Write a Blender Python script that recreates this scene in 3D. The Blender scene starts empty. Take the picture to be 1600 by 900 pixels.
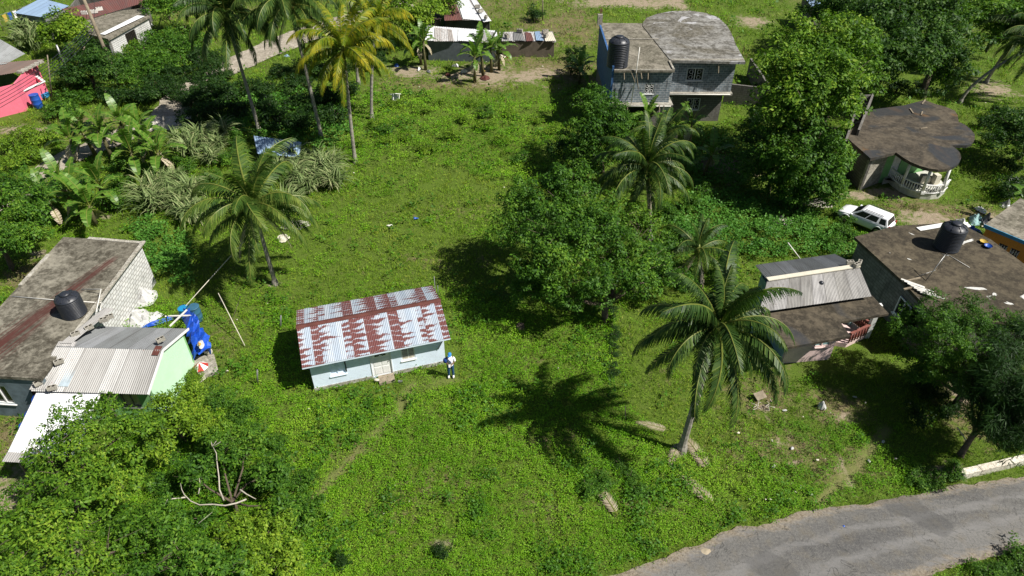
import bpy, math, random
import numpy as np
from mathutils import Vector, Matrix, noise as mnoise
R = math.radians
random.seed(7)
RNG = np.random.default_rng(11)
scene = bpy.context.scene
COL = scene.collection

# ---------------------------------------------------------------- camera
FPX, PITCH, CAMH = 1067.0, R(38.3), 26.7
cp, sp = math.cos(PITCH), math.sin(PITCH)
cam_d = bpy.data.cameras.new('camera'); cam = bpy.data.objects.new('camera', cam_d); COL.objects.link(cam)
cam.location = (0, 0, CAMH); cam.rotation_euler = (R(90) - PITCH, 0, 0)
cam_d.sensor_width = 36; cam_d.lens = 36 * FPX / 1600; cam_d.clip_end = 2000
scene.camera = cam

def G(px, py, z=0.0):
    """survey: point at height z seen at photo pixel (px, py)"""
    u = (px - 800) / FPX; v = (450 - py) / FPX
    dy, dz = cp + v * sp, -sp + v * cp
    t = (z - CAMH) / dz
    return (u * t, dy * t, z)
def G2(px, py, z=0.0): return G(px, py, z)[:2]
def proj(x, y, z):
    dz = z - CAMH; dep = y * cp - dz * sp; up = y * sp + dz * cp
    return 800 + FPX * x / dep, 450 - FPX * up / dep

# ---------------------------------------------------------------- world and sun
w = bpy.data.worlds.new('World'); scene.world = w; w.use_nodes = True
nt = w.node_tree; bg = nt.nodes['Background']
sky = nt.nodes.new('ShaderNodeTexSky'); sky.sky_type = 'NISHITA'; sky.sun_disc = False
SUN_EL = R(51)
sdir = Vector((.932 * math.cos(SUN_EL), -.362 * math.cos(SUN_EL), math.sin(SUN_EL)))   # towards the sun
sky.sun_elevation = SUN_EL; sky.sun_rotation = math.atan2(sdir.x, sdir.y)
nt.links.new(sky.outputs[0], bg.inputs[0]); bg.inputs[1].default_value = 0.04
sl = bpy.data.lights.new('sun', 'SUN'); sl.energy = 4.9; sl.angle = R(.5); sl.color = (1, .955, .88)
so = bpy.data.objects.new('sun', sl); COL.objects.link(so)
so.rotation_euler = (-sdir).to_track_quat('-Z', 'Y').to_euler(); so.location = (20, -10, 40)
scene.view_settings.view_transform = 'Standard'; scene.view_settings.look = 'None'
scene.view_settings.exposure = 0.6; scene.view_settings.gamma = 1
scene.cycles.max_bounces = 5; scene.cycles.diffuse_bounces = 2; scene.cycles.glossy_bounces = 2
scene.cycles.transmission_bounces = 3; scene.cycles.transparent_max_bounces = 4
scene.cycles.caustics_reflective = False; scene.cycles.caustics_refractive = False
try:
    scene.cycles.use_denoising = True
except Exception: pass

# ---------------------------------------------------------------- materials
def srgb(r, g, b):
    f = lambda c: ((c / 255) / 12.92) if c / 255 <= .04045 else (((c / 255) + .055) / 1.055) ** 2.4
    return (f(r), f(g), f(b), 1)
class NT:
    def __init__(s, name):
        s.m = bpy.data.materials.new(name); s.m.use_nodes = True; s.t = s.m.node_tree
        s.b = s.t.nodes['Principled BSDF']; s.n = s.t.nodes
    def new(s, kind, **kw):
        n = s.n.new(kind)
        for k, v in kw.items(): setattr(n, k, v)
        return n
    def l(s, a, b): s.t.links.new(a, b)
    def coord(s, which='Object'):
        return s.new('ShaderNodeTexCoord').outputs[which]
    def noise(s, vec, scale, detail=4, rough=.6, stretch=None, dist=0):
        if stretch:
            mp = s.new('ShaderNodeMapping'); mp.inputs['Scale'].default_value = stretch; s.l(vec, mp.inputs[0]); vec = mp.outputs[0]
        n = s.new('ShaderNodeTexNoise'); n.inputs['Scale'].default_value = scale; n.inputs['Detail'].default_value = detail
        n.inputs['Roughness'].default_value = rough; n.inputs['Distortion'].default_value = dist
        s.l(vec, n.inputs['Vector']); return n.outputs[0]
    def ramp(s, fac, stops, interp='LINEAR'):
        n = s.new('ShaderNodeValToRGB'); e = n.color_ramp.elements; n.color_ramp.interpolation = interp
        while len(e) < len(stops): e.new(.5)
        for i, (p, c) in enumerate(stops):
            e[i].position = p; e[i].color = c if len(c) == 4 else (*c, 1)
        s.l(fac, n.inputs[0]); return n.outputs[0]
    def step(s, fac, a, b):
        n = s.new('ShaderNodeMapRange'); n.inputs[1].default_value = a; n.inputs[2].default_value = b; s.l(fac, n.inputs[0]); return n.outputs[0]
    def mix(s, fac, a, b, mode='MIX'):
        n = s.new('ShaderNodeMix', data_type='RGBA', blend_type=mode)
        for sock, v in ((n.inputs[0], fac), (n.inputs[6], a), (n.inputs[7], b)):
            if isinstance(v, (int, float)): sock.default_value = v
            elif isinstance(v, tuple): sock.default_value = v if len(v) == 4 else (*v, 1)
            else: s.l(v, sock)
        return n.outputs[2]
    def math(s, op, a, b=0.0, c=None):
        n = s.new('ShaderNodeMath', operation=op)
        for i, v in enumerate((a, b, c)):
            if v is None: continue
            if isinstance(v, (int, float)): n.inputs[i].default_value = v
            else: s.l(v, n.inputs[i])
        return n.outputs[0]
    def bump(s, h, dist=.02, strength=1):
        n = s.new('ShaderNodeBump'); n.inputs['Distance'].default_value = dist; n.inputs['Strength'].default_value = strength
        s.l(h, n.inputs['Height']); s.l(n.outputs[0], s.b.inputs['Normal'])
    def base(s, c, rough=.8, spec=.3, metal=0):
        i = s.b.inputs
        if isinstance(c, tuple): i['Base Color'].default_value = c if len(c) == 4 else (*c, 1)
        else: s.l(c, i['Base Color'])
        i['Roughness'].default_value = rough; i['Specular IOR Level'].default_value = spec; i['Metallic'].default_value = metal
        return s.m
MATS = {}
def plain(name, c, rough=.6, spec=.3, metal=0, var=.35, scale=2.5, dirt=(.12, .1, .07), dirt_amt=.35):
    """painted / plastic / wood surface with soft wear and grime"""
    if name in MATS: return MATS[name]
    t = NT(name); o = t.coord()
    n1 = t.noise(o, scale, 5, .65); n2 = t.noise(o, scale * 7, 3)
    c = tuple(c[:3]); dk = tuple(v * (1 - var) for v in c)
    cc = t.mix(t.step(n1, .35, .7), dk, c)
    cc = t.mix(t.math('MULTIPLY', t.step(n2, .52, .75), dirt_amt), cc, dirt)
    t.bump(n2, .01, .3)
    MATS[name] = t.base(cc, rough, spec, metal); return MATS[name]
def concrete(name, c1, c2, mould=(.05, .045, .03), amt=.5, white=None, scale=.35, streak=None, wet=None):
    t = NT(name); o = t.coord()
    n1 = t.noise(o, scale, 6, .62, dist=.6); n2 = t.noise(o, scale * 4.2, 6, .7); n3 = t.noise(o, scale * 26, 3)
    c = t.mix(t.step(n1, .43, .56), c1, c2)
    c = t.mix(t.math('MULTIPLY', t.step(n2, .47, .56), amt), c, mould)
    if streak:
        s = t.noise(o, 1.0, 5, .7, stretch=streak); c = t.mix(t.math('MULTIPLY', t.step(s, .52, .7), .55), c, tuple(v * .45 for v in c1[:3]))
    if white:
        wv = t.noise(o, white[1], 3, .5, stretch=(1, 1, 1), dist=1.2); c = t.mix(t.step(wv, white[2], white[2] + (.02 if white[0][0] > .3 else .12)), c, white[0])
    n4 = t.noise(o, scale * 11, 5, .75, dist=.4)
    c = t.mix(t.math('MULTIPLY', t.step(n4, .5, .66), .45), c, tuple(min(1, v * 1.7) for v in c1[:3])); c = t.mix(t.math('MULTIPLY', t.step(n4, .48, .36), .5), c, mould)
    c = t.mix(t.math('MULTIPLY', t.step(n3, .5, .8), .35), c, tuple(min(1, v * 1.5) for v in c1[:3]))
    if wet:
        wn = t.noise(o, wet, 2, .5, dist=.8); f = t.step(wn, .53, .58)
        c = t.mix(t.math('MULTIPLY', f, .7), c, (.045, .048, .052)); 
        r = t.math('MULTIPLY_ADD', f, -.5, .88); t.l(r, t.b.inputs['Roughness'])
    t.bump(n3, .02, .5)
    m = t.base(c, .88, .25)
    if wet: t.l(r, t.b.inputs['Roughness'])
    MATS[name] = m; return m
def blocks(name, c1, c2, mortar, bw=.4, bh=.2, dirt=.4):
    t = NT(name); uv = t.coord('UV'); o = t.coord()
    b = t.new('ShaderNodeTexBrick'); t.l(uv, b.inputs[0]); b.inputs['Scale'].default_value = 1
    b.inputs['Brick Width'].default_value = bw; b.inputs['Row Height'].default_value = bh; b.inputs['Mortar Size'].default_value = .024
    b.inputs['Color1'].default_value = (*c1, 1); b.inputs['Color2'].default_value = (*c2, 1); b.inputs['Mortar'].default_value = (*mortar, 1)
    n1 = t.noise(o, 1.1, 6, .65); n2 = t.noise(o, 1.0, 5, .6, stretch=(3, 3, .35))
    c = t.mix(t.math('MULTIPLY', t.step(n1, .42, .68), dirt), b.outputs[0], (.05, .045, .038))
    c = t.mix(t.math('MULTIPLY', t.step(n2, .54, .68), dirt), c, (.03, .028, .025))
    t.bump(b.outputs['Fac'], .015, -.8)
    MATS[name] = t.base(c, .9, .2); return MATS[name]
def sheet_metal(name, c1, c2, rust=(.16, .05, .03), amt=.2, sheetw=.8, metal=.55, rough=.42, grime=.35):
    """galvanised roofing: tone changes sheet by sheet, rust and grime running down the slope (UV in metres)"""
    t = NT(name); uv = t.coord('UV'); sx = t.new('ShaderNodeSeparateXYZ'); t.l(uv, sx.inputs[0])
    idx = t.math('FLOOR', t.math('DIVIDE', sx.outputs[0], sheetw))
    wn = t.new('ShaderNodeTexWhiteNoise', noise_dimensions='1D'); t.l(idx, wn.inputs['W'])
    n1 = t.noise(uv, 1.0, 5, .65, stretch=(2.2, .5, 1)); n2 = t.noise(uv, 9, 4, .7, stretch=(1.5, .4, 1))
    c = t.mix(wn.outputs['Value'], c1, c2)
    c = t.mix(t.math('MULTIPLY', t.step(n1, .45, .7), grime), c, (.09, .085, .08))
    lap = t.math('FRACT', t.math('DIVIDE', sx.outputs[0], sheetw))
    c = t.mix(t.math('MULTIPLY', t.math('LESS_THAN', lap, .05), .5), c, (.06, .055, .05))
    if amt: c = t.mix(t.math('MULTIPLY', t.step(n2, .68 - amt * .4, .74 - amt * .4), .85), c, rust)
    t.bump(n2, .004, .4)
    MATS[name] = t.base(c, rough, .4, metal); return MATS[name]
def leaf(name, stops, trans=.32, rough=.55, scale=.25, spec=.2):
    """leaf blades: tone differs from blade to blade and from branch to branch"""
    t = NT(name); g = t.new('ShaderNodeNewGeometry'); o = t.coord()
    n = t.noise(o, scale, 3, .6)
    f = t.math('ADD', t.math('MULTIPLY', g.outputs['Random Per Island'], .62), t.math('MULTIPLY', t.math('SUBTRACT', n, .36), 1.5))
    k = len(stops); c = t.ramp(f, [(i / (k - 1) * .86 + .07, s_) for i, s_ in enumerate(stops)])
    t.base(c, rough, spec)
    tr = t.new('ShaderNodeBsdfTranslucent'); t.l(t.mix(.5, c, (.11, .27, .005)), tr.inputs[0])
    mx = t.new('ShaderNodeMixShader'); mx.inputs[0].default_value = trans
    t.l(t.b.outputs[0], mx.inputs[1]); t.l(tr.outputs[0], mx.inputs[2]); t.l(mx.outputs[0], t.n['Material Output'].inputs[0])
    MATS[name] = t.m; return t.m

# ---------------------------------------------------------------- objects
def root_inv(p):
    while p.parent: p = p.parent
    return Matrix.LocRotScale(p.location, p.rotation_euler, p.scale).inverted()
def setp(o, label=None, cat=None, group=None, kind=None):
    if label: o['label'] = label
    if cat: o['category'] = cat
    if group: o['group'] = group
    if kind: o['kind'] = kind
    return o
def thing(name, label, cat, loc=(0, 0, 0), rz=0, group=None):
    o = bpy.data.objects.new(name, None); o.empty_display_size = .2; COL.objects.link(o)
    o.location = loc; o.rotation_euler = (0, 0, rz)
    return setp(o, label, cat, group)
class MB:
    def __init__(s): s.v = []; s.f = []; s.mi = []; s.uv = {}; s.cur = 0; s.smooth = []
    def add(s, vs, fs, sm=False):
        k = len(s.v); s.v.extend([tuple(v) for v in vs])
        for f in fs: s.f.append([k + i for i in f]); s.mi.append(s.cur); s.smooth.append(sm)
        return s
    def poly(s, pts): return s.add(pts, [list(range(len(pts)))])
    def box(s, c, d, rz=0, M=None):
        x, y, z = d[0] / 2, d[1] / 2, d[2] / 2
        vs = [(sx * x, sy * y, sz * z) for sz in (-1, 1) for sx, sy in ((-1, -1), (1, -1), (1, 1), (-1, 1))]
        M = M or Matrix.Rotation(rz, 4, 'Z'); vs = [tuple(M @ Vector(v) + Vector(c)) for v in vs]
        return s.add(vs, [(3, 2, 1, 0), (4, 5, 6, 7), (0, 1, 5, 4), (1, 2, 6, 5), (2, 3, 7, 6), (3, 0, 4, 7)])
    def prism(s, pts, z0, z1):
        n = len(pts); a = sum(pts[i][0] * pts[(i + 1) % n][1] - pts[(i + 1) % n][0] * pts[i][1] for i in range(n))
        if a < 0: pts = pts[::-1]
        g = lambda z, p: (p[0], p[1], z(p) if callable(z) else z)
        vs = [g(z0, p) for p in pts] + [g(z1, p) for p in pts]
        return s.add(vs, [list(range(n))[::-1], list(range(n, 2 * n))] + [(i, (i + 1) % n, n + (i + 1) % n, n + i) for i in range(n)])
    def slab(s, pts, th):
        """flat or sloping polygon given a thickness downwards"""
        n = len(pts); nn = (Vector(pts[1]) - Vector(pts[0])).cross(Vector(pts[2]) - Vector(pts[1]))
        if nn.z < 0: pts = pts[::-1]
        vs = [(p[0], p[1], p[2] - th) for p in pts] + [tuple(p) for p in pts]
        return s.add(vs, [list(range(n))[::-1], list(range(n, 2 * n))] + [(i, (i + 1) % n, n + (i + 1) % n, n + i) for i in range(n)])
    def beam(s, a, b, wd, ht):
        a, b = Vector(a), Vector(b); d = b - a; q = d.to_track_quat('X', 'Z').to_matrix().to_4x4()
        return s.box((a + b) / 2, (d.length, wd, ht), M=q)
    def tube(s, pts, r, n=8, cap=True, sm=True):
        pts = [Vector(p) for p in pts]; k = len(pts)
        rs = r if isinstance(r, (list, tuple)) else [r] * k
        vs = []; up = Vector((0, 0, 1)); prev = None
        for i, p in enumerate(pts):
            t = (pts[min(i + 1, k - 1)] - pts[max(i - 1, 0)]).normalized()
            a = prev if prev else (Vector((1, 0, 0)) if abs(t.z) > .8 else up)
            x = (a - t * a.dot(t)).normalized(); prev = x; y = t.cross(x)
            for j in range(n):
                th = 2 * math.pi * j / n; vs.append(tuple(p + x * (math.cos(th) * rs[i]) + y * (math.sin(th) * rs[i])))
        fs = [(i * n + j, i * n + (j + 1) % n, (i + 1) * n + (j + 1) % n, (i + 1) * n + j) for i in range(k - 1) for j in range(n)]
        s.add(vs, fs, sm)
        if cap:
            o = len(s.v) - len(vs)
            for ring in ([o + j for j in range(n)][::-1], [o + (k - 1) * n + j for j in range(n)]):
                s.f.append(ring); s.mi.append(s.cur); s.smooth.append(False)
        return s
    def lathe(s, c, prof, n=24, sm=True):
        c = Vector(c); k = len(prof)
        vs = [(c.x + r * math.cos(2 * math.pi * j / n), c.y + r * math.sin(2 * math.pi * j / n), c.z + z) for r, z in prof for j in range(n)]
        fs = [(i * n + j, i * n + (j + 1) % n, (i + 1) * n + (j + 1) % n, (i + 1) * n + j) for i in range(k - 1) for j in range(n)]
        s.add(vs, fs, sm); o = len(s.v) - len(vs)
        for ring in ([o + j for j in range(n)][::-1], [o + (k - 1) * n + j for j in range(n)]):
            s.f.append(ring); s.mi.append(s.cur); s.smooth.append(sm)
        return s
    def ball(s, c, r, n=8, m=6, sc=(1, 1, 1)):
        vs = []; fs = []
        for i in range(1, m):
            ph = math.pi * i / m
            for j in range(n):
                th = 2 * math.pi * j / n
                vs.append((c[0] + r * sc[0] * math.sin(ph) * math.cos(th), c[1] + r * sc[1] * math.sin(ph) * math.sin(th), c[2] + r * sc[2] * math.cos(ph)))
        vs += [(c[0], c[1], c[2] + r * sc[2]), (c[0], c[1], c[2] - r * sc[2])]; T = len(vs) - 2
        for i in range(m - 2):
            for j in range(n): fs.append((i * n + j, (i + 1) * n + j, (i + 1) * n + (j + 1) % n, i * n + (j + 1) % n))
        for j in range(n): fs.append((T, j, (j + 1) % n)); fs.append((T + 1, (m - 2) * n + (j + 1) % n, (m - 2) * n + j))
        return s.add(vs, fs, True)
    def wall(s, p0, p1, z0, z1, t=.15, ops=()):
        """upright wall from p0 to p1, thickness t to the left of the line; ops = (u0, u1, w0, w1) openings, u along the wall in metres"""
        p0, p1 = Vector(p0[:2]), Vector(p1[:2]); d = p1 - p0; L = d.length; d = d / L; n = Vector((-d.y, d.x))
        def bx(u0, u1, a, b):
            if u1 - u0 < .005 or b - a < .005: return
            q = [p0 + d * u0, p0 + d * u1, p0 + d * u1 + n * t, p0 + d * u0 + n * t]
            s.prism([tuple(v) for v in q], a, b)
        u = 0
        for (u0, u1, w0, w1) in sorted(ops):
            bx(u, u0, z0, z1); bx(u0, u1, z0, w0); bx(u0, u1, w1, z1); u = u1
        bx(u, L, z0, z1); return s
    def corr(s, A, B, C, D, pitch=.1, amp=.014, rows=2, jag=0):
        """corrugated sheet, eave A-B, top D-C, waves across A-B"""
        A, B, C, D = map(Vector, (A, B, C, D)); L = (B - A).length; H = (D - A).length; nu = max(4, int(L / pitch * 4)); nn = (B - A).cross(D - A).normalized()
        if nn.z < 0: nn = -nn
        vs = []; uv = []
        for j in range(rows + 1):
            for i in range(nu + 1):
                a, b = i / nu, j / rows
                p = A.lerp(B, a).lerp(D.lerp(C, a), b) + nn * (amp * math.sin(2 * math.pi * a * L / pitch))
                if jag and j in (0,): p += (A - D).normalized() * jag * mnoise.noise(Vector((int(a * L / .8) * 3.1, 0, 0)))
                vs.append(tuple(p)); uv.append((a * L, b * H))
        k = len(s.v); s.add(vs, [(j * (nu + 1) + i, j * (nu + 1) + i + 1, (j + 1) * (nu + 1) + i + 1, (j + 1) * (nu + 1) + i) for j in range(rows) for i in range(nu)])
        for i, q in enumerate(uv): s.uv[k + i] = q
        return s
    def build(s, name, mats, parent=None, bevel=0, world=True):
        me = bpy.data.meshes.new(name)
        M = root_inv(parent) if (parent and world) else Matrix()
        me.from_pydata([tuple(M @ Vector(v)) for v in s.v], [], s.f)
        for m in (mats if isinstance(mats, (list, tuple)) else [mats]): me.materials.append(m)
        me.polygons.foreach_set('material_index', s.mi); me.polygons.foreach_set('use_smooth', s.smooth)
        ul = me.uv_layers.new(name='UVMap'); data = np.zeros((len(me.loops), 2), np.float32)
        for p in me.polygons:
            n = p.normal
            if abs(n.z) > .75: ax = None
            else: tx, ty = -n.y, n.x; q = math.hypot(tx, ty) or 1; ax = (tx / q, ty / q)
            for li in p.loop_indices:
                vi = me.loops[li].vertex_index
                if vi in s.uv: data[li] = s.uv[vi]; continue
                c = s.v[vi]
                data[li] = (c[0], c[1]) if ax is None else (c[0] * ax[0] + c[1] * ax[1], c[2])
        ul.data.foreach_set('uv', data.ravel()); me.validate(); me.update()
        o = bpy.data.objects.new(name, me); COL.objects.link(o)
        if parent: o.parent = parent
        if bevel:
            b = o.modifiers.new('edge', 'BEVEL'); b.width = bevel; b.segments = 2; b.limit_method = 'ANGLE'
        return o
def frame(x, y, ang):
    """local house frame: f(u, v, z) -> world"""
    c, s_ = math.cos(ang), math.sin(ang)
    return lambda u, v, z=0: (x + u * c - v * s_, y + u * s_ + v * c, z)
def inst(me, name, parent, loc=(0, 0, 0), rot=(0, 0, 0), sc=1):
    o = bpy.data.objects.new(name, me); COL.objects.link(o); o.parent = parent
    o.location = loc; o.rotation_euler = rot; o.scale = (sc,) * 3 if isinstance(sc, (int, float)) else sc
    return o

# value noise for numpy arrays
def vnoise(x, y, s, seed=0):
    g = np.random.default_rng(seed + 991).random((64, 64)); x = np.asarray(x) / s + 500; y = np.asarray(y) / s + 500
    xi = np.floor(x).astype(int); yi = np.floor(y).astype(int); fx = x - xi; fy = y - yi
    fx = fx * fx * (3 - 2 * fx); fy = fy * fy * (3 - 2 * fy); a = lambda i, j: g[(xi + i) % 64, (yi + j) % 64]
    return (a(0, 0) * (1 - fx) + a(1, 0) * fx) * (1 - fy) + (a(0, 1) * (1 - fx) + a(1, 1) * fx) * fy
def fbm(x, y, s, seed=0): return .55 * vnoise(x, y, s, seed) + .3 * vnoise(x, y, s / 2.3, seed + 1) + .15 * vnoise(x, y, s / 5.1, seed + 2)
def inpoly(x, y, poly):
    x = np.asarray(x); y = np.asarray(y); r = np.zeros(x.shape, bool); n = len(poly)
    for i in range(n):
        x0, y0 = poly[i][:2]; x1, y1 = poly[(i + 1) % n][:2]
        c = ((y0 > y) != (y1 > y)) & (x < (x1 - x0) * (y - y0) / ((y1 - y0) or 1e-9) + x0); r ^= c
    return r
def PG(*pts, z=0): return [G2(a, b, z) for a, b in pts]

def leaf_arrays(p, d, n, L, W, fold=None):
    """rhombic leaf blades: base p, direction d, face normal n (all Nx3), length L, width W"""
    side = np.cross(d, n); side /= np.linalg.norm(side, axis=1, keepdims=True) + 1e-9
    L = L[:, None]; W = W[:, None]
    mid = p + d * L * .45
    return np.stack([p, mid + side * W * .5, p + d * L, mid - side * W * .5], 1).reshape(-1, 3)
def quads_mesh(name, verts, mat, extra=None, tris=False):
    me = bpy.data.meshes.new(name); nv = len(verts); nf = nv // 4
    me.vertices.add(nv); me.vertices.foreach_set('co', verts.astype(np.float32).ravel())
    me.loops.add(nv); me.loops.foreach_set('vertex_index', np.arange(nv, dtype=np.int32))
    me.polygons.add(nf); me.polygons.foreach_set('loop_start', np.arange(0, nv, 4, dtype=np.int32))
    try: me.polygons.foreach_set('loop_total', np.full(nf, 4, dtype=np.int32))
    except Exception: pass
    me.materials.append(mat); me.update(calc_edges=True); return me
def unit(a): return a / (np.linalg.norm(a, axis=1, keepdims=True) + 1e-9)
def rosettes(centres, out, k, r, L, W, rng, droop=.25, flat=.7):
    """k leaves around each clump centre, growing away from it"""
    N = len(centres); c = np.repeat(centres, k, 0); o = np.repeat(out, k, 0)
    d = rng.normal(size=(N * k, 3)); d[:, 2] = np.abs(d[:, 2]) * flat + .1; d = unit(d + o * .5)
    p = c + d * (.35 + .65 * rng.random((N * k, 1)) ** .6) * r * np.array([1, 1, .8])
    up = np.array([0, 0, 1.]); n = unit(up * .35 + d * 1.0 + rng.normal(size=(N * k, 3)) * .34)
    d2 = d * .5 + rng.normal(size=d.shape) * .6 + np.array([0, 0, -droop]); n = unit(n); d2 = unit(d2 - n * np.sum(n * d2, 1, keepdims=True) * .85)
    s_ = .7 + .6 * rng.random(N * k)
    return leaf_arrays(p, d2, n, L * s_, W * s_)
# ---------------------------------------------------------------- vegetation materials
M_LEAF_A = leaf('leaf_yellow_green', [(.038, .088, .006), (.09, .175, .011), (.165, .28, .018), (.29, .39, .035)])
M_LEAF_B = leaf('leaf_mid_green', [(.018, .058, .007), (.04, .11, .010), (.08, .185, .015), (.16, .28, .025)])
M_LEAF_C = leaf('leaf_dark_green', [(.009, .03, .006), (.02, .058, .009), (.042, .105, .014), (.09, .17, .025)])
M_LEAF_D = leaf('leaf_blue_dark', [(.010, .03, .006), (.02, .055, .009), (.04, .095, .014)], trans=.2)
M_WEED = leaf('weed_leaf', [(.052, .15, .005), (.10, .255, .008), (.16, .35, .012), (.26, .42, .03)], scale=.16)
M_GRASS = leaf('grass_blade', [(.07, .155, .008), (.13, .25, .012), (.20, .32, .02), (.31, .34, .05)], scale=.14, trans=.25)
M_DRYG = leaf('dry_grass_blade', [(.07, .075, .02), (.13, .12, .045), (.2, .17, .08)], scale=.3, trans=.15)
M_LEAF_E = leaf('fresh_green_leaf', [(.026, .072, .006), (.062, .145, .010), (.12, .235, .016), (.24, .35, .03)])
M_WEED2 = leaf('broad_weed_leaf', [(.03, .085, .008), (.055, .15, .012), (.10, .23, .02)], scale=.3)
M_VINE = leaf('vine_leaf', [(.035, .12, .015), (.075, .21, .025), (.14, .31, .05)], scale=.3)
M_CANE = leaf('cane_blade', [(.06, .10, .03), (.13, .19, .06), (.22, .28, .11), (.36, .36, .18)], trans=.2, scale=.6)
M_PALM = leaf('palm_leaflet', [(.012, .034, .007), (.025, .06, .010), (.048, .095, .016), (.11, .16, .03)], trans=.2, rough=.48, scale=.7, spec=.28)
M_PALMY = leaf('yellowing_palm_leaflet', [(.05, .11, .010), (.12, .18, .012), (.26, .26, .015), (.42, .35, .025)], trans=.3, rough=.4, scale=.55)
M_PALMM = leaf('pale_palm_leaflet', [(.02, .055, .009), (.042, .09, .014), (.085, .14, .022), (.17, .22, .04)], trans=.25, rough=.5, scale=.6)
M_BAN = leaf('banana_blade', [(.04, .11, .012), (.09, .2, .02), (.17, .30, .04)], trans=.35, rough=.4, scale=.8, spec=.45)
M_DEAD = leaf('dead_leaf', [(.22, .17, .11), (.36, .3, .21), (.5, .44, .34)], trans=.1, rough=.8)
M_FLOWER = leaf('yellow_leaf', [(.1, .14, .01), (.3, .25, .02), (.6, .45, .03)])
M_RACH = plain('frond_rib', (.17, .20, .035), .5, .4, var=.3, dirt_amt=.1)
M_BARK = plain('palm_bark', (.38, .35, .30), .9, .2, var=.55, scale=6)
M_BARKD = plain('tree_bark', (.14, .11, .08), .9, .2, var=.5, scale=5)
M_PALE = plain('pale_branch', (.5, .46, .38), .85, .2, var=.4, scale=4)
M_STEM = plain('banana_stem', (.15, .14, .06), .7, .3, var=.6, scale=5)
M_WOOD = plain('weathered_timber', (.3, .25, .18), .85, .2, var=.45, scale=5)
M_NUT = plain('coconut_husk', (.3, .27, .05), .5, .4)

# ---------------------------------------------------------------- broadleaf trees
def crown_mesh(name, lobes, nclump, k, r, L, W, mat, seed, droop=.25):
    """lobes: (x, y, z, rx, ry, rz) relative to the tree base; leaf clumps fill the outer shell of each lobe"""
    rng = np.random.default_rng(seed); cs = []; os_ = []; tot = sum(l[3] * l[4] for l in lobes)
    for (x, y, z, rx, ry, rz) in lobes:
        n = max(4, int(nclump * rx * ry / tot)); d = rng.normal(size=(n, 3)); d[:, 2] = np.abs(d[:, 2]) * 1.05 - .35; d = unit(d)
        ph = vnoise(d[:, 0] * 2 + x, d[:, 1] * 2 + y + d[:, 2] * 3, .5, seed)
        rad = (.5 + .6 * rng.random(n) ** .6)[:, None] * (.62 + .68 * ph)[:, None]
        cs.append(np.array([x, y, z]) + d * rad * np.array([rx, ry, rz])); os_.append(d)
    c = np.concatenate(cs); o = np.concatenate(os_)
    ncore = len(c)
    keep = vnoise(c[:, 0] * 1.3 + c[:, 2], c[:, 1] * 1.3 - c[:, 2], 1.0, seed + 5) > .36
    c, o = c[keep], o[keep]
    cc = []
    for (x, y, z, rx, ry, rz) in lobes:
        n = max(3, int(nclump * rx * ry / tot * .4)); d = unit(rng.normal(size=(n, 3))); cc.append(np.array([x, y, z - .12 * rz]) + d * (.25 + .38 * rng.random((n, 1))) * np.array([rx, ry, rz]))
    cc = np.concatenate(cc); o = np.concatenate([o, unit(cc - np.mean(cc, 0) + .01)]); c = np.concatenate([c, cc])
    c[:, 2] = np.maximum(c[:, 2], .25)
    sz = .65 + .75 * rng.random(len(c))
    v = rosettes(c, o, k, r, L, W, rng, droop)
    v = v.reshape(len(c), -1, 3); v = c[:, None] + (v - c[:, None]) * sz[:, None, None]
    return quads_mesh(name, v.reshape(-1, 3), mat), c
def trunk_into(mb, base, lobes, r0, clumps=None, seed=0, twigs=14, lean=(0, 0)):
    rnd = random.Random(seed); b = Vector(base); zt = min(l[2] for l in lobes) * .6
    fork = b + Vector((lean[0] * .4, lean[1] * .4, max(.5, zt)))
    mb.tube([b - Vector((0, 0, .15)), b + Vector((0, 0, .15)), b.lerp(fork, .5) + Vector((rnd.uniform(-.1, .1), rnd.uniform(-.1, .1), 0)), fork], [r0 * 1.5, r0 * 1.1, r0 * .9, r0 * .75], 8)
    for (x, y, z, rx, ry, rz) in lobes:
        e = b + Vector((x, y, z)); m = fork.lerp(e, .5) + Vector((rnd.uniform(-.3, .3), rnd.uniform(-.3, .3), rnd.uniform(-.2, .2)))
        mb.tube([fork - Vector((0, 0, .1)), m, e], [r0 * .6, r0 * .38, r0 * .16], 6)
        for _ in range(int(twigs * .5)):
            a = rnd.uniform(0, 6.28); t = e + Vector((math.cos(a) * rx * .85, math.sin(a) * ry * .85, rnd.uniform(-.2, .75) * rz))
            q = m.lerp(e, rnd.uniform(.2, 1)); mb.tube([q, q.lerp(t, .5) + Vector((0, 0, .1)), t], [r0 * .14, r0 * .09, r0 * .035], 5)
def tree(name, label, base, lobes, mat, nclump=300, k=26, r=.34, L=.19, W=.1, trunk=.16, seed=1, group=None, bark=None, cat='tree', twigs=14, droop=.25):
    t = thing(name, label, cat, (base[0], base[1], 0), 0, group)
    if W > .03: k = int(k * 2.0); L *= .68; W *= .62; r *= .95
    me, c = crown_mesh('crown', lobes, nclump, k, r, L, W, mat, seed, droop); inst(me, 'crown', t)
    mb = MB(); trunk_into(mb, (0, 0, 0), lobes, trunk, seed=seed, twigs=twigs); mb.build('trunk', bark or M_BARKD, t, world=False)
    return t
def lobes_px(base, items):
    """items: (px, py, z, rx[, ry, rz]) lobe centre seen at a photo pixel at height z, relative to base"""
    out = []
    for it in items:
        x, y, z = G(it[0], it[1], it[2]); rx = it[3]; ry = it[4] if len(it) > 4 else rx; rz = it[5] if len(it) > 5 else rx * .75
        out.append((x - base[0], y - base[1], z, rx, ry, rz))
    return out
def tree_px(name, label, bpx, items, mat, **kw):
    b = G(*bpx); return tree(name, label, b, lobes_px(b, items), mat, **kw)

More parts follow.
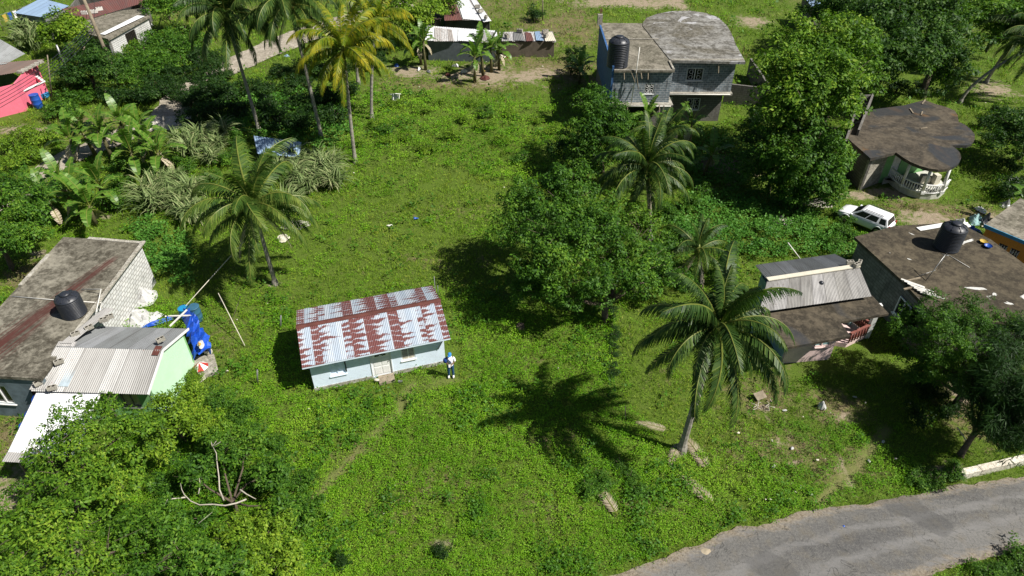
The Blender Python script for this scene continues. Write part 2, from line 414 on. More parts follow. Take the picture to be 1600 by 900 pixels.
# ---------------------------------------------------------------- palms
def frond_mesh(name, e0, droop, mat, L=4.2, seed=0, nl=68, hang=.55, width=.85):
    rng = np.random.default_rng(seed); S = 26; pts = [Vector((0, 0, 0))]; ang = e0; yaw = 0; tw = rng.uniform(-.25, .25)
    tans = []
    for i in range(S):
        t = i / S; a = R(e0 - droop * t ** 1.35); yaw = tw * t * t
        d = Vector((math.cos(a) * math.cos(yaw), math.cos(a) * math.sin(yaw), math.sin(a))); tans.append(d); pts.append(pts[-1] + d * L / S)
    tans.append(tans[-1]); A = np.array(pts); T = np.array(tans)
    V = []
    side0 = np.array([0, 1.0, 0])
    for sgn in (-1, 1):
        t = np.linspace(.11, .995, nl) + rng.normal(size=nl) * .004; t = np.clip(t, .1, 1); f = t * S; i = np.minimum(f.astype(int), S - 1); fr = (f - i)[:, None]
        p = A[i] * (1 - fr) + A[i + 1] * fr; tg = T[i]
        sd = np.cross(np.array([0, 0, 1.]), tg); sd = unit(sd + 1e-6) * sgn
        ll = width * (np.sin(np.pi * (.13 + .80 * t)) ** .75) * (.85 + .3 * rng.random(nl)) * (L / 4.2)
        fw = .35 + .9 * t
        h1 = hang * (.35 + .85 * rng.random(nl)); d1 = unit(sd + tg * fw[:, None] - np.array([0, 0, 1.]) * h1[:, None])
        d2 = unit(sd * .55 + tg * fw[:, None] * .8 - np.array([0, 0, 1.]) * (h1 * 1.2 + hang * 1.15)[:, None])
        m = p + d1 * ll[:, None] * .5; e = m + d2 * ll[:, None] * .5
        ax = unit(tg); wd = (.026 + .010 * rng.random(nl))[:, None] * (L / 4.2) ** .5 * 1.15
        V.append(np.stack([p - ax * wd, p + ax * wd, m + ax * wd * .9, m - ax * wd * .9], 1)); V.append(np.stack([m - ax * wd * .9, m + ax * wd * .9, e + ax * .004, e - ax * .004], 1))
    v = np.concatenate(V).reshape(-1, 3)
    # weld p/m/e pairs so that a leaflet is one island
    n = len(V); nl4 = nl * 4
    verts = []; faces = []
    for q in range(0, n, 2):
        a = V[q]; b = V[q + 1]
        for j in range(nl):
            k0 = len(verts); verts += [tuple(x) for x in a[j]] + [tuple(b[j][2]), tuple(b[j][3])]
            faces += [(k0, k0 + 1, k0 + 2, k0 + 3), (k0 + 3, k0 + 2, k0 + 4, k0 + 5)]
    mb = MB(); mb.add(verts, faces); mb.cur = 1
    rr = [.045 * (1 - i / S) ** .8 + .006 for i in range(S + 1)]; rr[0] = .075; mb.tube([tuple(x) for x in A], rr, 5)
    me = bpy.data.meshes.new(name); me.from_pydata(mb.v, [], mb.f); me.materials.append(mat); me.materials.append(M_RACH)
    me.polygons.foreach_set('material_index', mb.mi); me.update(); return me
FR = {}
def fronds_for(mat, key):
    if key not in FR:
        spec = [(80, 40), (68, 85), (55, 112), (42, 118), (29, 112), (15, 100), (0, 86), (-18, 66)]
        FR[key] = [frond_mesh('frond', e, d, mat, seed=i * 7 + len(key), hang=.5 + .09 * i) for i, (e, d) in enumerate(spec)]
    return FR[key]
FRD = []
def fronds_dead():
    if not FRD: FRD.extend([frond_mesh('dead_frond', -50, 35, M_DEAD, seed=90 + i, hang=1.2, width=.7, nl=36) for i in (0, 1)])
    return FRD
def palm(label, bpx, crown, mat, key, h=None, n=22, size=1.0, seed=0, group='coconut palms', trunk_r=.13, nuts=6, low=7, hide=None, bend=.5, extra=(), dead=3):
    bx, by, _ = G(*bpx) if len(bpx) == 2 else bpx
    if h is None:
        h = .5
        while proj(bx, by, h)[1] > crown[1] and h < 20: h += .02
    top = Vector(G(crown[0], crown[1], h)) if crown else Vector((bx, by, h))
    rnd = random.Random(seed); t = thing('palm_tree', label, 'palm tree', (bx, by, 0), 0, group)
    rel = top - Vector((bx, by, 0)); mb = MB(); pts = []; rs = []; K = max(6, int(h * 5))
    for i in range(K + 1):
        a = i / K; hz = a ** (1 + bend * .6)
        pts.append((rel.x * hz, rel.y * hz, rel.z * a - .1 * (i == 0))); rs.append(trunk_r * ((1.9 - 10 * a) if a < .07 else (1.16 - .35 * a)) * (1 + .07 * (i % 2)))
    mb.tube(pts, rs, 10, sm=False); mb.build('trunk', M_BARK, t, world=False)
    cb = MB(); cb.tube([(rel.x, rel.y, rel.z - .35), (rel.x, rel.y, rel.z + .05), (rel.x, rel.y, rel.z + .5)], [.14, .2, .07], 8); cb.build('crown_shaft', M_RACH, t, world=False)
    F = fronds_for(mat, key)
    for i in range(n):
        a = i * 2.39996 + rnd.uniform(-.32, .32) + seed; lv = min(low, int(i / n * (low + 1)))
        o = inst(F[lv], 'frond', t, (rel.x, rel.y, rel.z + .15 - lv * .03), (rnd.uniform(-.35, .35), rnd.uniform(-.14, .2), a), size * rnd.uniform(.8, 1.08) * (.8 if lv == 0 else 1))
    for (az, lv, s_) in extra:
        inst(F[lv], 'frond', t, (rel.x, rel.y, rel.z + .1), (0, 0, R(az)), size * s_)
    for i in range(dead):
        inst(fronds_dead()[i % 2], 'dead_frond', t, (rel.x, rel.y, rel.z - .1), (0, 0, rnd.uniform(0, 6.28)), size * rnd.uniform(.55, .8))
    if nuts:
        nm = MB(); nm.ball((0, 0, 0), .13, 8, 6, (1, 1, 1.15)); me0 = None
        for i in range(nuts):
            a = i * 1.9; o_ = (rel.x + .25 * math.cos(a), rel.y + .25 * math.sin(a), rel.z - .18 - .12 * (i % 2))
            if me0 is None: ob = nm.build('coconut', M_NUT, t, world=False); ob.location = o_; me0 = ob.data
            else: inst(me0, 'coconut', t, o_)
    return t

# ---------------------------------------------------------------- banana plants
def banana_leaf_mesh(seed, L=2.0, e0=62, droop=95, mat=None):
    rng = random.Random(seed); S = 18; mb = MB(); p = Vector((0, 0, 0)); prev = None; ctr = []; tg = []
    for i in range(S + 1):
        t = i / S; a = R(e0 - droop * t ** 1.4); ctr.append(p.copy()); d = Vector((math.cos(a), 0, math.sin(a))); tg.append(d); p = p + d * L / S
    for sgn in (-1, 1):
        for i in range(3, S):
            t0, t1 = (i - 3) / (S - 3), (i - 2) / (S - 3); w0 = .30 * math.sin(math.pi * min(1, t0 * .86 + .1)) ** .6; w1 = .30 * math.sin(math.pi * min(1, t1 * .86 + .1)) ** .6
            tear = .25 * (rng.random() < .45); dn = rng.uniform(.05, .35); g = (L / S) * tear
            a, b = ctr[i], ctr[i + 1]; n0 = Vector((0, sgn, .35 - dn)).normalized(); n1 = Vector((0, sgn, .35 - dn)).normalized()
            mb.add([a, b, b + n1 * w1 - tg[i] * g, a + n0 * w0], [(0, 1, 2, 3)])
    mb.cur = 1; mb.tube(ctr, [.035 * (1 - .8 * i / S) + .004 for i in range(S + 1)], 5)
    me = bpy.data.meshes.new('leaf'); me.from_pydata([tuple(v) for v in mb.v], [], mb.f); me.materials.append(mat or M_BAN); me.materials.append(M_RACH)
    me.polygons.foreach_set('material_index', mb.mi); me.update(); return me
BL = [banana_leaf_mesh(i, 2.1 - .1 * (i % 3), e, d) for i, (e, d) in enumerate([(82, 50), (72, 80), (60, 85), (48, 95), (35, 100), (12, 85)])]
BLD = banana_leaf_mesh(9, 1.7, -35, 55, M_DEAD)
def banana(label, b, h=2.0, s_=1.0, n=8, seed=0, group=None):
    rnd = random.Random(seed); x, y = b[:2]; t = thing('banana_plant', label, 'banana plant', (x, y, 0), 0, group)
    lx, ly = rnd.uniform(-.3, .3), rnd.uniform(-.3, .3)
    mb = MB(); mb.tube([(0, 0, -.1), (lx * .3, ly * .3, h * .5), (lx, ly, h)], [.16 * s_, .13 * s_, .07 * s_], 8); mb.build('stem', M_STEM, t, world=False)
    for i in range(n):
        lv = min(5, int(i / n * 6)); inst(BL[lv], 'leaf', t, (lx, ly, h - .05 * i), (0, 0, i * 2.4 + rnd.uniform(-.3, .3) + seed), s_ * rnd.uniform(.85, 1.15))
    for i in range(2): inst(BLD, 'dead_leaf', t, (lx, ly, h - .35), (0, 0, rnd.uniform(0, 6.28)), s_ * .8)
    return t

# ---------------------------------------------------------------- cane clumps: arching strap blades
def cane_mesh(seed, n=170, L=1.9, spread=.55, mat=None):
    rng = np.random.default_rng(seed); S = 4
    a = rng.random(n) * 6.283; r0 = rng.random(n) ** .5 * spread; base = np.stack([np.cos(a * 3.1) * r0, np.sin(a * 3.1) * r0, rng.random(n) * .5], 1)
    el = np.radians(50 + 38 * rng.random(n)); ll = L * (.6 + .5 * rng.random(n)); dr = np.radians(80 + 70 * rng.random(n))
    p = base.copy(); vs = []; sd = np.stack([-np.sin(a), np.cos(a), np.zeros(n)], 1); pr = []
    for i in range(S + 1):
        t = i / S; w_ = (.042 * math.sin(math.pi * (.18 + .8 * t))) ; pr.append((p - sd * w_, p + sd * w_))
        e = el - dr * t ** 1.2; d = np.stack([np.cos(a) * np.cos(e), np.sin(a) * np.cos(e), np.sin(e)], 1); p = p + d * (ll / S)[:, None]
    verts = np.stack([q for ab in pr for q in ab], 1).reshape(-1, 3); faces = []
    for j in range(n):
        o = j * 2 * (S + 1)
        for i in range(S): faces.append((o + 2 * i, o + 2 * i + 1, o + 2 * i + 3, o + 2 * i + 2))
    me = bpy.data.meshes.new('blades'); me.from_pydata(verts.tolist(), [], faces); me.materials.append(mat or M_CANE); me.update(); return me
CANE = [cane_mesh(i) for i in range(4)]
# bushes
def bush_mesh(seed, mat, n=46, k=20, R0=.8, L=.13, W=.075, h=.75):
    rng = np.random.default_rng(seed); lob = [(rng.uniform(-.35, .35), rng.uniform(-.35, .35), h * .55, R0 * .7, R0 * .7, h * .6) for _ in range(3)]
    me, _ = crown_mesh('foliage', lob, n, int(k * 1.7), .2, L * .72, W * .66, mat, seed); return me
M_LEAF_S = leaf('shade_darkened_leaf', [(.006, .02, .004), (.012, .038, .007), (.028, .07, .01), (.055, .11, .016)])  # leaf colour darkened to stand in for shade under the tall palms
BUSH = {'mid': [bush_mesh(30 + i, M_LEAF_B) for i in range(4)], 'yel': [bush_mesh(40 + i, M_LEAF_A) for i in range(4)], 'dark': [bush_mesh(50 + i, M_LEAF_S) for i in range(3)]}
_st = MB(); _st.tube([(0, 0, -.1), (.03, 0, .25), (0, .05, .55)], [.04, .03, .015], 5)
for a_ in (0, 2.1, 4.2): _st.tube([(0, 0, .1), (.15 * math.cos(a_), .15 * math.sin(a_), .35), (.32 * math.cos(a_), .32 * math.sin(a_), .6)], [.025, .018, .01], 5)
_so = _st.build('stem', M_BARKD); STEM_ME = _so.data; bpy.data.objects.remove(_so)
def bush(label, xy, s_=1.0, kind='mid', seed=0, group=None, name='bush', zs=1.0):
    t = thing(name, label, 'bush', (xy[0], xy[1], 0), 0, group); rnd = random.Random(seed); m = BUSH[kind]
    rz = rnd.uniform(0, 6.28)
    inst(m[seed % len(m)], 'foliage', t, (0, 0, 0), (0, 0, rz), (s_, s_, s_ * zs)); inst(STEM_ME, 'stem', t, (0, 0, 0), (0, 0, rz), s_)
    return t
def clump(label, xy, s_=1.0, seed=0, group=None):
    t = bpy.data.objects.new('cane_clump', CANE[seed % 4]); COL.objects.link(t); t.location = (xy[0], xy[1], 0); t.rotation_euler = (0, 0, seed * 1.3); t.scale = (s_,) * 3
    return setp(t, label, 'cane clump', group)
# ---------------------------------------------------------------- building materials
FOOT = []
M_CONC = concrete('old_concrete_roof', (.22, .20, .16), (.13, .12, .09), amt=.6, scale=.35)
M_CONC_D = concrete('dark_mouldy_roof', (.085, .07, .048), (.045, .038, .027), mould=(.02, .017, .012), amt=.7, scale=.3, wet=.2)
M_CONC_W = concrete('white_patched_roof', (.085, .07, .046), (.05, .042, .028), mould=(.025, .02, .014), amt=.65, scale=.33, white=((.6, .6, .57), .55, .655))
M_CONC_L = concrete('grey_cast_roof', (.22, .215, .20), (.11, .10, .075), mould=(.045, .04, .028), amt=.7, scale=.25, white=((.36, .36, .37), .35, .6))
M_CONC_S = concrete('stained_flat_roof', (.21, .195, .155), (.12, .11, .085), mould=(.035, .03, .02), amt=.7, scale=.28)
M_CONC_R = concrete('puddled_dark_roof', (.085, .07, .05), (.036, .033, .028), mould=(.022, .018, .013), amt=.55, scale=.26, white=((.12, .065, .025), .33, .60), wet=.27)
M_RENDER = concrete('bare_render', (.36, .34, .29), (.26, .24, .2), amt=.4, scale=.8)
M_BLOCK = blocks('grey_block', (.24, .29, .33), (.15, .185, .21), (.42, .44, .45), dirt=.6)
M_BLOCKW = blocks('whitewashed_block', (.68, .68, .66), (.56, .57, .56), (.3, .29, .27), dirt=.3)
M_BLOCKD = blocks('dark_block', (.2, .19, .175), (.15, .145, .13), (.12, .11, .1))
M_BLUEW = plain('blue_paint', (.05, .14, .34), .7, .3, var=.45)
M_WHITEW = plain('pale_blue_white_paint', (.74, .85, .98), .7, .3, var=.12, dirt=(.4, .37, .3), dirt_amt=.25, scale=1.2)
M_WHITE = plain('white_paint', (.8, .8, .78), .5, .4, var=.1, dirt_amt=.15)
M_CREAM = plain('cream_paint', (.62, .58, .47), .6, .3, var=.12)
M_MINT = plain('mint_green_paint', (.52, .78, .54), .75, .3, var=.1, dirt=(.5, .5, .42), dirt_amt=.3, scale=.9)
M_MINTD = plain('mid_green_and_shade_paint', (.22, .48, .18), .75, .3, var=.2)  # mid green paint; on the mint house a darker copy standing for shade
M_PINK = plain('pink_paint', (.80, .17, .25), .75, .3, var=.15)
M_PINKP = plain('pale_pink_paint', (.74, .56, .53), .75, .3, var=.2)
M_TEAL = plain('pale_teal_paint', (.28, .45, .45), .75, .3, var=.2)
M_ORANGE = plain('orange_paint', (.72, .30, .05), .7, .3, var=.12)
M_YELLOW = plain('ochre_paint', (.60, .42, .08), .7, .3)
M_BLUET = plain('blue_trim', (.06, .33, .55), .6, .3)
M_GLASS = plain('dark_window_glass', (.015, .018, .022), .12, .6, var=.2, dirt_amt=.1)
M_DARK = plain('dark_interior', (.02, .018, .015), .9, .1)
M_BLACK = plain('black_plastic', (.022, .026, .036), .42, .5, var=.25, dirt=(.1, .09, .07), dirt_amt=.4)
M_BLUEP = plain('blue_plastic', (.015, .09, .42), .45, .5, var=.25, dirt_amt=.2)
M_CYAN = plain('sky_blue_plastic', (.015, .24, .48), .45, .5, var=.2, dirt_amt=.1)
M_BLUEC = plain('faded_blue_drum', (.04, .14, .22), .5, .4, var=.3)
M_TARP = plain('blue_tarpaulin', (.015, .1, .60), .5, .4, var=.35, scale=1.5, dirt=(.1, .2, .5), dirt_amt=.3)
M_RUSTP = plain('rusty_plate', (.12, .038, .03), .8, .3, var=.4)
M_RUSTBR = plain('maroon_stain', (.12, .045, .035), .85, .2, var=.5)
M_GREYM = plain('grey_steel', (.35, .35, .34), .4, .5, .5)
M_PVC = plain('pale_pipe', (.72, .70, .64), .5, .4, var=.15)
M_TYRE = plain('tyre_rubber', (.02, .02, .02), .8, .2)
M_RED = plain('red_paint', (.5, .04, .03), .5, .4)
M_GALV = sheet_metal('galvanised_sheet', (.27, .27, .265), (.19, .187, .18), amt=.08, metal=.25, rough=.5)
M_GALVW = sheet_metal('bright_zinc_sheet', (.86, .86, .86), (.78, .79, .8), amt=0, metal=.15, rough=.45, grime=.1)
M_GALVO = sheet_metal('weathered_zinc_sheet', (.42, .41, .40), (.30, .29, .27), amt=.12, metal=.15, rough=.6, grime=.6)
M_GALVD = sheet_metal('dull_dim_lit_zinc_sheet', (.26, .27, .28), (.18, .19, .19), amt=.05, metal=.15, rough=.6, grime=.5)  # duller zinc; on the pink house it paints the dimmer-lit back slope
M_SHANTY = sheet_metal('patched_zinc_sheet', (.62, .62, .61), (.38, .35, .32), amt=.35, metal=.15, rough=.55, grime=.4)
M_BLUER = sheet_metal('pale_blue_sheet', (.27, .38, .52), (.24, .34, .48), amt=0, metal=.1, rough=.5, grime=.15)
M_MAROON = sheet_metal('maroon_rusted_sheet', (.16, .065, .055), (.12, .05, .045), amt=.3, metal=.05, rough=.75, grime=.4)
M_GREYR = sheet_metal('grey_fibre_sheet', (.30, .31, .31), (.25, .26, .255), amt=0, metal=0, rough=.8, grime=.35)
M_BROWNR = sheet_metal('brown_sheet', (.16, .11, .09), (.12, .085, .07), amt=.2, metal=.05, rough=.75, grime=.4)

def rust_rows():
    """galvanised sheets whose rust spreads from the sheet laps in pointed tongues, one tongue per purlin row (UV in metres)"""
    t = NT('rust_tongued_zinc'); uv = t.coord('UV'); sx = t.new('ShaderNodeSeparateXYZ'); t.l(uv, sx.inputs[0]); u, v = sx.outputs[0], sx.outputs[1]
    lapw = 1.32; q = t.math('DIVIDE', t.math('ADD', t.math('ADD', u, .12), t.math('MULTIPLY', t.math('SINE', t.math('MULTIPLY', u, 1.9)), .14)), lapw); fr = t.math('FRACT', q); idx = t.math('FLOOR', q)
    lapf = t.math('GREATER_THAN', fr, .70); dist = t.math('ADD', t.math('MULTIPLY', t.math('SUBTRACT', 1, lapf), t.math('MULTIPLY_ADD', fr, 1.45, .12)), t.math('MULTIPLY', lapf, .2))    # solid beside the lap, tongues tapering away from it
    w1 = t.new('ShaderNodeTexWhiteNoise', noise_dimensions='1D'); t.l(idx, w1.inputs['W'])
    rowp = t.math('ADD', t.math('ADD', t.math('DIVIDE', v, .33), t.math('MULTIPLY', w1.outputs['Value'], .8)), t.math('MULTIPLY', t.math('SUBTRACT', t.noise(uv, 1.6, 3, .6), .5), 1.5)); rf = t.math('FRACT', rowp); ri = t.math('FLOOR', rowp)
    cr = t.new('ShaderNodeCombineXYZ'); t.l(ri, cr.inputs[0]); t.l(idx, cr.inputs[1]); cr.inputs[2].default_value = .5
    w2 = t.new('ShaderNodeTexWhiteNoise', noise_dimensions='3D'); t.l(cr.outputs[0], w2.inputs['Vector'])
    peak = t.math('SUBTRACT', 1, t.math('MULTIPLY', t.math('ABSOLUTE', t.math('SUBTRACT', rf, .45)), 2))  # 1 mid row
    n = t.noise(uv, 5, 4, .65, stretch=(.5, 2.2, 1)); nf = t.noise(uv, 26, 3, .7)
    reach = t.math('ADD', t.math('MULTIPLY', t.math('POWER', t.math('MAXIMUM', peak, 0), .8), t.math('MULTIPLY_ADD', w2.outputs['Value'], .95, .36)), t.math('MULTIPLY', t.math('SUBTRACT', n, .5), 1.3))
    reach = t.math('ADD', reach, t.math('MULTIPLY', t.math('SUBTRACT', nf, .5), .2))
    reach = t.math('ADD', reach, t.math('MULTIPLY', t.math('SUBTRACT', w1.outputs['Value'], .42), .6))
    reach = t.math('ADD', reach, t.math('MULTIPLY', t.math('SINE', t.math('MULTIPLY', u, 69.8)), .09))
    reach = t.math('ADD', reach, t.math('MULTIPLY', t.math('SUBTRACT', t.noise(uv, 60, 2, .6), .5), .5))
    fac = t.math('MULTIPLY', t.step(t.math('SUBTRACT', reach, dist), -.05, .12), .95)
    sheet = t.math('LESS_THAN', t.math('FRACT', t.math('DIVIDE', u, .66)), .5)
    zinc = t.mix(sheet, (.36, .42, .49), (.43, .48, .54)); n3 = t.noise(uv, 1.3, 4, .6)
    zinc = t.mix(t.math('MULTIPLY', t.step(n3, .4, .7), .35), zinc, (.36, .37, .38))
    rust = t.mix(t.step(nf, .35, .7), (.165, .045, .036), (.11, .032, .028))
    c = t.mix(fac, zinc, rust)
    t.base(c, .55, .35, 0); t.l(t.math('MULTIPLY_ADD', fac, .3, .5), t.b.inputs['Roughness']); return t.m
M_RUSTROWS = rust_rows()

def window(parent, p0, p1, z0, z1, out, fm=None, gm=None, mull=1, name='window', grille=False, sill=True, rec=.05):
    """framed window filling an opening; out = outward unit normal"""
    fm = fm or M_WHITE; a, b = Vector(p0[:2]), Vector(p1[:2]); o = Vector(out[:2]).normalized(); w_ = .06; d = (b - a).normalized(); L = (b - a).length
    f = MB(); zc = (z0 + z1) / 2; q = lambda u, z, off=0: (*(a + d * u + o * off), z)
    f.beam(q(0, z0 + w_ / 2), q(L, z0 + w_ / 2), .07, w_); f.beam(q(0, z1 - w_ / 2), q(L, z1 - w_ / 2), .07, w_)
    for u in [w_ / 2] + [L * (i + 1) / (mull + 1) for i in range(mull)] + [L - w_ / 2]:
        f.prism([tuple((a + d * (u + su * w_ / 2) + o * so_)) for su, so_ in ((-1, -.033), (1, -.033), (1, .033), (-1, .033))], z0 + w_, z1 - w_)
    fo = f.build(name, fm, parent)
    g = MB(); g.poly([q(.02, z0 + .02, -.02), q(L - .02, z0 + .02, -.02), q(L - .02, z1 - .02, -.02), q(.02, z1 - .02, -.02)]); g.build('pane', gm or M_GLASS, fo)
    if grille:
        s_ = MB()
        for i in range(2):
            for j in range(2):
                cx, cz = L * (.27 + .46 * i), z0 + (z1 - z0) * (.28 + .44 * j); r = min(L, z1 - z0) * .15
                s_.tube([q(cx + r * math.cos(k * .785), cz + r * math.sin(k * .785), .05) for k in range(9)], .014, 4)
        for i in range(4): s_.beam(q(L * (.06 + .29 * i), z0 + .05, .05), q(L * (.06 + .29 * i), z1 - .05, .05), .02, .02)
        s_.build('grille', M_WHITE, fo)
    if sill:
        s_ = MB(); s_.beam(q(-.05, z0 - .03, .06), q(L + .05, z0 - .03, .06), .14, .05); s_.build('sill', fm, fo)
    return fo
def door(parent, p0, p1, z0, z1, out, m, arch=False, panels=True, knob=True):
    a, b = Vector(p0[:2]), Vector(p1[:2]); o = Vector(out[:2]).normalized(); d = (b - a).normalized(); L = (b - a).length
    q = lambda u, z, off=0: (*(a + d * u + o * off), z)
    f = MB(); f.prism([q(0, 0, -.03)[:2], q(L, 0, -.03)[:2], q(L, 0, .02)[:2], q(0, 0, .02)[:2]], z0, z1)
    if panels:
        for i in range(2):
            for (za, zb) in ((.08, .36), (.42, .70)):
                f.prism([q(L * (.12 + .42 * i), 0, .02)[:2], q(L * (.46 + .42 * i), 0, .02)[:2], q(L * (.46 + .42 * i), 0, .035)[:2], q(L * (.12 + .42 * i), 0, .035)[:2]], z0 + (z1 - z0) * za, z0 + (z1 - z0) * zb)
    do = f.build('door', m, parent)
    if arch:
        g = MB(); c = q(L / 2, z0 + (z1 - z0) * .80, .03); r = L * .30
        for k in range(5):
            a0, a1 = math.pi * k / 5 + .07, math.pi * (k + 1) / 5 - .07
            g.poly([q(L / 2 + r * .3 * math.cos(a0), c[2] + r * .3 * math.sin(a0), .03), q(L / 2 + r * math.cos(a0), c[2] + r * math.sin(a0), .03), q(L / 2 + r * math.cos(a1), c[2] + r * math.sin(a1), .03), q(L / 2 + r * .3 * math.cos(a1), c[2] + r * .3 * math.sin(a1), .03)])
        g.build('fanlight', M_GLASS, do)
    if knob:
        k = MB(); k.ball(q(L * .9, z0 + .95, .06), .035); k.build('handle', M_GREYM, do)
    return do
def tank(label, c, z, r=.85, h=1.9, mat=None, seed=0):
    t = thing('water_tank', label, 'water tank', (c[0], c[1], z)); mat = mat or M_BLACK
    prof = [(r * .96, 0), (r, .03)]; n = 13
    for i in range(n):
        z0 = h * .04 + h * .74 * i / n; dz = h * .74 / n
        prof += [(r, z0), (r, z0 + dz * .55), (r * .955, z0 + dz * .68), (r * .955, z0 + dz * .9)]
    prof += [(r, h * .79), (r * .97, h * .83), (r * .72, h * .92), (r * .45, h * .955), (r * .40, h * .96)]
    MB().lathe((c[0], c[1], z), prof, 32).build('body', mat, t)
    l = MB(); l.lathe((c[0], c[1], z + h * .955), [(r * .40, 0), (r * .42, .02), (r * .42, .09), (r * .33, .13), (.02, .15)], 20); l.build('lid', mat, t)
    s_ = MB()
    for k in range(8):
        a = k * .785; s_.beam((c[0] + r * .5 * math.cos(a), c[1] + r * .5 * math.sin(a), z + h * .965), (c[0] + r * .9 * math.cos(a), c[1] + r * .9 * math.sin(a), z + h * .875), .07, .05)
    s_.build('shoulder_ribs', mat, t); return t
def barrel(label, c, mat, z=0, r=.3, h=.9, rz=0, tilt=0, group=None, open_=True):
    t = thing('barrel', label, 'barrel', (c[0], c[1], z), rz, group); t.rotation_euler = (tilt, 0, rz)
    b = MB(); b.lathe((0, 0, 0), [(r * .93, 0), (r * .98, .03), (r, h * .3), (r * 1.04, h * .33), (r, h * .36), (r, h * .62), (r * 1.04, h * .65), (r, h * .68), (r * .96, h * .97), (r * .98, h), (r * .9, h), (r * .88, h * .9), (.01, h * .88)], 22)
    b.build('body', mat, t, world=False)
    r_ = MB(); r_.lathe((0, 0, h), [(r * .9, 0), (r * 1.02, 0), (r * 1.02, .04), (r * .9, .04)], 22); r_.build('rim', mat, t, world=False); return t
def block(xy, z, rz, parent_label, group, mat=None, s_=1.0):
    b = MB(); b.box((0, 0, .1 * s_), (.4 * s_, .2 * s_, .2 * s_)); b.cur = 1
    for i in (-1, 1): b.box((i * .09 * s_, 0, .2 * s_ + .002), (.12 * s_, .11 * s_, .006))
    o = b.build('concrete_block', [mat or M_RENDER, M_DARK], None); o.location = (xy[0], xy[1], z); o.rotation_euler = (0, 0, rz)
    return setp(o, parent_label, 'concrete block', group)

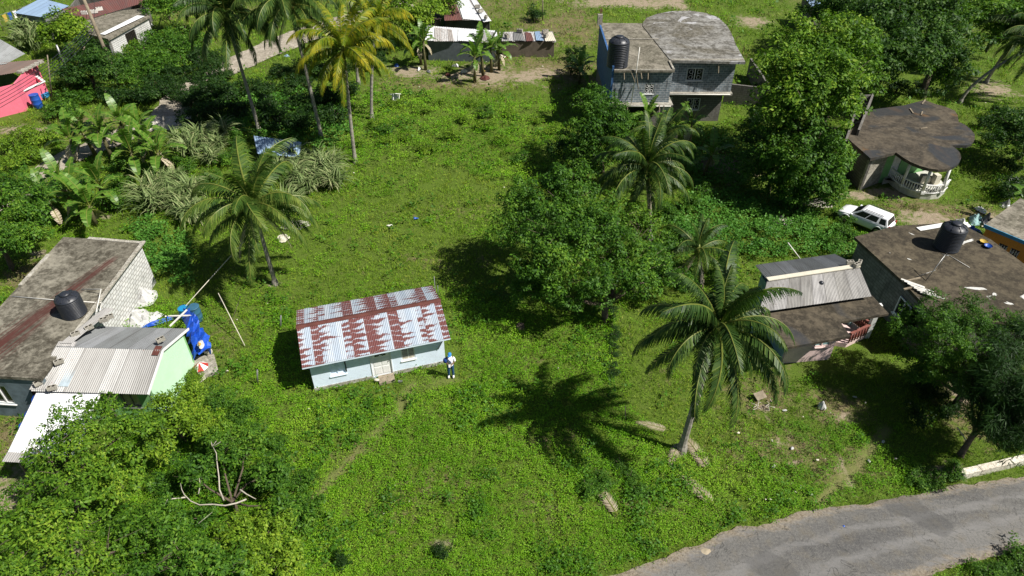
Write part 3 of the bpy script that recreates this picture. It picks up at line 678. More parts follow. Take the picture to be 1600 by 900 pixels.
# ================================================================ 1. white house with the rust-tongued roof (middle)
def white_house():
    EL = Vector(G(472, 576, 2.2)); ER = Vector(G(704, 529, 2.2)); RL = Vector(G(465, 512.5, 3.0)); RR = Vector(G(689, 469, 3.0)); BL_ = Vector(G(463, 488, 2.2)); BR = Vector(G(676, 444, 2.2))
    L = (ER - EL).length; ang = math.atan2(ER.y - EL.y, ER.x - EL.x); F = frame(EL.x, EL.y, ang)
    D = ((BL_ - EL).length + (BR - ER).length) / 2
    t = thing('white_house', 'small pale blue house with rust streaked corrugated roof in the middle of the lot', 'house', F(L / 2, D / 2), ang)
    w0, w1, d0, d1 = .3, L - .28, .55, D - .3; ze = 2.27; P = lambda u, v: F(u, v)[:2]
    FOOT.append([P(w0, d0), P(w1, d0), P(w1, d1), P(w0, d1)])
    wl = MB(); dx0 = w0 + 3.12; dw = 1.0
    ops = [(.95, 1.75, .75, 1.85), (dx0 - w0, dx0 - w0 + dw, .05, 1.78), (4.72, 5.46, .8, 1.9)]
    wl.wall(P(w0, d0), P(w1, d0), -.1, ze, .15, ops); wl.wall(P(w1, d0 + .15), P(w1, d1 - .15), -.1, ze, .15); wl.wall(P(w1, d1), P(w0, d1), -.1, ze, .15); wl.wall(P(w0, d1 - .15), P(w0, d0 + .15), -.1, ze, .15)
    for u in (w0 + .005, w1 - .105):
        a, b, c = F(u, d0 + .1, ze), F(u, d1 - .1, ze), F(u, D / 2, 2.88); e = Vector(F(1, 0)) - Vector(F(0, 0)); e = e * .1
        wl.add([a, b, c] + [tuple(Vector(q) + e) for q in (a, b, c)], [(0, 2, 1), (3, 4, 5), (0, 1, 4, 3), (1, 2, 5, 4), (2, 0, 3, 5)])
    wl.build('wall', M_WHITEW, t)
    pl = MB(); pl.wall(P(w0 - .03, d0 - .03), P(dx0 - .02, d0 - .03), -.1, .16, .029); pl.wall(P(dx0 + dw + .02, d0 - .03), P(w1 + .03, d0 - .03), -.1, .16, .029); pl.build('plinth', concrete('dirty_plinth', (.45, .44, .4), (.32, .3, .25), amt=.5, scale=1.5), t)
    out = Vector(F(0, -1)) - Vector(F(0, 0)); out = out
    window(t, P(w0 + .95, d0 + .06), P(w0 + 1.75, d0 + .06), .75, 1.85, out, M_WHITEW, M_WHITEW, 1)
    sh = MB(); sh.beam(F(w0 + 1.78, d0 - .03, .9), F(w0 + 1.78, d0 - .03, 1.95), .04, .05); sh.build('shutter_edge', M_DARK, t)
    lv = window(t, P(w0 + 4.72, d0 + .06), P(w0 + 5.46, d0 + .06), .8, 1.9, out, M_WHITE, M_CREAM, 1)
    lb = MB()
    for i in range(9): lb.beam(F(w0 + 4.8, d0 + .05, .9 + i * .108), F(w0 + 5.38, d0 + .05, .9 + i * .108), .07, .03)
    lb.build('louvre', M_CREAM, lv)
    door(t, P(dx0, d0 + .05), P(dx0 + dw, d0 + .05), .05, 1.78, out, M_WHITE, arch=True)
    fr = MB()
    for u in (dx0 - .04, dx0 + dw + .04): fr.beam(F(u, d0 - .012, .05), F(u, d0 - .012, 1.80), .05, .04)
    fr.beam(F(dx0 - .08, d0 - .012, 1.83), F(dx0 + dw + .08, d0 - .012, 1.83), .05, .05); fr.build('door_frame', M_WHITE, t)
    rf = MB(); sl_ = (3.02 - 2.24) / (D / 2)
    rf.corr(F(0, 0, 2.24), F(L, 0, 2.24), F(L, D / 2, 3.02), F(0, D / 2, 3.02), .09, .016, 3)
    k0 = len(rf.v); rf.corr(F(L, D, 2.24), F(0, D, 2.24), F(0, D / 2 + .0, 3.022), F(L, D / 2, 3.022), .09, .016, 3)
    r = rf.build('roof', M_RUSTROWS, t)
    rc = MB(); rc.add([F(-.03, D / 2 - .17, 2.99), F(L + .03, D / 2 - .17, 2.99), F(L + .03, D / 2, 3.06), F(-.03, D / 2, 3.06), F(-.03, D / 2 + .17, 2.99), F(L + .03, D / 2 + .17, 2.99)], [(0, 1, 2, 3), (3, 2, 5, 4)])
    rc.build('ridge_cap', M_RUSTP, r)
    fb = MB()
    fb.beam(F(0, .03, 2.17), F(L, .03, 2.17), .03, .1)
    for u in (.03, L - .03):
        fb.beam(F(u, 0.03, 2.16), F(u, D / 2, 2.94), .03, .1); fb.beam(F(u, D - .03, 2.16), F(u, D / 2, 2.94), .03, .1)
    fb.build('fascia', M_WHITEW, r)
    st = bpy.data.objects
    s_ = MB(); s_.prism([P(dx0 + .2, d0 - .62), P(dx0 + 1.05, d0 - .62), P(dx0 + 1.05, d0 - .04), P(dx0 + .2, d0 - .04)], -.1, .12)
    s_.build('doorstep', concrete('step_concrete', (.33, .28, .2), (.24, .2, .15), amt=.3, scale=1.5), t, bevel=.015)
    pp = MB(); pp.tube([F(w1 - .35, d0 - .05, 1.15), F(w1 - .03, d0 - .35, 2.15)], .03, 6); pp.tube([F(L + .12, D - .2, 0), F(L + .12, D - .2, 3.0)], .02, 6); pp.build('pipe', M_GREYM, t)
    for i, (u, v) in enumerate(((dx0 + .1, d0 - .42), (dx0 + 1.3, d0 - .75))):
        b = MB(); b.box((0, 0, .05), (.22, .1, .1)) if i else b.ball((0, 0, .08), .16, 8, 5, (1, .6, .5)); b = b.build('rag' if i == 0 else 'doorside_stone', M_CREAM if i == 0 else M_GREYM)
        b.location = F(u, v, .12 if i == 0 else 0); setp(b, ('pale rag left on the step of the white house', 'grey stone lying beside the step of the white house')[i], ('rag', 'stone')[i])
    return t
white_house()

# ================================================================ 2. flat-roofed concrete house on the left
def left_house():
    A, B, C_, D_ = G2(97, 371, 3), G2(222, 378, 3), (-22.6, 23.0), (-27.7, 23.4)
    t = thing('flat_roof_house', 'long concrete house with stained flat roof and whitewashed block side at the left edge', 'house', ((A[0] + C_[0]) / 2, (A[1] + C_[1]) / 2, 0))
    A = (-27.75, 35.1); FOOT.append([A, B, C_, D_])
    cx, cy = -25.2, 29.2; ins = lambda p, k=.965: (cx + (p[0] - cx) * k, cy + (p[1] - cy) * (k + .02))
    a, b, c, d = map(ins, (A, B, C_, D_))
    m = MB(); m.wall(b, a, -.1, 2.82, .2); m.wall(a, d, -.1, 2.82, .2); m.build('wall', M_RENDER, t)
    m = MB(); m.wall(c, b, -.1, 2.82, .2); m.build('side_wall', M_BLOCKW, t)['label'] = 'whitewashed block side wall'
    m = MB(); L = (Vector(c) - Vector(d)).length; ops = [(1.35, 2.75, .9, 2.2), (L - .95, L - .15, .05, 2.1)]
    m.wall(d, c, -.1, 2.82, .2, ops); m.build('front_wall', plain('grey_blue_paint', (.16, .21, .24), .8, .2, var=.4), t)
    dd = (Vector(c) - Vector(d)).normalized(); n = (dd.y, -dd.x); q = lambda u: tuple(Vector(d) + dd * u + Vector((-dd.y, dd.x)) * .06)
    window(t, q(1.35), q(2.75), .9, 2.2, n, M_WHITE, M_GLASS, 2); door(t, q(L - .95), q(L - .15), .05, 2.1, n, M_RUSTBR)
    m = MB(); m.prism([A, B, C_, D_], 2.82, 3.0); r = m.build('roof', M_CONC_S, t)
    ke = concrete('pale_edge', (.42, .40, .35), (.30, .28, .23), amt=.35, scale=1.2)
    for a_, b_, z_ in ((G2(222, 378, 3.0), (-22.62, 25.2), 3.09), (B, (-26.1, 35.05), 3.05), ((-27.75, 33.2), (-27.75, 30.2), 3.06)):
        e = MB(); e.wall(a_, b_, 3.0, z_, .22); e.build('kerb_edge', ke, r)
    p0, p1 = Vector(G(180, 402, 3)), Vector(G(-10, 548, 3)); dd2 = (p1 - p0).normalized(); org = Vector(t.location)
    nt_ = NT.__new__(NT); nt_.m = M_CONC_S; nt_.t = M_CONC_S.node_tree; nt_.n = nt_.t.nodes; nt_.b = nt_.n['Principled BSDF']
    o_ = nt_.coord(); sx = nt_.new('ShaderNodeSeparateXYZ'); nt_.l(o_, sx.inputs[0]); rx = nt_.math('ADD', sx.outputs[0], org.x - p0.x); ry = nt_.math('ADD', sx.outputs[1], org.y - p0.y)
    al = nt_.math('ADD', nt_.math('MULTIPLY', rx, dd2.x), nt_.math('MULTIPLY', ry, dd2.y)); ac = nt_.math('ADD', nt_.math('MULTIPLY', rx, -dd2.y), nt_.math('MULTIPLY', ry, dd2.x))
    cv = nt_.new('ShaderNodeCombineXYZ'); nt_.l(al, cv.inputs[0]); nt_.l(ac, cv.inputs[1]); st1 = nt_.noise(cv.outputs[0], 1, 5, .6, stretch=(.35, 9, 1)); st2 = nt_.noise(cv.outputs[0], 1, 4, .6, stretch=(.5, 1.3, 1))
    wid = nt_.math('MULTIPLY_ADD', al, .11, .4); fal = nt_.math('SUBTRACT', 1, nt_.math('DIVIDE', nt_.math('ABSOLUTE', ac), nt_.math('MAXIMUM', wid, .05)))
    core = nt_.math('MULTIPLY', nt_.step(nt_.math('ADD', fal, nt_.math('MULTIPLY', nt_.math('SUBTRACT', st1, .5), 4.5)), .35, .9), nt_.step(al, -.3, .4))
    halo = nt_.math('MULTIPLY', nt_.step(nt_.math('ADD', nt_.math('SUBTRACT', 1, nt_.math('DIVIDE', nt_.math('ABSOLUTE', ac), nt_.math('MULTIPLY_ADD', al, .12, .7))), nt_.math('MULTIPLY', nt_.math('SUBTRACT', st2, .5), 2.2)), .3, .9), nt_.step(al, .5, 2.0))
    lk = nt_.b.inputs['Base Color'].links[0].from_socket; cc = nt_.mix(nt_.math('MULTIPLY', halo, .6), lk, (.035, .03, .022)); cc = nt_.mix(nt_.math('MULTIPLY', core, .85), cc, (.075, .022, .018)); nt_.l(cc, nt_.b.inputs['Base Color'])
    # bare steel starter bars along the side
    m = MB()
    for i in range(7):
        y = 28.6 + i * .9; m.tube([(-22.75, y, 3.0), (-22.55, y + .1, 3.25), (-22.2, y + .05, 3.3)], .008, 4)
    m.build('starter_bar', M_RUSTP, r)
    c = G(112, 492, 3); tank('black ribbed water tank on the long concrete roof at the left edge', (c[0] + .12, c[1] + .1), 3.0, .62, 1.35)
    # water pipes across the roof
    m = MB(); p = lambda x, y, z: G(x, y, z)
    m.tube([p(20, 463, 3.05), p(90, 469, 3.05), p(158, 473, 3.05)], .03, 6); m.tube([p(128, 452, 3.1), p(158, 450 + 2, 3.4), p(150, 488, 3.1)], .03, 6)
    m.tube([p(159, 471, 3.08), p(156, 488, 3.08)], .03, 6)
    o = m.build('water_pipe', M_PVC); setp(o, 'white plastic water pipes lying across the long concrete roof by the tank', 'pipe')
left_house()

# ================================================================ 3. mint green house and white awning
def green_house():
    F = frame(-23.25, 22.8, R(-2.2)); L = 5.75; D = 4.75
    t = thing('green_house', 'mint green house with ribbed grey zinc roof beside the long concrete house', 'house', F(L / 2, D / 2)); P = lambda u, v: F(u, v)[:2]
    FOOT.append([P(0, 0), P(L, 0), P(L, D), P(0, D)])
    m = MB(); ops = [(3.05, 3.95, .95, 2.0)]; m.wall(P(.9, .4), P(L - .18, .4), -.1, 2.3, .15, ops); m.build('front_wall', M_MINTD, t)  # front wall's shade put into the paint, darker than the gable
    m = MB(); m.wall(P(L - .2, D - .25), P(.9, D - .25), -.1, 2.3, .15); m.build('rear_wall', M_MINTD, t)
    m = MB(); m.wall(P(.9, D - .4), P(.9, .55), -.1, 2.3, .15); m.build('side_wall', M_MINT, t)
    m = MB(); m.wall(P(L - .18, .4), P(L - .18, D - .4), -.1, 2.3, .15); 
    for u in (L - .33,):
        a, b, c = F(u, .45, 2.3), F(u, D - .3, 2.3), F(u, D * .47, 3.05); e = (Vector(F(1, 0)) - Vector(F(0, 0))) * .15
        m.add([a, b, c] + [tuple(Vector(q) + e) for q in (a, b, c)], [(0, 2, 1), (3, 4, 5), (0, 1, 4, 3), (1, 2, 5, 4), (2, 0, 3, 5)])
    m.build('gable_wall', M_MINT, t)
    window(t, P(3.95, .46), P(4.85, .46), .95, 2.0, Vector(F(0, -1)) - Vector(F(0, 0)), M_GREYM, M_GREYM, 1)
    ze, zr = 2.35, 3.17; m = MB(); m.corr(F(0, 0, ze), F(L, 0, ze), F(L, D * .47, zr), F(.3, D * .47, zr), .105, .018, 3)
    r = m.build('front_roof', M_GALV, t)
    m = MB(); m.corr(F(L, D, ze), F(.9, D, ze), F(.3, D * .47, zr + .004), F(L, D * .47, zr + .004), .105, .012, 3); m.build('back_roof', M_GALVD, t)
    m = MB(); m.corr(F(-.1, .05, ze + .05), F(.95, .05, ze + .05), F(1.2, D * .55, zr + .05), F(.25, D * .55, zr + .05), .1, .012, 2); m.corr(F(.4, D * .52, zr + .05), F(1.0, D * .52, zr + .05), F(1.75, D * 1.12, zr - .0), F(1.15, D * 1.12, zr - .0), .1, .012, 2)
    m.build('lapped_sheet', M_GALVO, t)
    m = MB(); m.add([F(1.25, .25, ze + .12), F(1.75, .25, ze + .12), F(1.8, 1.2, ze + .42), F(1.35, 1.2, ze + .42)], [(0, 1, 2, 3)]); m.build('patch', plain('pale_blue_patch', (.5, .6, .66), .5), t)
    m = MB(); m.beam(F(L + .02, 0, ze - .02), F(L + .02, D * .47, zr - .02), .05, .12); m.beam(F(L + .02, D * .47, zr - .02), F(L + .02, D, ze - .02), .05, .12); m.build('barge_board', M_WHITE, t)
    m = MB(); m.add([F(L - .45, D * .40, 3.12), F(L - .1, D * .40, 3.12), F(L - .1, D * .52, 3.2), F(L - .45, D * .52, 3.22)], [(0, 1, 2, 3)]); o = m.build('rust_plate', M_RUSTP, t)
    bl = [(.35, .75), (.9, 1.35), (.35, .28), (1.1, .06), (.6, D * .66), (.8, D * .78), (.95, D * .93), (1.0, D * .99), (L - .5, D * .60)]
    labs = ['middle of three blocks holding down the left end of the mint house roof', 'highest of three blocks holding down the left end of the mint house roof', 'lowest of three blocks on the left end of the mint house roof',
            'block at the eave of the mint house just above the white awning', 'block on the lapped zinc strip between roofs, nearest the ridge', 'second block up the lapped zinc strip beside the concrete roof',
            'third block up the lapped zinc strip beside the concrete roof', 'last block up the lapped zinc strip, nearest the tank', 'lone block on the mint house roof near the rusty plate']
    for i, ((u, v), lab) in enumerate(zip(bl, labs)):
        z = ze + (zr - ze) * (v / (D * .47)) if v < D * .47 else zr - (v / D - .47) * .5
        p = F(u + (0 if v < D * .5 else (v - D * .5) * .32), v, z + .09); block(p, p[2], R(20 + 13 * (i % 3)), lab, 'concrete blocks weighing down the zinc roofs')
    # white awning
    a, b, c, d = Vector(G(60, 606, 2.2)), Vector(G(162, 606, 2.28)), Vector(G(120, 712, 1.9)), Vector(G(12, 706, 1.9))
    t2 = thing('zinc_awning', 'bright white corrugated awning on posts in front of the mint green house', 'awning', ((a.x + c.x) / 2, (a.y + c.y) / 2, 0)); FOOT.append([tuple(q[:2]) for q in (a, b, c, d)])
    m = MB(); m.corr(d, c, b, a, .1, .016, 3); m.build('roof', M_GALVW, t2)
    m = MB(); e = d.lerp(a, .28); f = d.lerp(c, .45); g = f.lerp(b, .25)
    m.corr(d + Vector((0, -.5, -.04)), f + Vector((0, -.5, -.04)), f.lerp(b, .12) + Vector((0, 0, -.03)), d.lerp(a, .12) + Vector((0, 0, -.03)), .1, .014, 2); m.build('lower_sheet', M_GALVO, t2)
    for p in (a, b, c, d):
        m = MB(); q = p.lerp((a + c) / 2, .05); m.tube([(q.x, q.y, -.1), (q.x, q.y, p.z - .05)], .05, 6); m.build('post', M_WOOD, t2)
    m = MB(); m.beam(a.lerp(c, .03) - Vector((0, 0, .08)), d.lerp(b, .03) - Vector((0, 0, .08)), .05, .1); m.beam(b.lerp(d, .03) - Vector((0, 0, .08)), c.lerp(a, .03) - Vector((0, 0, .08)), .05, .1); m.build('rafter', M_WOOD, t2)
    # tarp along the awning's left side
    m = MB(); N = 14; vs = []
    for i in range(N + 1):
        p = a.lerp(d, i / N * .72 + .04)
        for j in range(6): s_ = mnoise.noise(Vector((i * .6, j * .9, 4))) * .16; vs.append((p.x - .04 - j * .09 - s_, p.y + s_ * .6, p.z - .02 - j * .33))
    m.add(vs, [(i * 6 + j, i * 6 + j + 1, (i + 1) * 6 + j + 1, (i + 1) * 6 + j) for i in range(N) for j in range(5)], True)
    setp(m.build('tarpaulin', M_TARP), 'blue tarpaulin hanging down the left side of the white awning', 'tarpaulin')
green_house()

# ================================================================ 4. two-storey block house
def tall_house():
    t = thing('two_storey_house', 'unfinished two storey grey block house with rounded flat roof and blue side wall', 'house', (14, 61, 0))
    z1, z2 = 2.85, 5.6
    x0, x1, x2 = 8.35, 13.45, 19.35; yf, yr, yb = 55.95, 58.25, 66.6
    FOOT.append([(x0, yf), (x1, yf), (x1, yr), (x2, yr), (x2, yb), (x0, yb)])
    m = MB(); m.wall((x0, yf), (x1, yf), z1, z2, .2, [(2.9, 3.7, .75 + z1, 1.65 + z1)]); m.wall((x1, yf + .2), (x1, yr), z1, z2, .2); m.wall((x1, yr), (x2, yr), z1, z2, .2, [(1.75, 3.25, z1 + 1.0, z1 + 2.1)])
    m.wall((x2, yr + .2), (x2, yb), z1, z2, .2); m.wall((x2, yb), (x0, yb), z1, z2, .2); m.build('upper_wall', M_BLOCK, t)
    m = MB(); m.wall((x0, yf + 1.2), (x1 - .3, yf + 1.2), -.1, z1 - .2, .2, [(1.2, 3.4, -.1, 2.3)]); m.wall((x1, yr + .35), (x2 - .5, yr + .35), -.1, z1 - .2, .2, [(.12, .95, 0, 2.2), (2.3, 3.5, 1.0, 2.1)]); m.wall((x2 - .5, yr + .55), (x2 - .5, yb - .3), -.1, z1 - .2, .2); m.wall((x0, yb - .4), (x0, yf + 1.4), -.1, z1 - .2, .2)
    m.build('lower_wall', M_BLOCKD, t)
    m = MB(); m.wall((x0 - .02, yb), (x0 - .02, yf - .15), z1 - .6, z2 + .45, -.14 + .3); m.build('blue_wall', M_BLUEW, t)['label'] = 'side wall painted blue'
    m = MB(); m.prism([(x0 - .1, yf - .55), (x1 + .3, yf - .55), (x1 + .3, yr - .02), (x1 + .02, yr + .3), (x0 - .1, yr + .3)], z1 - .2, z1); m.prism([(x1 + .302, yr - .35), (x2 + .1, yr - .35), (x2 + .1, yb + .2), (x1 + .302, yb + .2)], z1 - .2, z1 - .002)
    m.build('floor_slab', M_RENDER, t)
    m = MB(); m.tube([(x1 + .3, yr - .42, z1 - .08), (x2 - .1, yr - .42, z1 - .08)], .06, 6); m.tube([(x0 + .6, yf - .62, z1 - .08), (x1 + .1, yf - .62, z1 - .08)], .05, 6); m.build('ledge_pipe', M_PVC, t)
    # roof: front-left slab, right slab with a half-round back
    px = [(1048, 97), (1165, 97), (1160, 88), (1150, 70), (1143, 52), (1136, 40), (1122, 27), (1102, 20), (1078, 16.5), (1050, 17.5), (1028, 21), (1010, 28), (1004, 36), (1004, 40)]
    pts = [G2(a, b, z2 + .2) for a, b in px]
    m = MB(); m.prism([(x0 + .15, yf - .3), (x1 + .05, yf - .3), (x1 + .05, yb + .35), (x1 - .9, yb + 1.5), (x0 + .15, yb + 1.6)], z2 - .02, z2 + .14); r = m.build('left_roof', M_CONC, t)
    b = [(x1 + .1, yr - .42)] + pts[1:]; m = MB(); m.prism(b, z2, z2 + .2); r2 = m.build('right_roof', M_CONC_L, t)
    e = MB(); e.wall((x1 + .15, yr - .38), (x2 + .5, yr - .38), z2 + .2, z2 + .26, .2); e.wall((x1 + .05, yf - .25), (x1 + .05, yr - .5), z2 + .14, z2 + .26, .16); e.build('roof_edge', M_RENDER, r2)
    e = MB(); e.wall((x0 + .15, yf + 7.3), (x1, yf + 7.3), z2 + .14, z2 + .24, .18); e.wall((x0 + .15, yf - .28), (x1, yf - .28), z2 + .14, z2 + .2, .15); e.build('roof_edge', M_RENDER, r)
    out = (0, -1)
    window(t, (x0 + 2.9, yf + .08), (x0 + 3.7, yf + .08), .75 + z1, 1.65 + z1, out, M_WHITE, M_GLASS, 1, grille=True)
    window(t, (x1 + 1.75, yr + .08), (x1 + 3.25, yr + .08), z1 + 1.0, z1 + 2.1, out, M_WHITE, M_GLASS, 1, grille=True)
    window(t, (x1 + 2.3, yr + .43), (x1 + 3.5, yr + .43), 1.0, 2.1, out, M_WHITE, M_GLASS, 1, grille=True)
    door(t, (x1 + .12, yr + .4), (x1 + .95, yr + .4), 0, 2.2, out, M_WHITE, knob=True)
    m = MB()
    for i, (x, y, z, dx, dz) in enumerate(((9.3, yf - .35, z2, .05, -.5), (9.9, yf - .35, z2, .35, -.75), (10.7, yf - .35, z2, .1, -.45), (10.3, yf - .35, z2, .3, -1.3), (11.3, yf - .35, z2, .02, -.5), (x1 + 4.2, yr - .45, z2 + .1, .1, -.9), (x0 + 1.5, yf - .6, z1, 0, -.6), (x0 + 3.2, yf - .6, z1, .05, -.9), (x0 + 4.2, yf - .6, z1, .05, -.7), (x0 + 4.6, yf - .6, z1, -.05, -.7))):
        m = MB(); m.beam((x, y - .1, z), (x + dx, y - .25, z + dz), .06, .06); m.build('formwork_stick', M_WOOD, t)
    m = MB(); m.tube([(10.35, yf - .4, z2 + 2.1), (10.3, yf - .4, z2), (10.15, yf - .45, 2.9)], .04, 6); m.build('downpipe', M_PVC, t)
    m = MB()
    for i in range(14):
        u = i / 13; q = Vector(pts[2]).lerp(Vector(pts[3]), u) if i < 0 else Vector(pts[1 + i % 12]); m.tube([(q.x * .995, q.y - .15, z2 + .2), (q.x * .995 + .03, q.y - .15, z2 + .2 + random.uniform(.5, 1.0))], .018, 4)
    for i in range(5): m.tube([(x0 + .1 + .03 * i, yb + 1.2, z2), (x0 + .1 + .05 * i, yb + 1.2, z2 + 1.6 + .2 * (i % 2))], .018, 4)
    m.build('starter_bar', M_RUSTP, t)
    m = MB(); m.prism([(8.25, yb + .9), (8.7, yb + .9), (8.7, yb + 1.35), (8.25, yb + 1.35)], z2 + .12, z2 + 1.1); m.build('corner_column', M_RENDER, t)
    c = G(964, 106, z2 + .14); tank('tall black water tank on the roof of the two storey block house', (c[0] + .05, yf + .75), z2 + .14, .88, 2.5)
    # yard wall on the right
    m = MB(); m.wall((20.2, 62.5), (24.3, 61.2), -.1, 1.9, .2); m.wall((24.3, 61.0), (24.6, 69.5), -.1, 1.8, .2); setp(m.build('yard_wall', M_BLOCKD), 'dark block yard wall to the right of the two storey house', 'wall')
    m = MB(); m.prism([(11.5, 52.6), (12.6, 52.6), (12.6, 53.6), (11.5, 53.6)], 0, 1.0); m.tube([(12.05, 53.1, 1.0), (12.05, 53.1, 1.25)], .45, 14); setp(m.build('water_drum', M_GREYM), 'pale grey drum at the foot of the two storey house', 'drum')
tall_house()

# ================================================================ 5. house with rounded porch roof
def round_house():
    z = 2.9; PX = [(1320, 212), (1360.5, 247.7), (1400, 238), (1411, 246), (1423, 253), (1437, 259), (1451, 263), (1466, 265), (1479.5, 264), (1491, 260), (1499, 254), (1502, 246), (1500, 239), (1496.5, 234.5), (1487, 227), (1511.6, 227), (1519, 224), (1523, 218), (1523, 210), (1517, 202), (1508, 195), (1498, 190), (1496.5, 180), (1492, 173), (1481, 168), (1457, 161), (1445, 156), (1413, 164.5), (1364, 171)]
    out = [G2(a, b, z) for a, b in PX]; cx, cy = 31.5, 50.5
    t = thing('round_porch_house', 'green and white house with dark wavy flat roof and rounded balustrade porch', 'house', (cx, cy, 0)); FOOT.append(out)
    m = MB(); m.prism(out, z - .22, z); r = m.build('roof', M_CONC_R, t)
    m = MB(); a, b = Vector(out[0]), Vector(out[1]); bk = Vector((30.4, 53.6)); c = Vector((29.1, 47.6)); ins = lambda p: p.lerp(Vector((31, 50.5)), .06)
    A, B, C_, D_, E_ = ins(a), ins(b) + Vector((0, .15)), Vector((28.75, 47.2)), Vector((33.2, 48.6)), Vector((35.2, 52.5))
    m.wall(A, B, -.1, z - .22, .18); m.build('side_wall', M_BLOCKD, t)
    m = MB(); m.wall(B, C_, -.1, z - .22, .18); m.wall(E_, bk, -.1, z - .22, .18); m.wall(bk, A, -.1, z - .22, .18); m.wall(D_, E_, -.1, z - .22, .18); m.build('rear_wall', M_RENDER, t)
    m = MB(); L = (D_ - C_).length; m.wall(C_, D_, -.1, z - .22, .18, [(.7, 1.5, .4, 2.4)]); m.build('porch_wall', M_MINTD, t)
    dd = (D_ - C_).normalized(); door(t, C_ + dd * .7 + Vector((-dd.y, dd.x)) * .06, C_ + dd * 1.5 + Vector((-dd.y, dd.x)) * .06, .42, 2.4, (dd.y, -dd.x), M_WHITE)
    # porch floor, half-round
    pc = [(28.95, 47.0)] + [G2(a, b, .4) for a, b in ((1387, 272), (1396, 282), (1408, 291), (1423, 298), (1440, 302.5), (1456, 303.5), (1470, 301.5), (1479, 294))] + [(33.4, 47.3), (33.2, 48.5)]
    m = MB(); m.prism(pc, -.1, .4); m.build('porch_floor', plain('porch_paint', (.62, .62, .55), .6), t)
    cols = [pc[1], pc[3], pc[5], pc[7]]
    for i, p in enumerate(cols):
        m = MB(); top = Vector(p).lerp(Vector((31, 47)), .05)
        m.prism([(p[0] - .14, p[1] - .14), (p[0] + .14, p[1] - .14), (p[0] + .14, p[1] + .14), (p[0] - .14, p[1] + .14)], .4, .6); m.tube([(p[0], p[1], .6), (top.x, top.y, z - .22)], .11, 10); m.build('porch_column', M_WHITE, t)
    for i in range(1, 8):
        a, b = Vector(pc[i]), Vector(pc[i + 1])
        m = MB(); m.beam((*a, 1.12), (*b, 1.12), .12, .08); m.beam((*a, .48), (*b, .48), .12, .06)
        n = max(2, int((b - a).length / .17))
        for k in range(n):
            q = a.lerp(b, (k + .5) / n); m.tube([(q.x, q.y, .5), (q.x, q.y, .8), (q.x, q.y, 1.1)], [.03, .05, .03], 6)
        m.build('balustrade', M_WHITE, t)
    m = MB()
    for dx, dy, h in ((0, 0, .7), (.5, .2, .5), (.9, -.1, .8), (1.3, .3, .4)): m.box((31.6 + dx, 46.4 + dy, .4 + h / 2), (.45, .4, h), rz=dx * 2)
    setp(m.build('porch_clutter', M_CREAM), 'pile of pale bags and boxes on the rounded porch', 'pile of bags')
    # stair shaft behind left
    f = lambda x, y, zz: G(x, y, zz)
    m = MB(); a, b = Vector(f(1346, 143, 3.6)), Vector(f(1318, 226, 3.2)); c, d = Vector(f(1363, 146, 3.4)), Vector(f(1339, 206, 3.2))
    m.wall(a, b, 0, 3.5, .16); m.wall(c, d, 0, 3.4, .16); m.wall(c, a, 0, 3.3, .16); m.build('stair_wall', M_BLOCKD, t)
    m = MB()
    for i in range(10):
        p, q = a.lerp(b, i / 10 + .05), c.lerp(d, i / 10 + .05); e = (b - a).xy.normalized() * .2; m.prism([tuple(p.xy - e), tuple(p.xy + e), tuple(q.xy + e), tuple(q.xy - e)], 0, 2.7 - i * .22)
    m.build('stairs', M_RENDER, t)
    for i, (x, y, a_) in enumerate(((1443, 160, .9), (1424, 174, 1.4), (1440, 178, 1.0), (1443, 201, .3))):
        m = MB(); m.box((0, 0, .05), (1.1 - .15 * i, .1, .06)); o = m.build('plank', M_WOOD); p = G(x, y, z); o.location = (p[0], p[1], z); o.rotation_euler = (0, 0, a_)
        setp(o, ('pale plank on the wavy dark roof, farthest of four', 'short plank standing left among those on the wavy dark roof', 'third plank on the wavy dark roof, pointing toward the puddle', 'pale plank lying by itself in the middle of the wavy dark roof')[i], 'plank', 'planks on the wavy dark roof')
round_house()

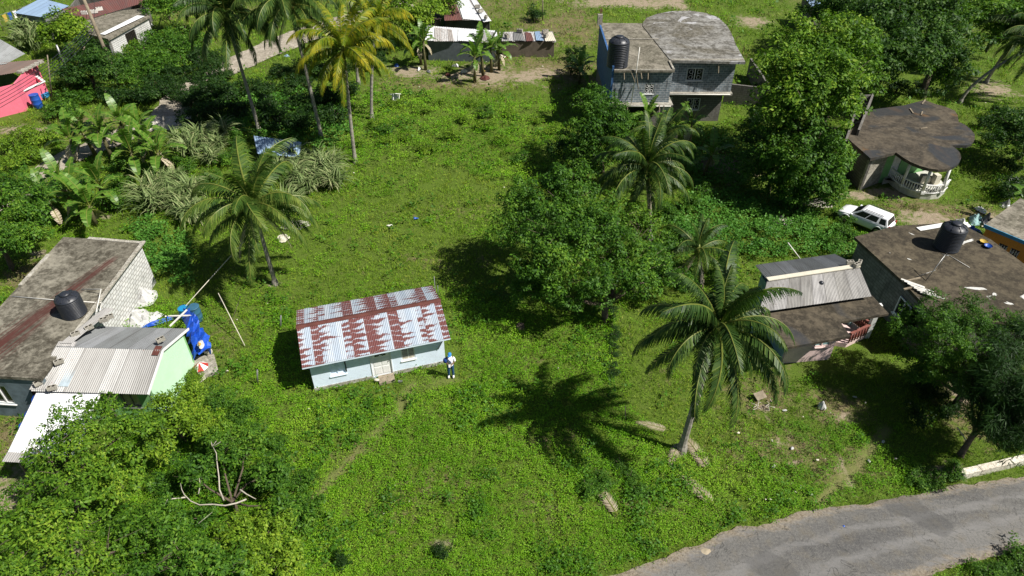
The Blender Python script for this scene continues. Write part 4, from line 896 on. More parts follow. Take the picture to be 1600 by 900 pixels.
# ================================================================ 6. pink house with zinc roof and concrete porch roof
def zinc_house():
    r0, r1 = Vector(G(1199, 437, 3.6)), Vector(G(1342, 415.5, 3.6)); b0, b1 = Vector(G(1180, 414, 2.9)), Vector(G(1304.5, 396.7, 2.9)); e0, e1 = Vector(G(1186, 488, 2.9)), Vector(G(1362, 463, 2.9))
    t = thing('zinc_roof_house', 'pink house with grey zinc roof and dark concrete porch slab beside the tall palm', 'house', (17, 29.5, 0))
    slab = [G2(a, b, 2.6) for a, b in ((1362, 461), (1389, 490), (1313, 503), (1329, 525.5), (1227.8, 543), (1188, 489))]
    FOOT.append([tuple(b0.xy), tuple(b1.xy)] + slab)
    m = MB(); m.corr(e0, e1, r1, r0, .09, .016, 3); m.build('front_roof', M_GALVO, t); m = MB(); m.corr(b1, b0, r0, r1 + Vector((0, 0, .004)), .09, .016, 3); m.build('back_roof', M_GALVD, t)  # back slope's dimmer light put into a darker sheet colour
    m = MB(); m.beam(r0 + Vector((0, 0, .03)), r1 + Vector((0, 0, .03)), .3, .05); m.build('ridge_cap', M_CREAM, t)
    m = MB(); m.prism(slab, 2.45, 2.6); m.build('porch_slab', M_CONC_D, t)
    W0, W1 = Vector(G2(1222, 566.7)), Vector(G2(1300, 560)); W2, W3 = Vector(G2(1311, 538)), Vector(G2(1353, 526.7)); d = (W1 - W0).normalized(); n = Vector((-d.y, d.x))
    bw = Vector(b0.xy) + Vector((.35, -.35)); be = Vector(b1.xy) + Vector((-.35, -.35))
    W1 = W0 + d * 2.75
    m = MB(); m.wall(W0, W1, -.1, 2.45, .15, [(1.5, 2.5, 1.0, 2.1)]); m.wall(W1, W1 + Vector((.5, 1.15)), -.1, 2.45, .15); m.build('front_wall', M_PINKP, t)
    m = MB(); m.wall(bw, W0 + n * .15 - d * .0, -.1, 2.45, .15); m.build('side_wall', M_TEAL, t)
    m = MB(); m.wall(be, bw, -.1, 2.8, .15); east = Vector(slab[0]) + Vector((-.4, .1)); m.wall(east, be, -.1, 2.8, .15); m.wall(Vector(slab[5]) + Vector((.4, 1.3)), east + Vector((0, .9)), -.1, 2.8, .15)
    m.build('inner_wall', M_TEAL, t)
    window(t, W0 + d * 1.5 + n * .05, W0 + d * 2.5 + n * .05, 1.0, 2.1, (-n.x, -n.y), M_PINKP, M_TEAL, 1)
    pf = [tuple(W1 + Vector((.5, 1.15))), tuple(W2 + Vector((.3, -.2))), tuple(W3), tuple(Vector(slab[0]) + Vector((-.25, .5))), tuple(Vector(slab[0]) + Vector((-3.2, .4)))]
    m = MB(); m.prism(pf, -.1, .25); m.build('porch_floor', M_PINKP, t)
    m = MB(); a, b = Vector(pf[2]), Vector(pf[3]); m.beam((*a, 1.0), (*b, 1.0), .14, .09)
    for k in range(9):
        q = a.lerp(b, (k + .5) / 9); m.tube([(q.x, q.y, .25), (q.x, q.y, .6), (q.x, q.y, .98)], [.04, .07, .04], 6)
    a2 = Vector(pf[1]); m.beam((*a2, 1.0), (*a, 1.0), .14, .09)
    for k in range(7):
        q = a2.lerp(a, (k + .5) / 7); m.tube([(q.x, q.y, .25), (q.x, q.y, .6), (q.x, q.y, .98)], [.04, .07, .04], 6)
    m.build('balustrade', plain('dull_red_paint', (.28, .10, .08), .6), t)
    m = MB(); q = Vector(pf[2]); m.prism([(q.x - .12, q.y - .12), (q.x + .12, q.y - .12), (q.x + .12, q.y + .12), (q.x - .12, q.y + .12)], 0, 2.45); m.build('porch_column', M_WHITE, t)
    # vent ball, blocks on the ridge
    q = Vector(G(1283, 443, 3.3)); m = MB(); m.tube([(q.x, q.y, 3.0), (q.x, q.y, 3.3)], .1, 8); m.ball((q.x, q.y, 3.33), .14); m.build('roof_vent', M_BLACK, t)
    for i, (du, dz, lab) in enumerate(((-.5, 0, 'block at the far left of three on the end of the zinc ridge'), (-.2, .02, 'middle block of three on the right end of the zinc ridge'), (.05, -.02, 'rightmost block of three on the end of the zinc ridge'))):
        p = r1 + Vector((du, (-1) ** i * .12, .07 + dz)); block(p, p.z, R(30 * i), lab, 'blocks on the zinc ridge')
zinc_house()

# ================================================================ 7. flat-roofed house on the right
def right_house():
    z = 3.0; out = [G2(a, b, z) for a, b in ((1335, 370), (1398, 353), (1448, 350), (1497, 347), (1548, 374), (1600, 412))] + [(32.2, 31.6), (31.0, 27.3), (23.4, 26.6), (22.13, 30.77)]
    out[-1] = G2(1408, 437, z); out[-2] = G2(1470, 505, z)
    t = thing('dark_flat_roof_house', 'low house with dark mould stained flat roof and white patches at the right edge', 'house', (26, 32, 0)); FOOT.append(out)
    m = MB(); m.prism(out, z - .18, z); r = m.build('roof', M_CONC_W, t)
    c = Vector((26.3, 32)); ins = [Vector(p).lerp(c, .05) for p in out]; m = MB(); k = len(ins)
    for i in range(k):
        a, b = ins[(i + 1) % k], ins[i]
        ar = sum(out[j][0] * out[(j + 1) % k][1] - out[(j + 1) % k][0] * out[j][1] for j in range(k))
        if ar > 0: a, b = b, a
        m.wall(a, b, -.1, z - .18, .16, [(1.2, 2.2, .9, 2.1)] if i == k - 2 and (b - a).length > 3 else ())
    m.build('wall', M_BLOCKD, t)
    a, b = Vector(ins[-2]), Vector(ins[-1]); d = (b - a).normalized(); nrm = Vector((-abs(d.y), -abs(d.x) * 0)).normalized()
    L = (b - a).length; q = lambda u: a + d * u; window(t, q(L * .58) + nrm * .1, q(L * .58 + 1.1) + nrm * .1, .9, 2.1, nrm, M_WHITE, M_GLASS, 1)
    # TV aerial lying on guys + pipe
    m = MB(); p = lambda x, y, zz: G(x, y, zz)
    m.tube([p(1447, 438, 3.02), p(1477, 398, 4.4)], .025, 6); m.tube([p(1430, 433, 3.02), p(1462, 422, 3.4)], .015, 5); m.tube([p(1465, 422, 3.5), p(1477, 398, 4.4)], .015, 5); m.tube([p(1470, 396, 4.3), p(1482, 400, 4.4)], .02, 5)
    setp(m.build('aerial_mast', M_GREYM), 'thin leaning aerial mast on the dark flat roof at the right', 'aerial mast')
    m = MB(); m.tube([p(1478, 396, 3.03), p(1515, 418, 3.03)], .018, 5); setp(m.build('roof_pipe', M_PVC), 'thin pale pipe lying on the dark flat roof near the black tank', 'pipe')
    t3 = thing('timber_pallet', 'pile of whitish timber slats on the left corner of the dark flat roof', 'pallet', p(1432, 446, z))
    for i in range(7):
        m = MB(); a = Vector(p(1408 + i * 5, 436 + i * 3.4, z + .12)); m.beam(a, a + Vector((.95 - .1 * (i % 3), -.75 + .12 * (i % 2), .02 * i)), .12, .04); m.build('slat', M_PVC, t3)
    for i in range(2):
        m = MB(); a = Vector(p(1412, 448 + i * 12 - 8, z + .05)); m.beam(a, a + Vector((1.1, .35, 0)), .1, .07); m.build('bearer', M_WOOD, t3)
    c = G(1473, 392, z); tank('black water tank with sunlit shoulder on the dark flat roof at the right', (c[0] + .35, c[1] + .35), z, .72, 1.75)
    # orange house beyond
    F = frame(30.3, 36.6, R(-52)); P = lambda u, v: F(u, v)[:2]; t = thing('orange_house', 'orange walled house with blue roof edge at the right edge', 'house', F(2, 2)); FOOT.append([P(0, 0), P(5, 0), P(5, 5), P(0, 5)])
    m = MB(); m.wall(P(0, 0), P(5, 0), -.1, 2.75, .15, [(1.05, 1.55, 1.2, 2.1), (1.75, 2.25, 1.2, 2.1)]); m.build('front_wall', M_ORANGE, t)
    m = MB(); m.wall(P(5, 0), P(5, 5), -.1, 2.75, .15); m.wall(P(5, 5), P(0, 5), -.1, 2.75, .15); m.wall(P(0, 5), P(0, 0.15), -.1, 2.75, .15); m.build('side_wall', M_YELLOW, t)
    m = MB(); m.prism([P(-.15, -.15), P(5.2, -.15), P(5.2, 5.2), P(-.15, 5.2)], 2.75, 2.9); m.build('roof', M_CONC, t)
    m = MB(); m.wall(P(-.15, -.2), P(5.2, -.2), 2.72, 2.95, .045); m.build('fascia', M_BLUET, t)
    o_ = Vector(F(0, -1)) - Vector(F(0, 0))
    for u in (1.05, 1.75): window(t, P(u, .05), P(u + .5, .05), 1.2, 2.1, o_, M_DARK, M_GLASS, 0, grille=True)
right_house()

# ================================================================ 8. far left: pink house, blue roofed shed, long rusty house
def far_left():
    # walls
    t = thing('pink_house', 'bright pink house with grey and brown sheet roof at the upper left edge', 'house', (-48, 63, 0))
    a, b, c, d = (-52.0, 56.2), (-45.6, 58.6), (-45.4, 61.0), (-55, 66)
    FOOT.append([a, b, (-46, 66), (-56, 72)])
    m = MB(); m.wall((-54, 53.2), (-45.7, 60.8), -.1, 2.5, .18); m.wall((-45.7, 60.8), (-47.2, 67), -.1, 2.5, .18); m.build('wall', M_PINK, t)
    m = MB(); m.corr((-53.5, 60.5, 2.4), (-47.2, 63.4, 2.6), (-46.1, 66.8, 2.7), (-52, 64.5, 2.9), .2, .02, 2); m.build('brown_roof', M_BROWNR, t)
    m = MB(); m.corr((-53.5, 63.0, 2.9), (-48.9, 65.2, 2.8), (-48.8, 68.3, 2.7), (-56, 74, 3.1), .2, .012, 2); m.build('grey_roof', M_GREYR, t)
    m = MB(); m.corr((-55, 55.0, 2.5), (-48.7, 59.2, 2.35), (-50.0, 61.6, 2.45), (-56, 60, 2.6), .2, .015, 2); m.build('pale_roof', M_BLUER, t)
    m = MB()
    for k in range(6): m.box(G(32 + k * 6.3, 112 - k * 3.1, 2.7), (.55, .4, .18), rz=.5 * k)
    m.build('roof_weights', M_RENDER, t)
    # pink yard wall
    t = thing('pink_yard_wall', 'low pink wall with white coping beside the blue barrels', 'wall', (-43.6, 63.2, 0))
    m = MB(); m.wall(G2(34, 170), G2(78, 149), -.1, 1.35, .18); m.wall(G2(78, 149), G2(66, 140), -.1, 1.35, .18); m.build('wall_panel', M_PINK, t)
    m = MB(); p, q, r_ = G2(34, 170), G2(78, 149), G2(66, 140); m.beam((p[0], p[1] + .1, 1.39), (q[0], q[1] + .1, 1.39), .26, .07); m.beam((q[0], q[1], 1.39), (r_[0], r_[1], 1.39), .26, .068); m.build('coping', M_WHITE, t)
    barrel('blue plastic barrel standing in front of the low pink wall', G2(61, 168), M_BLUEP, r=.42, h=1.25); barrel('sky blue tub on the grass right of the barrel by the pink wall', G2(71, 152), M_CYAN, r=.42, h=.4)
    barrel('blue barrel behind the low pink wall under the brown roof', G2(55, 143), M_BLUEP, r=.4, h=1.2); barrel('small red tub behind the barrel by the pink wall', G2(48, 160), M_RED, r=.3, h=.4)
    # blue roof shed
    a, b, c, d = [Vector(G(x, y, 2.6)) for x, y in ((21, 20), (70, 27.6), (108, 9), (64, -3))]
    t = thing('blue_roof_shed', 'grey shed with pale blue sheet roof in the upper left corner', 'shed', (-55.5, 84, 0)); FOOT.append([tuple(q.xy) for q in (a, b, c, d)])
    m = MB(); m.corr(a, b, c, d, .25, .015, 2); m.build('roof', M_BLUER, t)
    ins = [q.xy.lerp(((a + c) / 2).xy, .07) for q in (a, b, c, d)]; m = MB()
    for i in range(4): m.wall(ins[i], ins[(i + 1) % 4], -.1, 2.5, .12, [(2.2, 3.2, 0, 2.1)] if i == 0 else ())
    m.build('wall', plain('grey_board', (.22, .23, .22), .8), t)
    dd = (ins[1] - ins[0]).normalized(); door(t, ins[0] + dd * 2.2, ins[0] + dd * 3.2, 0, 2.1, (dd.y, -dd.x), plain('pale_door', (.4, .47, .5), .7), panels=False, knob=False)
    # long rusty roofed house
    pts = [Vector(G(x, y, 2.8)) for x, y in ((97, 21), (131, 32), (187, 16), (222, 5), (225, -5), (120, -8))]
    t = thing('rusty_roof_house', 'long pale block house with maroon rusted roof behind the utility pole', 'house', (-46, 79, 0))
    m = MB(); m.corr(pts[1], pts[3], Vector(G(226, -12, 3.2)), Vector(G(96, 14, 3.2)), .22, .02, 3); m.build('rusty_roof', M_MAROON, t)
    q = [Vector(G(x, y, 2.7)) for x, y in ((138, 53), (169, 61), (234, 25), (226, 12), (187, 17), (131, 33))]; FOOT.append([tuple(v.xy) for v in q])
    m = MB(); m.prism([tuple(v.xy) for v in q], 2.5, 2.7); r = m.build('flat_roof', M_CONC, t)
    m = MB(); m.corr(*[Vector(G(x, y, 2.83)) for x, y in ((156, 53), (164, 54), (226, 25), (214, 24))], .12, .012, 2)
    m.build('loose_sheet', M_GALVW, t)
    ins = [v.xy.lerp(Vector((-45.2, 78.6)), .06) for v in q]; m = MB()
    L = (ins[2] - ins[1]).length
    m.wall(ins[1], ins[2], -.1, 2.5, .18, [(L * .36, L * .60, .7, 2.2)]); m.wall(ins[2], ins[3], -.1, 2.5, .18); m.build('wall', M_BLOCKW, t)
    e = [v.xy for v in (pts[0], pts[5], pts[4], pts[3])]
    for a_, b_ in ((ins[0], ins[1]), (ins[3], ins[4]), (ins[5], ins[0]), (e[0], e[1]), (e[1], e[2]), (e[2], e[3])): m = MB(); m.wall(a_, b_, -.1, 2.5, .15); m.build('shade_toned_wall', M_BLOCKD, t)  # shade of these sides painted by dark block instead of whitewash
    dd = (ins[2] - ins[1]).normalized(); w_ = window(t, ins[1] + dd * L * .36, ins[1] + dd * L * .60, .7, 2.2, (dd.y, -dd.x), M_DARK, M_DARK, 5)
    for i, (x, y) in enumerate(((133, 22), (148, 20), (156, 16))):
        p = G(x, y, 2.95); block(p, 2.95, .3 * i, ('leftmost pale block on the maroon rusted roof', 'middle pale block on the maroon rusted roof', 'rightmost pale block on the maroon rusted roof')[i], 'pale blocks on the maroon roof', M_PVC, 1.7)
    # brick pillar + clothes line
    p = G2(226, 30); m = MB(); m.prism([(p[0] - .6, p[1] - .4), (p[0] + .5, p[1] - .4), (p[0] + .5, p[1] + .6), (p[0] - .6, p[1] + .6)], 0, 2.9); setp(m.build('brick_chimney', blocks('tan_brick', (.36, .25, .16), (.28, .2, .13), (.2, .17, .13), .25, .1)), 'tan brick stack at the right end of the long pale block house', 'brick stack')
    a, b = Vector(G(-5, 25, 1.7)), Vector(G(60, 0, 1.7)); t = thing('clothes_line', 'washing line with clothes strung at the upper left corner', 'clothes line', (a.x, a.y, 0))
    m = MB(); m.tube([a, a.lerp(b, .5) - Vector((0, 0, .15)), b], .02, 4); m.build('line', M_GREYM, t)
    for k in (0, 1):
        q = (a, b)[k]; m = MB(); m.tube([(q.x, q.y, -.1), (q.x, q.y, 1.8)], .05, 6); m.build('post', M_WOOD, t)
    for i, mt in enumerate((M_YELLOW, M_BLUEP, M_WHITE, M_DARK, M_BLUER, M_CYAN)):
        q = a.lerp(b, .1 + i * .12); d_ = (b - a).normalized() * .55; m = MB(); vs = []
        for j in range(5):
            for k in range(4): vs.append(tuple(q + d_ * (j / 4) + Vector((.04 * math.sin(j * 2 + k), .06 * math.sin(j * 3 + k), -.12 - k * .28))))
        m.add(vs, [(j * 4 + k, j * 4 + k + 1, j * 4 + k + 5, j * 4 + k + 4) for j in range(4) for k in range(3)], True)
        setp(m.build('garment', mt), ('yellow shirt first on the washing line', 'dark blue garment second on the washing line', 'white shirt on the washing line', 'black garment on the washing line', 'pale blue cloth on the washing line', 'sky blue cloth at the far end of the washing line')[i], 'garment', 'clothes on the washing line')
far_left()

# ================================================================ 9. shanties at the top centre
def shanties():
    def shack(label, roofpts, z, wallm, roofm, patches=(), slope=.25, name='tin_shack', posts=False):
        n = len(roofpts); P3 = [Vector(G(x, y, z + (slope if i in (2, 3) else 0))) for i, (x, y) in enumerate(roofpts)]
        c = sum(P3, Vector()) / n; t = thing(name, label, 'shack', (c.x, c.y, 0)); FOOT.append([tuple(q.xy) for q in P3])
        m = MB(); m.corr(P3[0], P3[1], P3[2], P3[3], .2, .025, 3, jag=.35); m.build('roof', roofm, t)
        ins = [q.xy.lerp(c.xy, .06) for q in P3]; m = MB()
        for i in range(4):
            m.wall(ins[i], ins[(i + 1) % 4], -.1, z - .08, .08)
        m.build('wall', wallm, t)
        for i, (a, b, mt) in enumerate(patches):
            A, B, C_, D_ = P3[:4]; f = lambda u, v: A.lerp(B, u).lerp(D_.lerp(C_, u), v) + Vector((0, 0, .06 + .015 * i))
            m = MB(); m.corr(f(a, -.08 + .1 * (i % 2)), f(b, -.02), f(b - .02, .8 + .15 * (i % 2)), f(a + .02, .9), .2, .02, 1); m.build('roof_patch', mt, t)
        return t
    wd = plain('dark_board', (.1, .095, .085), .85)
    t = shack('upper tin shack with a pale sheet roof and maroon patch at the top centre', [(694, 30), (768, 33), (741, -6), (690, -6)], 2.2, wd, M_SHANTY, [(.0, .38, M_MAROON), (.4, .78, M_GALVW), (.8, .99, M_GALVW)])
    shack('left tin lean-to with rusty sheets beside the upper shack', [(646, 33), (690, 30), (686, 14), (644, 16)], 1.9, wd, M_BROWNR, [(.1, .5, M_GREYR)])
    shack('long low shack with whitish patched roof behind the two banana clumps', [(664, 63), (778, 67), (776, 48), (664, 40)], 2.1, plain('grey_panel', (.13, .15, .17), .85), M_GALVW, [(.12, .4, M_SHANTY), (.45, .7, M_GALVW), (.75, .98, M_GALVO)])
    t = shack('narrow tin roofed animal pen of patched sheets at the right end of the shacks', [(782, 64), (869, 65), (863, 49), (780, 50)], 1.7, plain('pen_board', (.16, .13, .1), .85), M_SHANTY, [(.02, .22, M_GALVO), (.24, .44, M_GALV), (.46, .6, M_MAROON), (.64, .78, M_BLUER), (.8, 1.0, M_CREAM)], slope=.1)
    for i, (x, y) in enumerate(((746, 12), (751, 19), (759, 29), (792, 58), (812, 50), (852, 51), (853, 57))):
        p = G(x, y, 2.5 if i < 3 else 1.95); block(p, p[2] , i * .7, ('highest dark block on the upper tin roof', 'middle dark block on the upper tin roof', 'lowest dark block on the upper tin roof', 'block on the left part of the narrow pen roof', 'block on the rusty sheet of the narrow pen roof', 'upper of two blocks at the right end of the pen roof', 'lower of two blocks at the right end of the pen roof')[i], 'blocks on the tin shack roofs', M_RENDER, 1.6)
    # sheet roof low in the grass (left of the trio of palms)
    shack('low bluish tin lean-to in the weeds below the palms', [(402, 240), (468, 246), (471, 222), (396, 212)], 1.1, wd, M_BLUER, slope=.15)
    # roof corner at the top
    shack('pale tin roof corner at the top edge behind the tall right trees', [(1268, 11), (1292, 10), (1288, -6), (1254, -8)], 2.8, M_BLOCKD, M_BLUER)
shanties()
# ================================================================ ground, road, tracks
def polyline_strip(pts, ws, jag=.25, n=60, seed=0):
    pts = [Vector(p) for p in pts]; cum = [0]
    for a, b in zip(pts, pts[1:]): cum.append(cum[-1] + (b - a).length)
    L = []; Rr = []
    for i in range(n + 1):
        s_ = cum[-1] * i / n; k = max(j for j in range(len(pts) - 1) if cum[j] <= s_ + 1e-9); f = (s_ - cum[k]) / max(1e-6, cum[k + 1] - cum[k])
        p = pts[k].lerp(pts[k + 1], f); k0 = pts[max(0, k)]; d = (pts[k + 1] - k0).normalized()
        if f > .5 and k + 2 < len(pts): d = d.lerp((pts[k + 2] - pts[k + 1]).normalized(), (f - .5)).normalized()
        elif f < .5 and k > 0: d = d.lerp((pts[k] - pts[k - 1]).normalized(), (.5 - f)).normalized()
        nn = Vector((-d.y, d.x)); w_ = ws[k] * (1 - f) + ws[k + 1] * f
        L.append(p + nn * (w_ / 2 + jag * (mnoise.noise(Vector((s_ * .6, seed, 0))) + .5 * mnoise.noise(Vector((s_ * 2.2, seed, 5))))))
        Rr.append(p - nn * (w_ / 2 + jag * (mnoise.noise(Vector((s_ * .6, seed + 9, 0))) + .5 * mnoise.noise(Vector((s_ * 2.2, seed + 9, 5))))))
    return [tuple(p) for p in L + Rr[::-1]], L, Rr
def strip_mesh(name, L, Rr, z, mat, cross=6):
    m = MB(); vs = []; n = len(L); run = 0
    for i, (a, b) in enumerate(zip(L, Rr)):
        if i: run += (a.lerp(b, .5) - L[i - 1].lerp(Rr[i - 1], .5)).length
        for j in range(cross + 1): p = a.lerp(b, j / cross); m.uv[len(vs)] = (run, j / cross * 6); vs.append((p.x, p.y, z))
    m.add(vs, [(i * (cross + 1) + j, i * (cross + 1) + j + 1, (i + 1) * (cross + 1) + j + 1, (i + 1) * (cross + 1) + j) for i in range(n - 1) for j in range(cross)])
    return m.build(name, mat)
# tarmac road along the bottom right: both edges surveyed
top = [G2(a, b) for a, b in ((830, 960), (950, 902), (1000, 884), (1060, 862), (1110, 843), (1152, 822), (1200, 820), (1240, 801), (1270, 797), (1300, 793), (1360, 786), (1430, 772), (1500, 757), (1545, 752), (1600, 745), (1700, 728), (1850, 700))]
bot = [G2(a, b) for a, b in ((1330, 960), (1440, 902), (1480, 889), (1520, 878), (1560, 868), (1600, 857), (1700, 825), (1850, 790))]
def resample(pts, n, jag, seed):
    pts = [Vector(p) for p in pts]; cum = [0]
    for a, b in zip(pts, pts[1:]): cum.append(cum[-1] + (b - a).length)
    out = []
    for i in range(n + 1):
        s_ = cum[-1] * i / n; k = max(j for j in range(len(pts) - 1) if cum[j] <= s_ + 1e-9); p = pts[k].lerp(pts[k + 1], (s_ - cum[k]) / (cum[k + 1] - cum[k]))
        out.append(p + Vector((0, 1)) * jag * (mnoise.noise(Vector((s_ * 1.1, seed, 0))) + .6 * mnoise.noise(Vector((s_ * 3.7, seed, 3)))))
    return out
RT = resample([(-6, 6)] + top + [(60, 33)], 240, .16, 1); RB = resample([(4, 2)] + bot + [(62, 24)], 240, .12, 2)
ROADPOLY = [tuple(p) for p in RT + RB[::-1]]
def asphalt():
    t = NT('worn_asphalt'); o = t.coord(); n1 = t.noise(o, .25, 5, .6, stretch=(.35, 1.6, 1)); n2 = t.noise(o, 45, 3, .7); n3 = t.noise(o, 1.3, 5, .65)
    n4 = t.noise(o, 9, 5, .8); tr = t.noise(o, 1, 4, .55, stretch=(.12, .9, 1)); c = t.mix(t.step(n1, .35, .62), (.075, .074, .073), (.14, .135, .125)); c = t.mix(t.math('MULTIPLY', t.step(tr, .5, .62), .5), c, (.19, .185, .175)); c = t.mix(t.math('MULTIPLY', t.step(n4, .5, .68), .5), c, (.22, .21, .19)); c = t.mix(t.math('MULTIPLY', t.step(n4, .47, .35), .6), c, (.045, .045, .045)); c = t.mix(t.math('MULTIPLY', t.step(n3, .5, .72), .55), c, (.14, .12, .085))
    c = t.mix(t.math('MULTIPLY', t.step(n2, .5, .75), .6), c, (.22, .21, .19)); c = t.mix(t.math('MULTIPLY', t.step(n2, .5, .25), .5), c, (.06, .06, .06))
    uv = t.coord('UV'); sx = t.new('ShaderNodeSeparateXYZ'); t.l(uv, sx.inputs[0]); ac = sx.outputs[1]; wob = t.noise(uv, .5, 5, .65); w2 = t.noise(uv, 2.6, 5, .7)
    acn = t.math('ADD', ac, t.math('MULTIPLY', t.math('SUBTRACT', wob, .5), 1.2))
    band = t.math('MULTIPLY', t.math('SINE', t.math('MULTIPLY_ADD', acn, 3.6, .6)), .5); c = t.mix(t.math('MULTIPLY', t.step(t.math('ADD', band, t.math('SUBTRACT', w2, .5)), .1, .6), .55), c, (.20, .195, .19))
    edge = t.math('MINIMUM', ac, t.math('SUBTRACT', 6, ac)); e2 = t.math('ADD', edge, t.math('MULTIPLY', t.math('SUBTRACT', w2, .5), 1.8)); e2 = t.math('ADD', e2, t.math('MULTIPLY', t.math('SUBTRACT', wob, .5), 1.6))
    c = t.mix(t.math('MULTIPLY', t.step(e2, .75, .1), .85), c, t.mix(t.step(n4, .4, .6), (.13, .10, .065), (.27, .23, .17)))
    cr = t.new('ShaderNodeTexNoise'); cr.inputs['Scale'].default_value = .5; cr.inputs['Detail'].default_value = 6; cr.inputs['Distortion'].default_value = 1.5; t.l(o, cr.inputs['Vector'])
    crk = t.math('LESS_THAN', t.math('ABSOLUTE', t.math('SUBTRACT', cr.outputs[0], .5)), .0035); c = t.mix(t.math('MULTIPLY', crk, .55), c, (.03, .03, .028))
    pt = t.noise(o, .3, 2, .3); c = t.mix(t.math('MULTIPLY', t.step(pt, .66, .675), .45), c, (.06, .06, .06))
    t.bump(n2, .015, .7); return t.base(c, .85, .3)
road = strip_mesh('road', RT, RB, .012, asphalt(), 10); road['kind'] = 'structure'
M_SAND = concrete('sandy_dirt', (.36, .32, .26), (.26, .23, .18), mould=(.14, .12, .09), amt=.5, scale=.5)
tp, TL, TR = polyline_strip([G2(640, 5), G2(520, 40), G2(455, 62), G2(395, 88), G2(330, 118), G2(285, 150), G2(258, 183), G2(190, 212), G2(118, 240), G2(70, 268), G2(20, 310), G2(-60, 350)], [4, 5.2, 4.6, 4.2, 3.8, 3.4, 3.2, 3, 2.8, 2.4, 2, 2], .5, 90, 3)
track = strip_mesh('dirt_track', TL, TR, .010, M_SAND, 5); track['kind'] = 'structure'
TRACKPOLY = tp
# masks on the ground: r bare dirt, g dry grass, b worn path
def nonuni(a, b, step, far, k): 
    c = list(np.arange(a, b + 1e-6, step)); o = [far * ((i / k) ** 2) for i in range(1, k + 1)]
    return np.array([a - v for v in o[::-1]] + c + [b + v for v in o])
xs = nonuni(-72, 72, .45, 500, 14); ys = nonuni(4, 104, .42, 500, 14)
X, Y = np.meshgrid(xs, ys); inner = (X > -72) & (X < 72) & (Y > 4) & (Y < 104)
def near_ell(px, py, rx, ry, z=0):
    """soft ellipse (metres) round the ground point seen at a photo pixel"""
    cx, cy = G2(px, py); d = np.sqrt(((X - cx) / rx) ** 2 + ((Y - cy) / ry) ** 2) + (fbm(X, Y, 2.2, 8) - .5) * 1.3
    return np.clip(1.25 - d, 0, 1)
def segd(X, Y, pts):
    r = np.full(X.shape, 1e9)
    for (x0, y0), (x1, y1) in zip(pts, pts[1:]):
        dx, dy = x1 - x0, y1 - y0; t = np.clip(((X - x0) * dx + (Y - y0) * dy) / (dx * dx + dy * dy), 0, 1); r = np.minimum(r, np.hypot(X - x0 - t * dx, Y - y0 - t * dy))
    return r
DIRT = [(740, 118, 9, 3), (820, 120, 4, 4), (650, 108, 5, 2.5), (760, 105, 6, 2), (980, 3, 10, 4), (1175, 32, 3.5, 3), (1060, 8, 2, 8), (690, 850, .5, .6), (1320, 650, .7, .6), (1225, 690, .8, .6), (1500, 610, 1.0, 1.8), (1320, 735, .35, 1.2), (1390, 300, 1.5, 1), (1345, 305, 1.6, 1.0), (1450, 345, 3, 1), (1440, 335, 2, .8),
        (60, 395, 1.0, .7), (165, 338, .8, .5), (30, 205, 4, 1.5), (1560, 140, 4, 3), (1580, 350, 3, 2), (310, 545, .5, .9), (345, 470, .6, .8), (425, 445, .6, .4), (1240, 720, .6, .5), (1480, 735, 1.2, .4), (960, 800, .8, .3), (1000, 395, 1, 1), (1195, 640, .45, 1.4), (1450, 260, 2, 1), (1065, 710, .4, .3), (100, 880, 2, 1.5), (20, 760, 3, 2), (1130, 260, 3, 3)]
DRY = [(850, 110, 14, 6), (700, 130, 9, 3), (880, 40, 9, 10), (1200, 620, 2.5, 2.5), (1250, 700, 3.5, 2), (1300, 640, 3, 1.6), (620, 800, 2.5, 2.5), (690, 760, 2, 1.4), (760, 400, 1, 1), (650, 410, 3, 1.6), (700, 330, 4, 2), (840, 560, 2, 1), (350, 520, 2, 3), (30, 670, 2, 3), (1150, 720, 1.5, 2), (960, 790, 3, .8), (860, 690, 2, 1), (540, 700, 1.5, 1), (1500, 640, 1.5, 3), (1480, 330, 6, 2), (50, 430, 3, 2), (20, 500, 2, 3), (140, 190, 5, 3), (850, 790, 2, 2), (1040, 590, 1.2, 1.5), (1080, 780, 1.2, 1)]
def masks(X_, Y_):
    global X, Y; X0, Y0 = X, Y; X, Y = X_, Y_
    d = np.zeros(X.shape); g = np.zeros(X.shape)
    for e in DIRT: d = np.maximum(d, near_ell(*e))
    for e in DRY: g = np.maximum(g, near_ell(*e) * (.8 if e[1] < 200 or e[0] > 1150 or e[0] < 200 else .42))
    far = np.clip((Y - 70) / 25, 0, 1); g = np.maximum(g, far * np.clip(fbm(X, Y, 9, 4) * 2.2 - .8, 0, 1) * .8)
    p1 = segd(X, Y, [G2(*q) for q in ((640, 600), (625, 640), (575, 690), (530, 735), (480, 790), (430, 830))]); p2 = segd(X, Y, [G2(*q) for q in ((1385, 668), (1360, 700), (1325, 740), (1280, 785))]); p3 = segd(X, Y, [G2(*q) for q in ((640, 600), (680, 598), (715, 590))])
    b = np.maximum(np.clip(1.3 - p1 / .28, 0, 1) * .75, np.clip(1.2 - p2 / .3, 0, 1)); b = np.maximum(b, np.clip(1.2 - p3 / .3, 0, 1) * .5)
    X, Y = X0, Y0; return d, g, b
md, mg, mb_ = masks(X, Y)
Zg = np.where(inner, -.02 - .07 * fbm(X, Y, 1.4, 3) - .04 * vnoise(X, Y, 6, 5), -.1)
verts = np.stack([X, Y, Zg], -1).reshape(-1, 3); ny, nx = X.shape
idx = np.arange(ny * nx).reshape(ny, nx); fq = np.stack([idx[:-1, :-1], idx[:-1, 1:], idx[1:, 1:], idx[1:, :-1]], -1).reshape(-1, 4)
gm = bpy.data.meshes.new('ground'); gm.vertices.add(len(verts)); gm.vertices.foreach_set('co', verts.astype(np.float32).ravel())
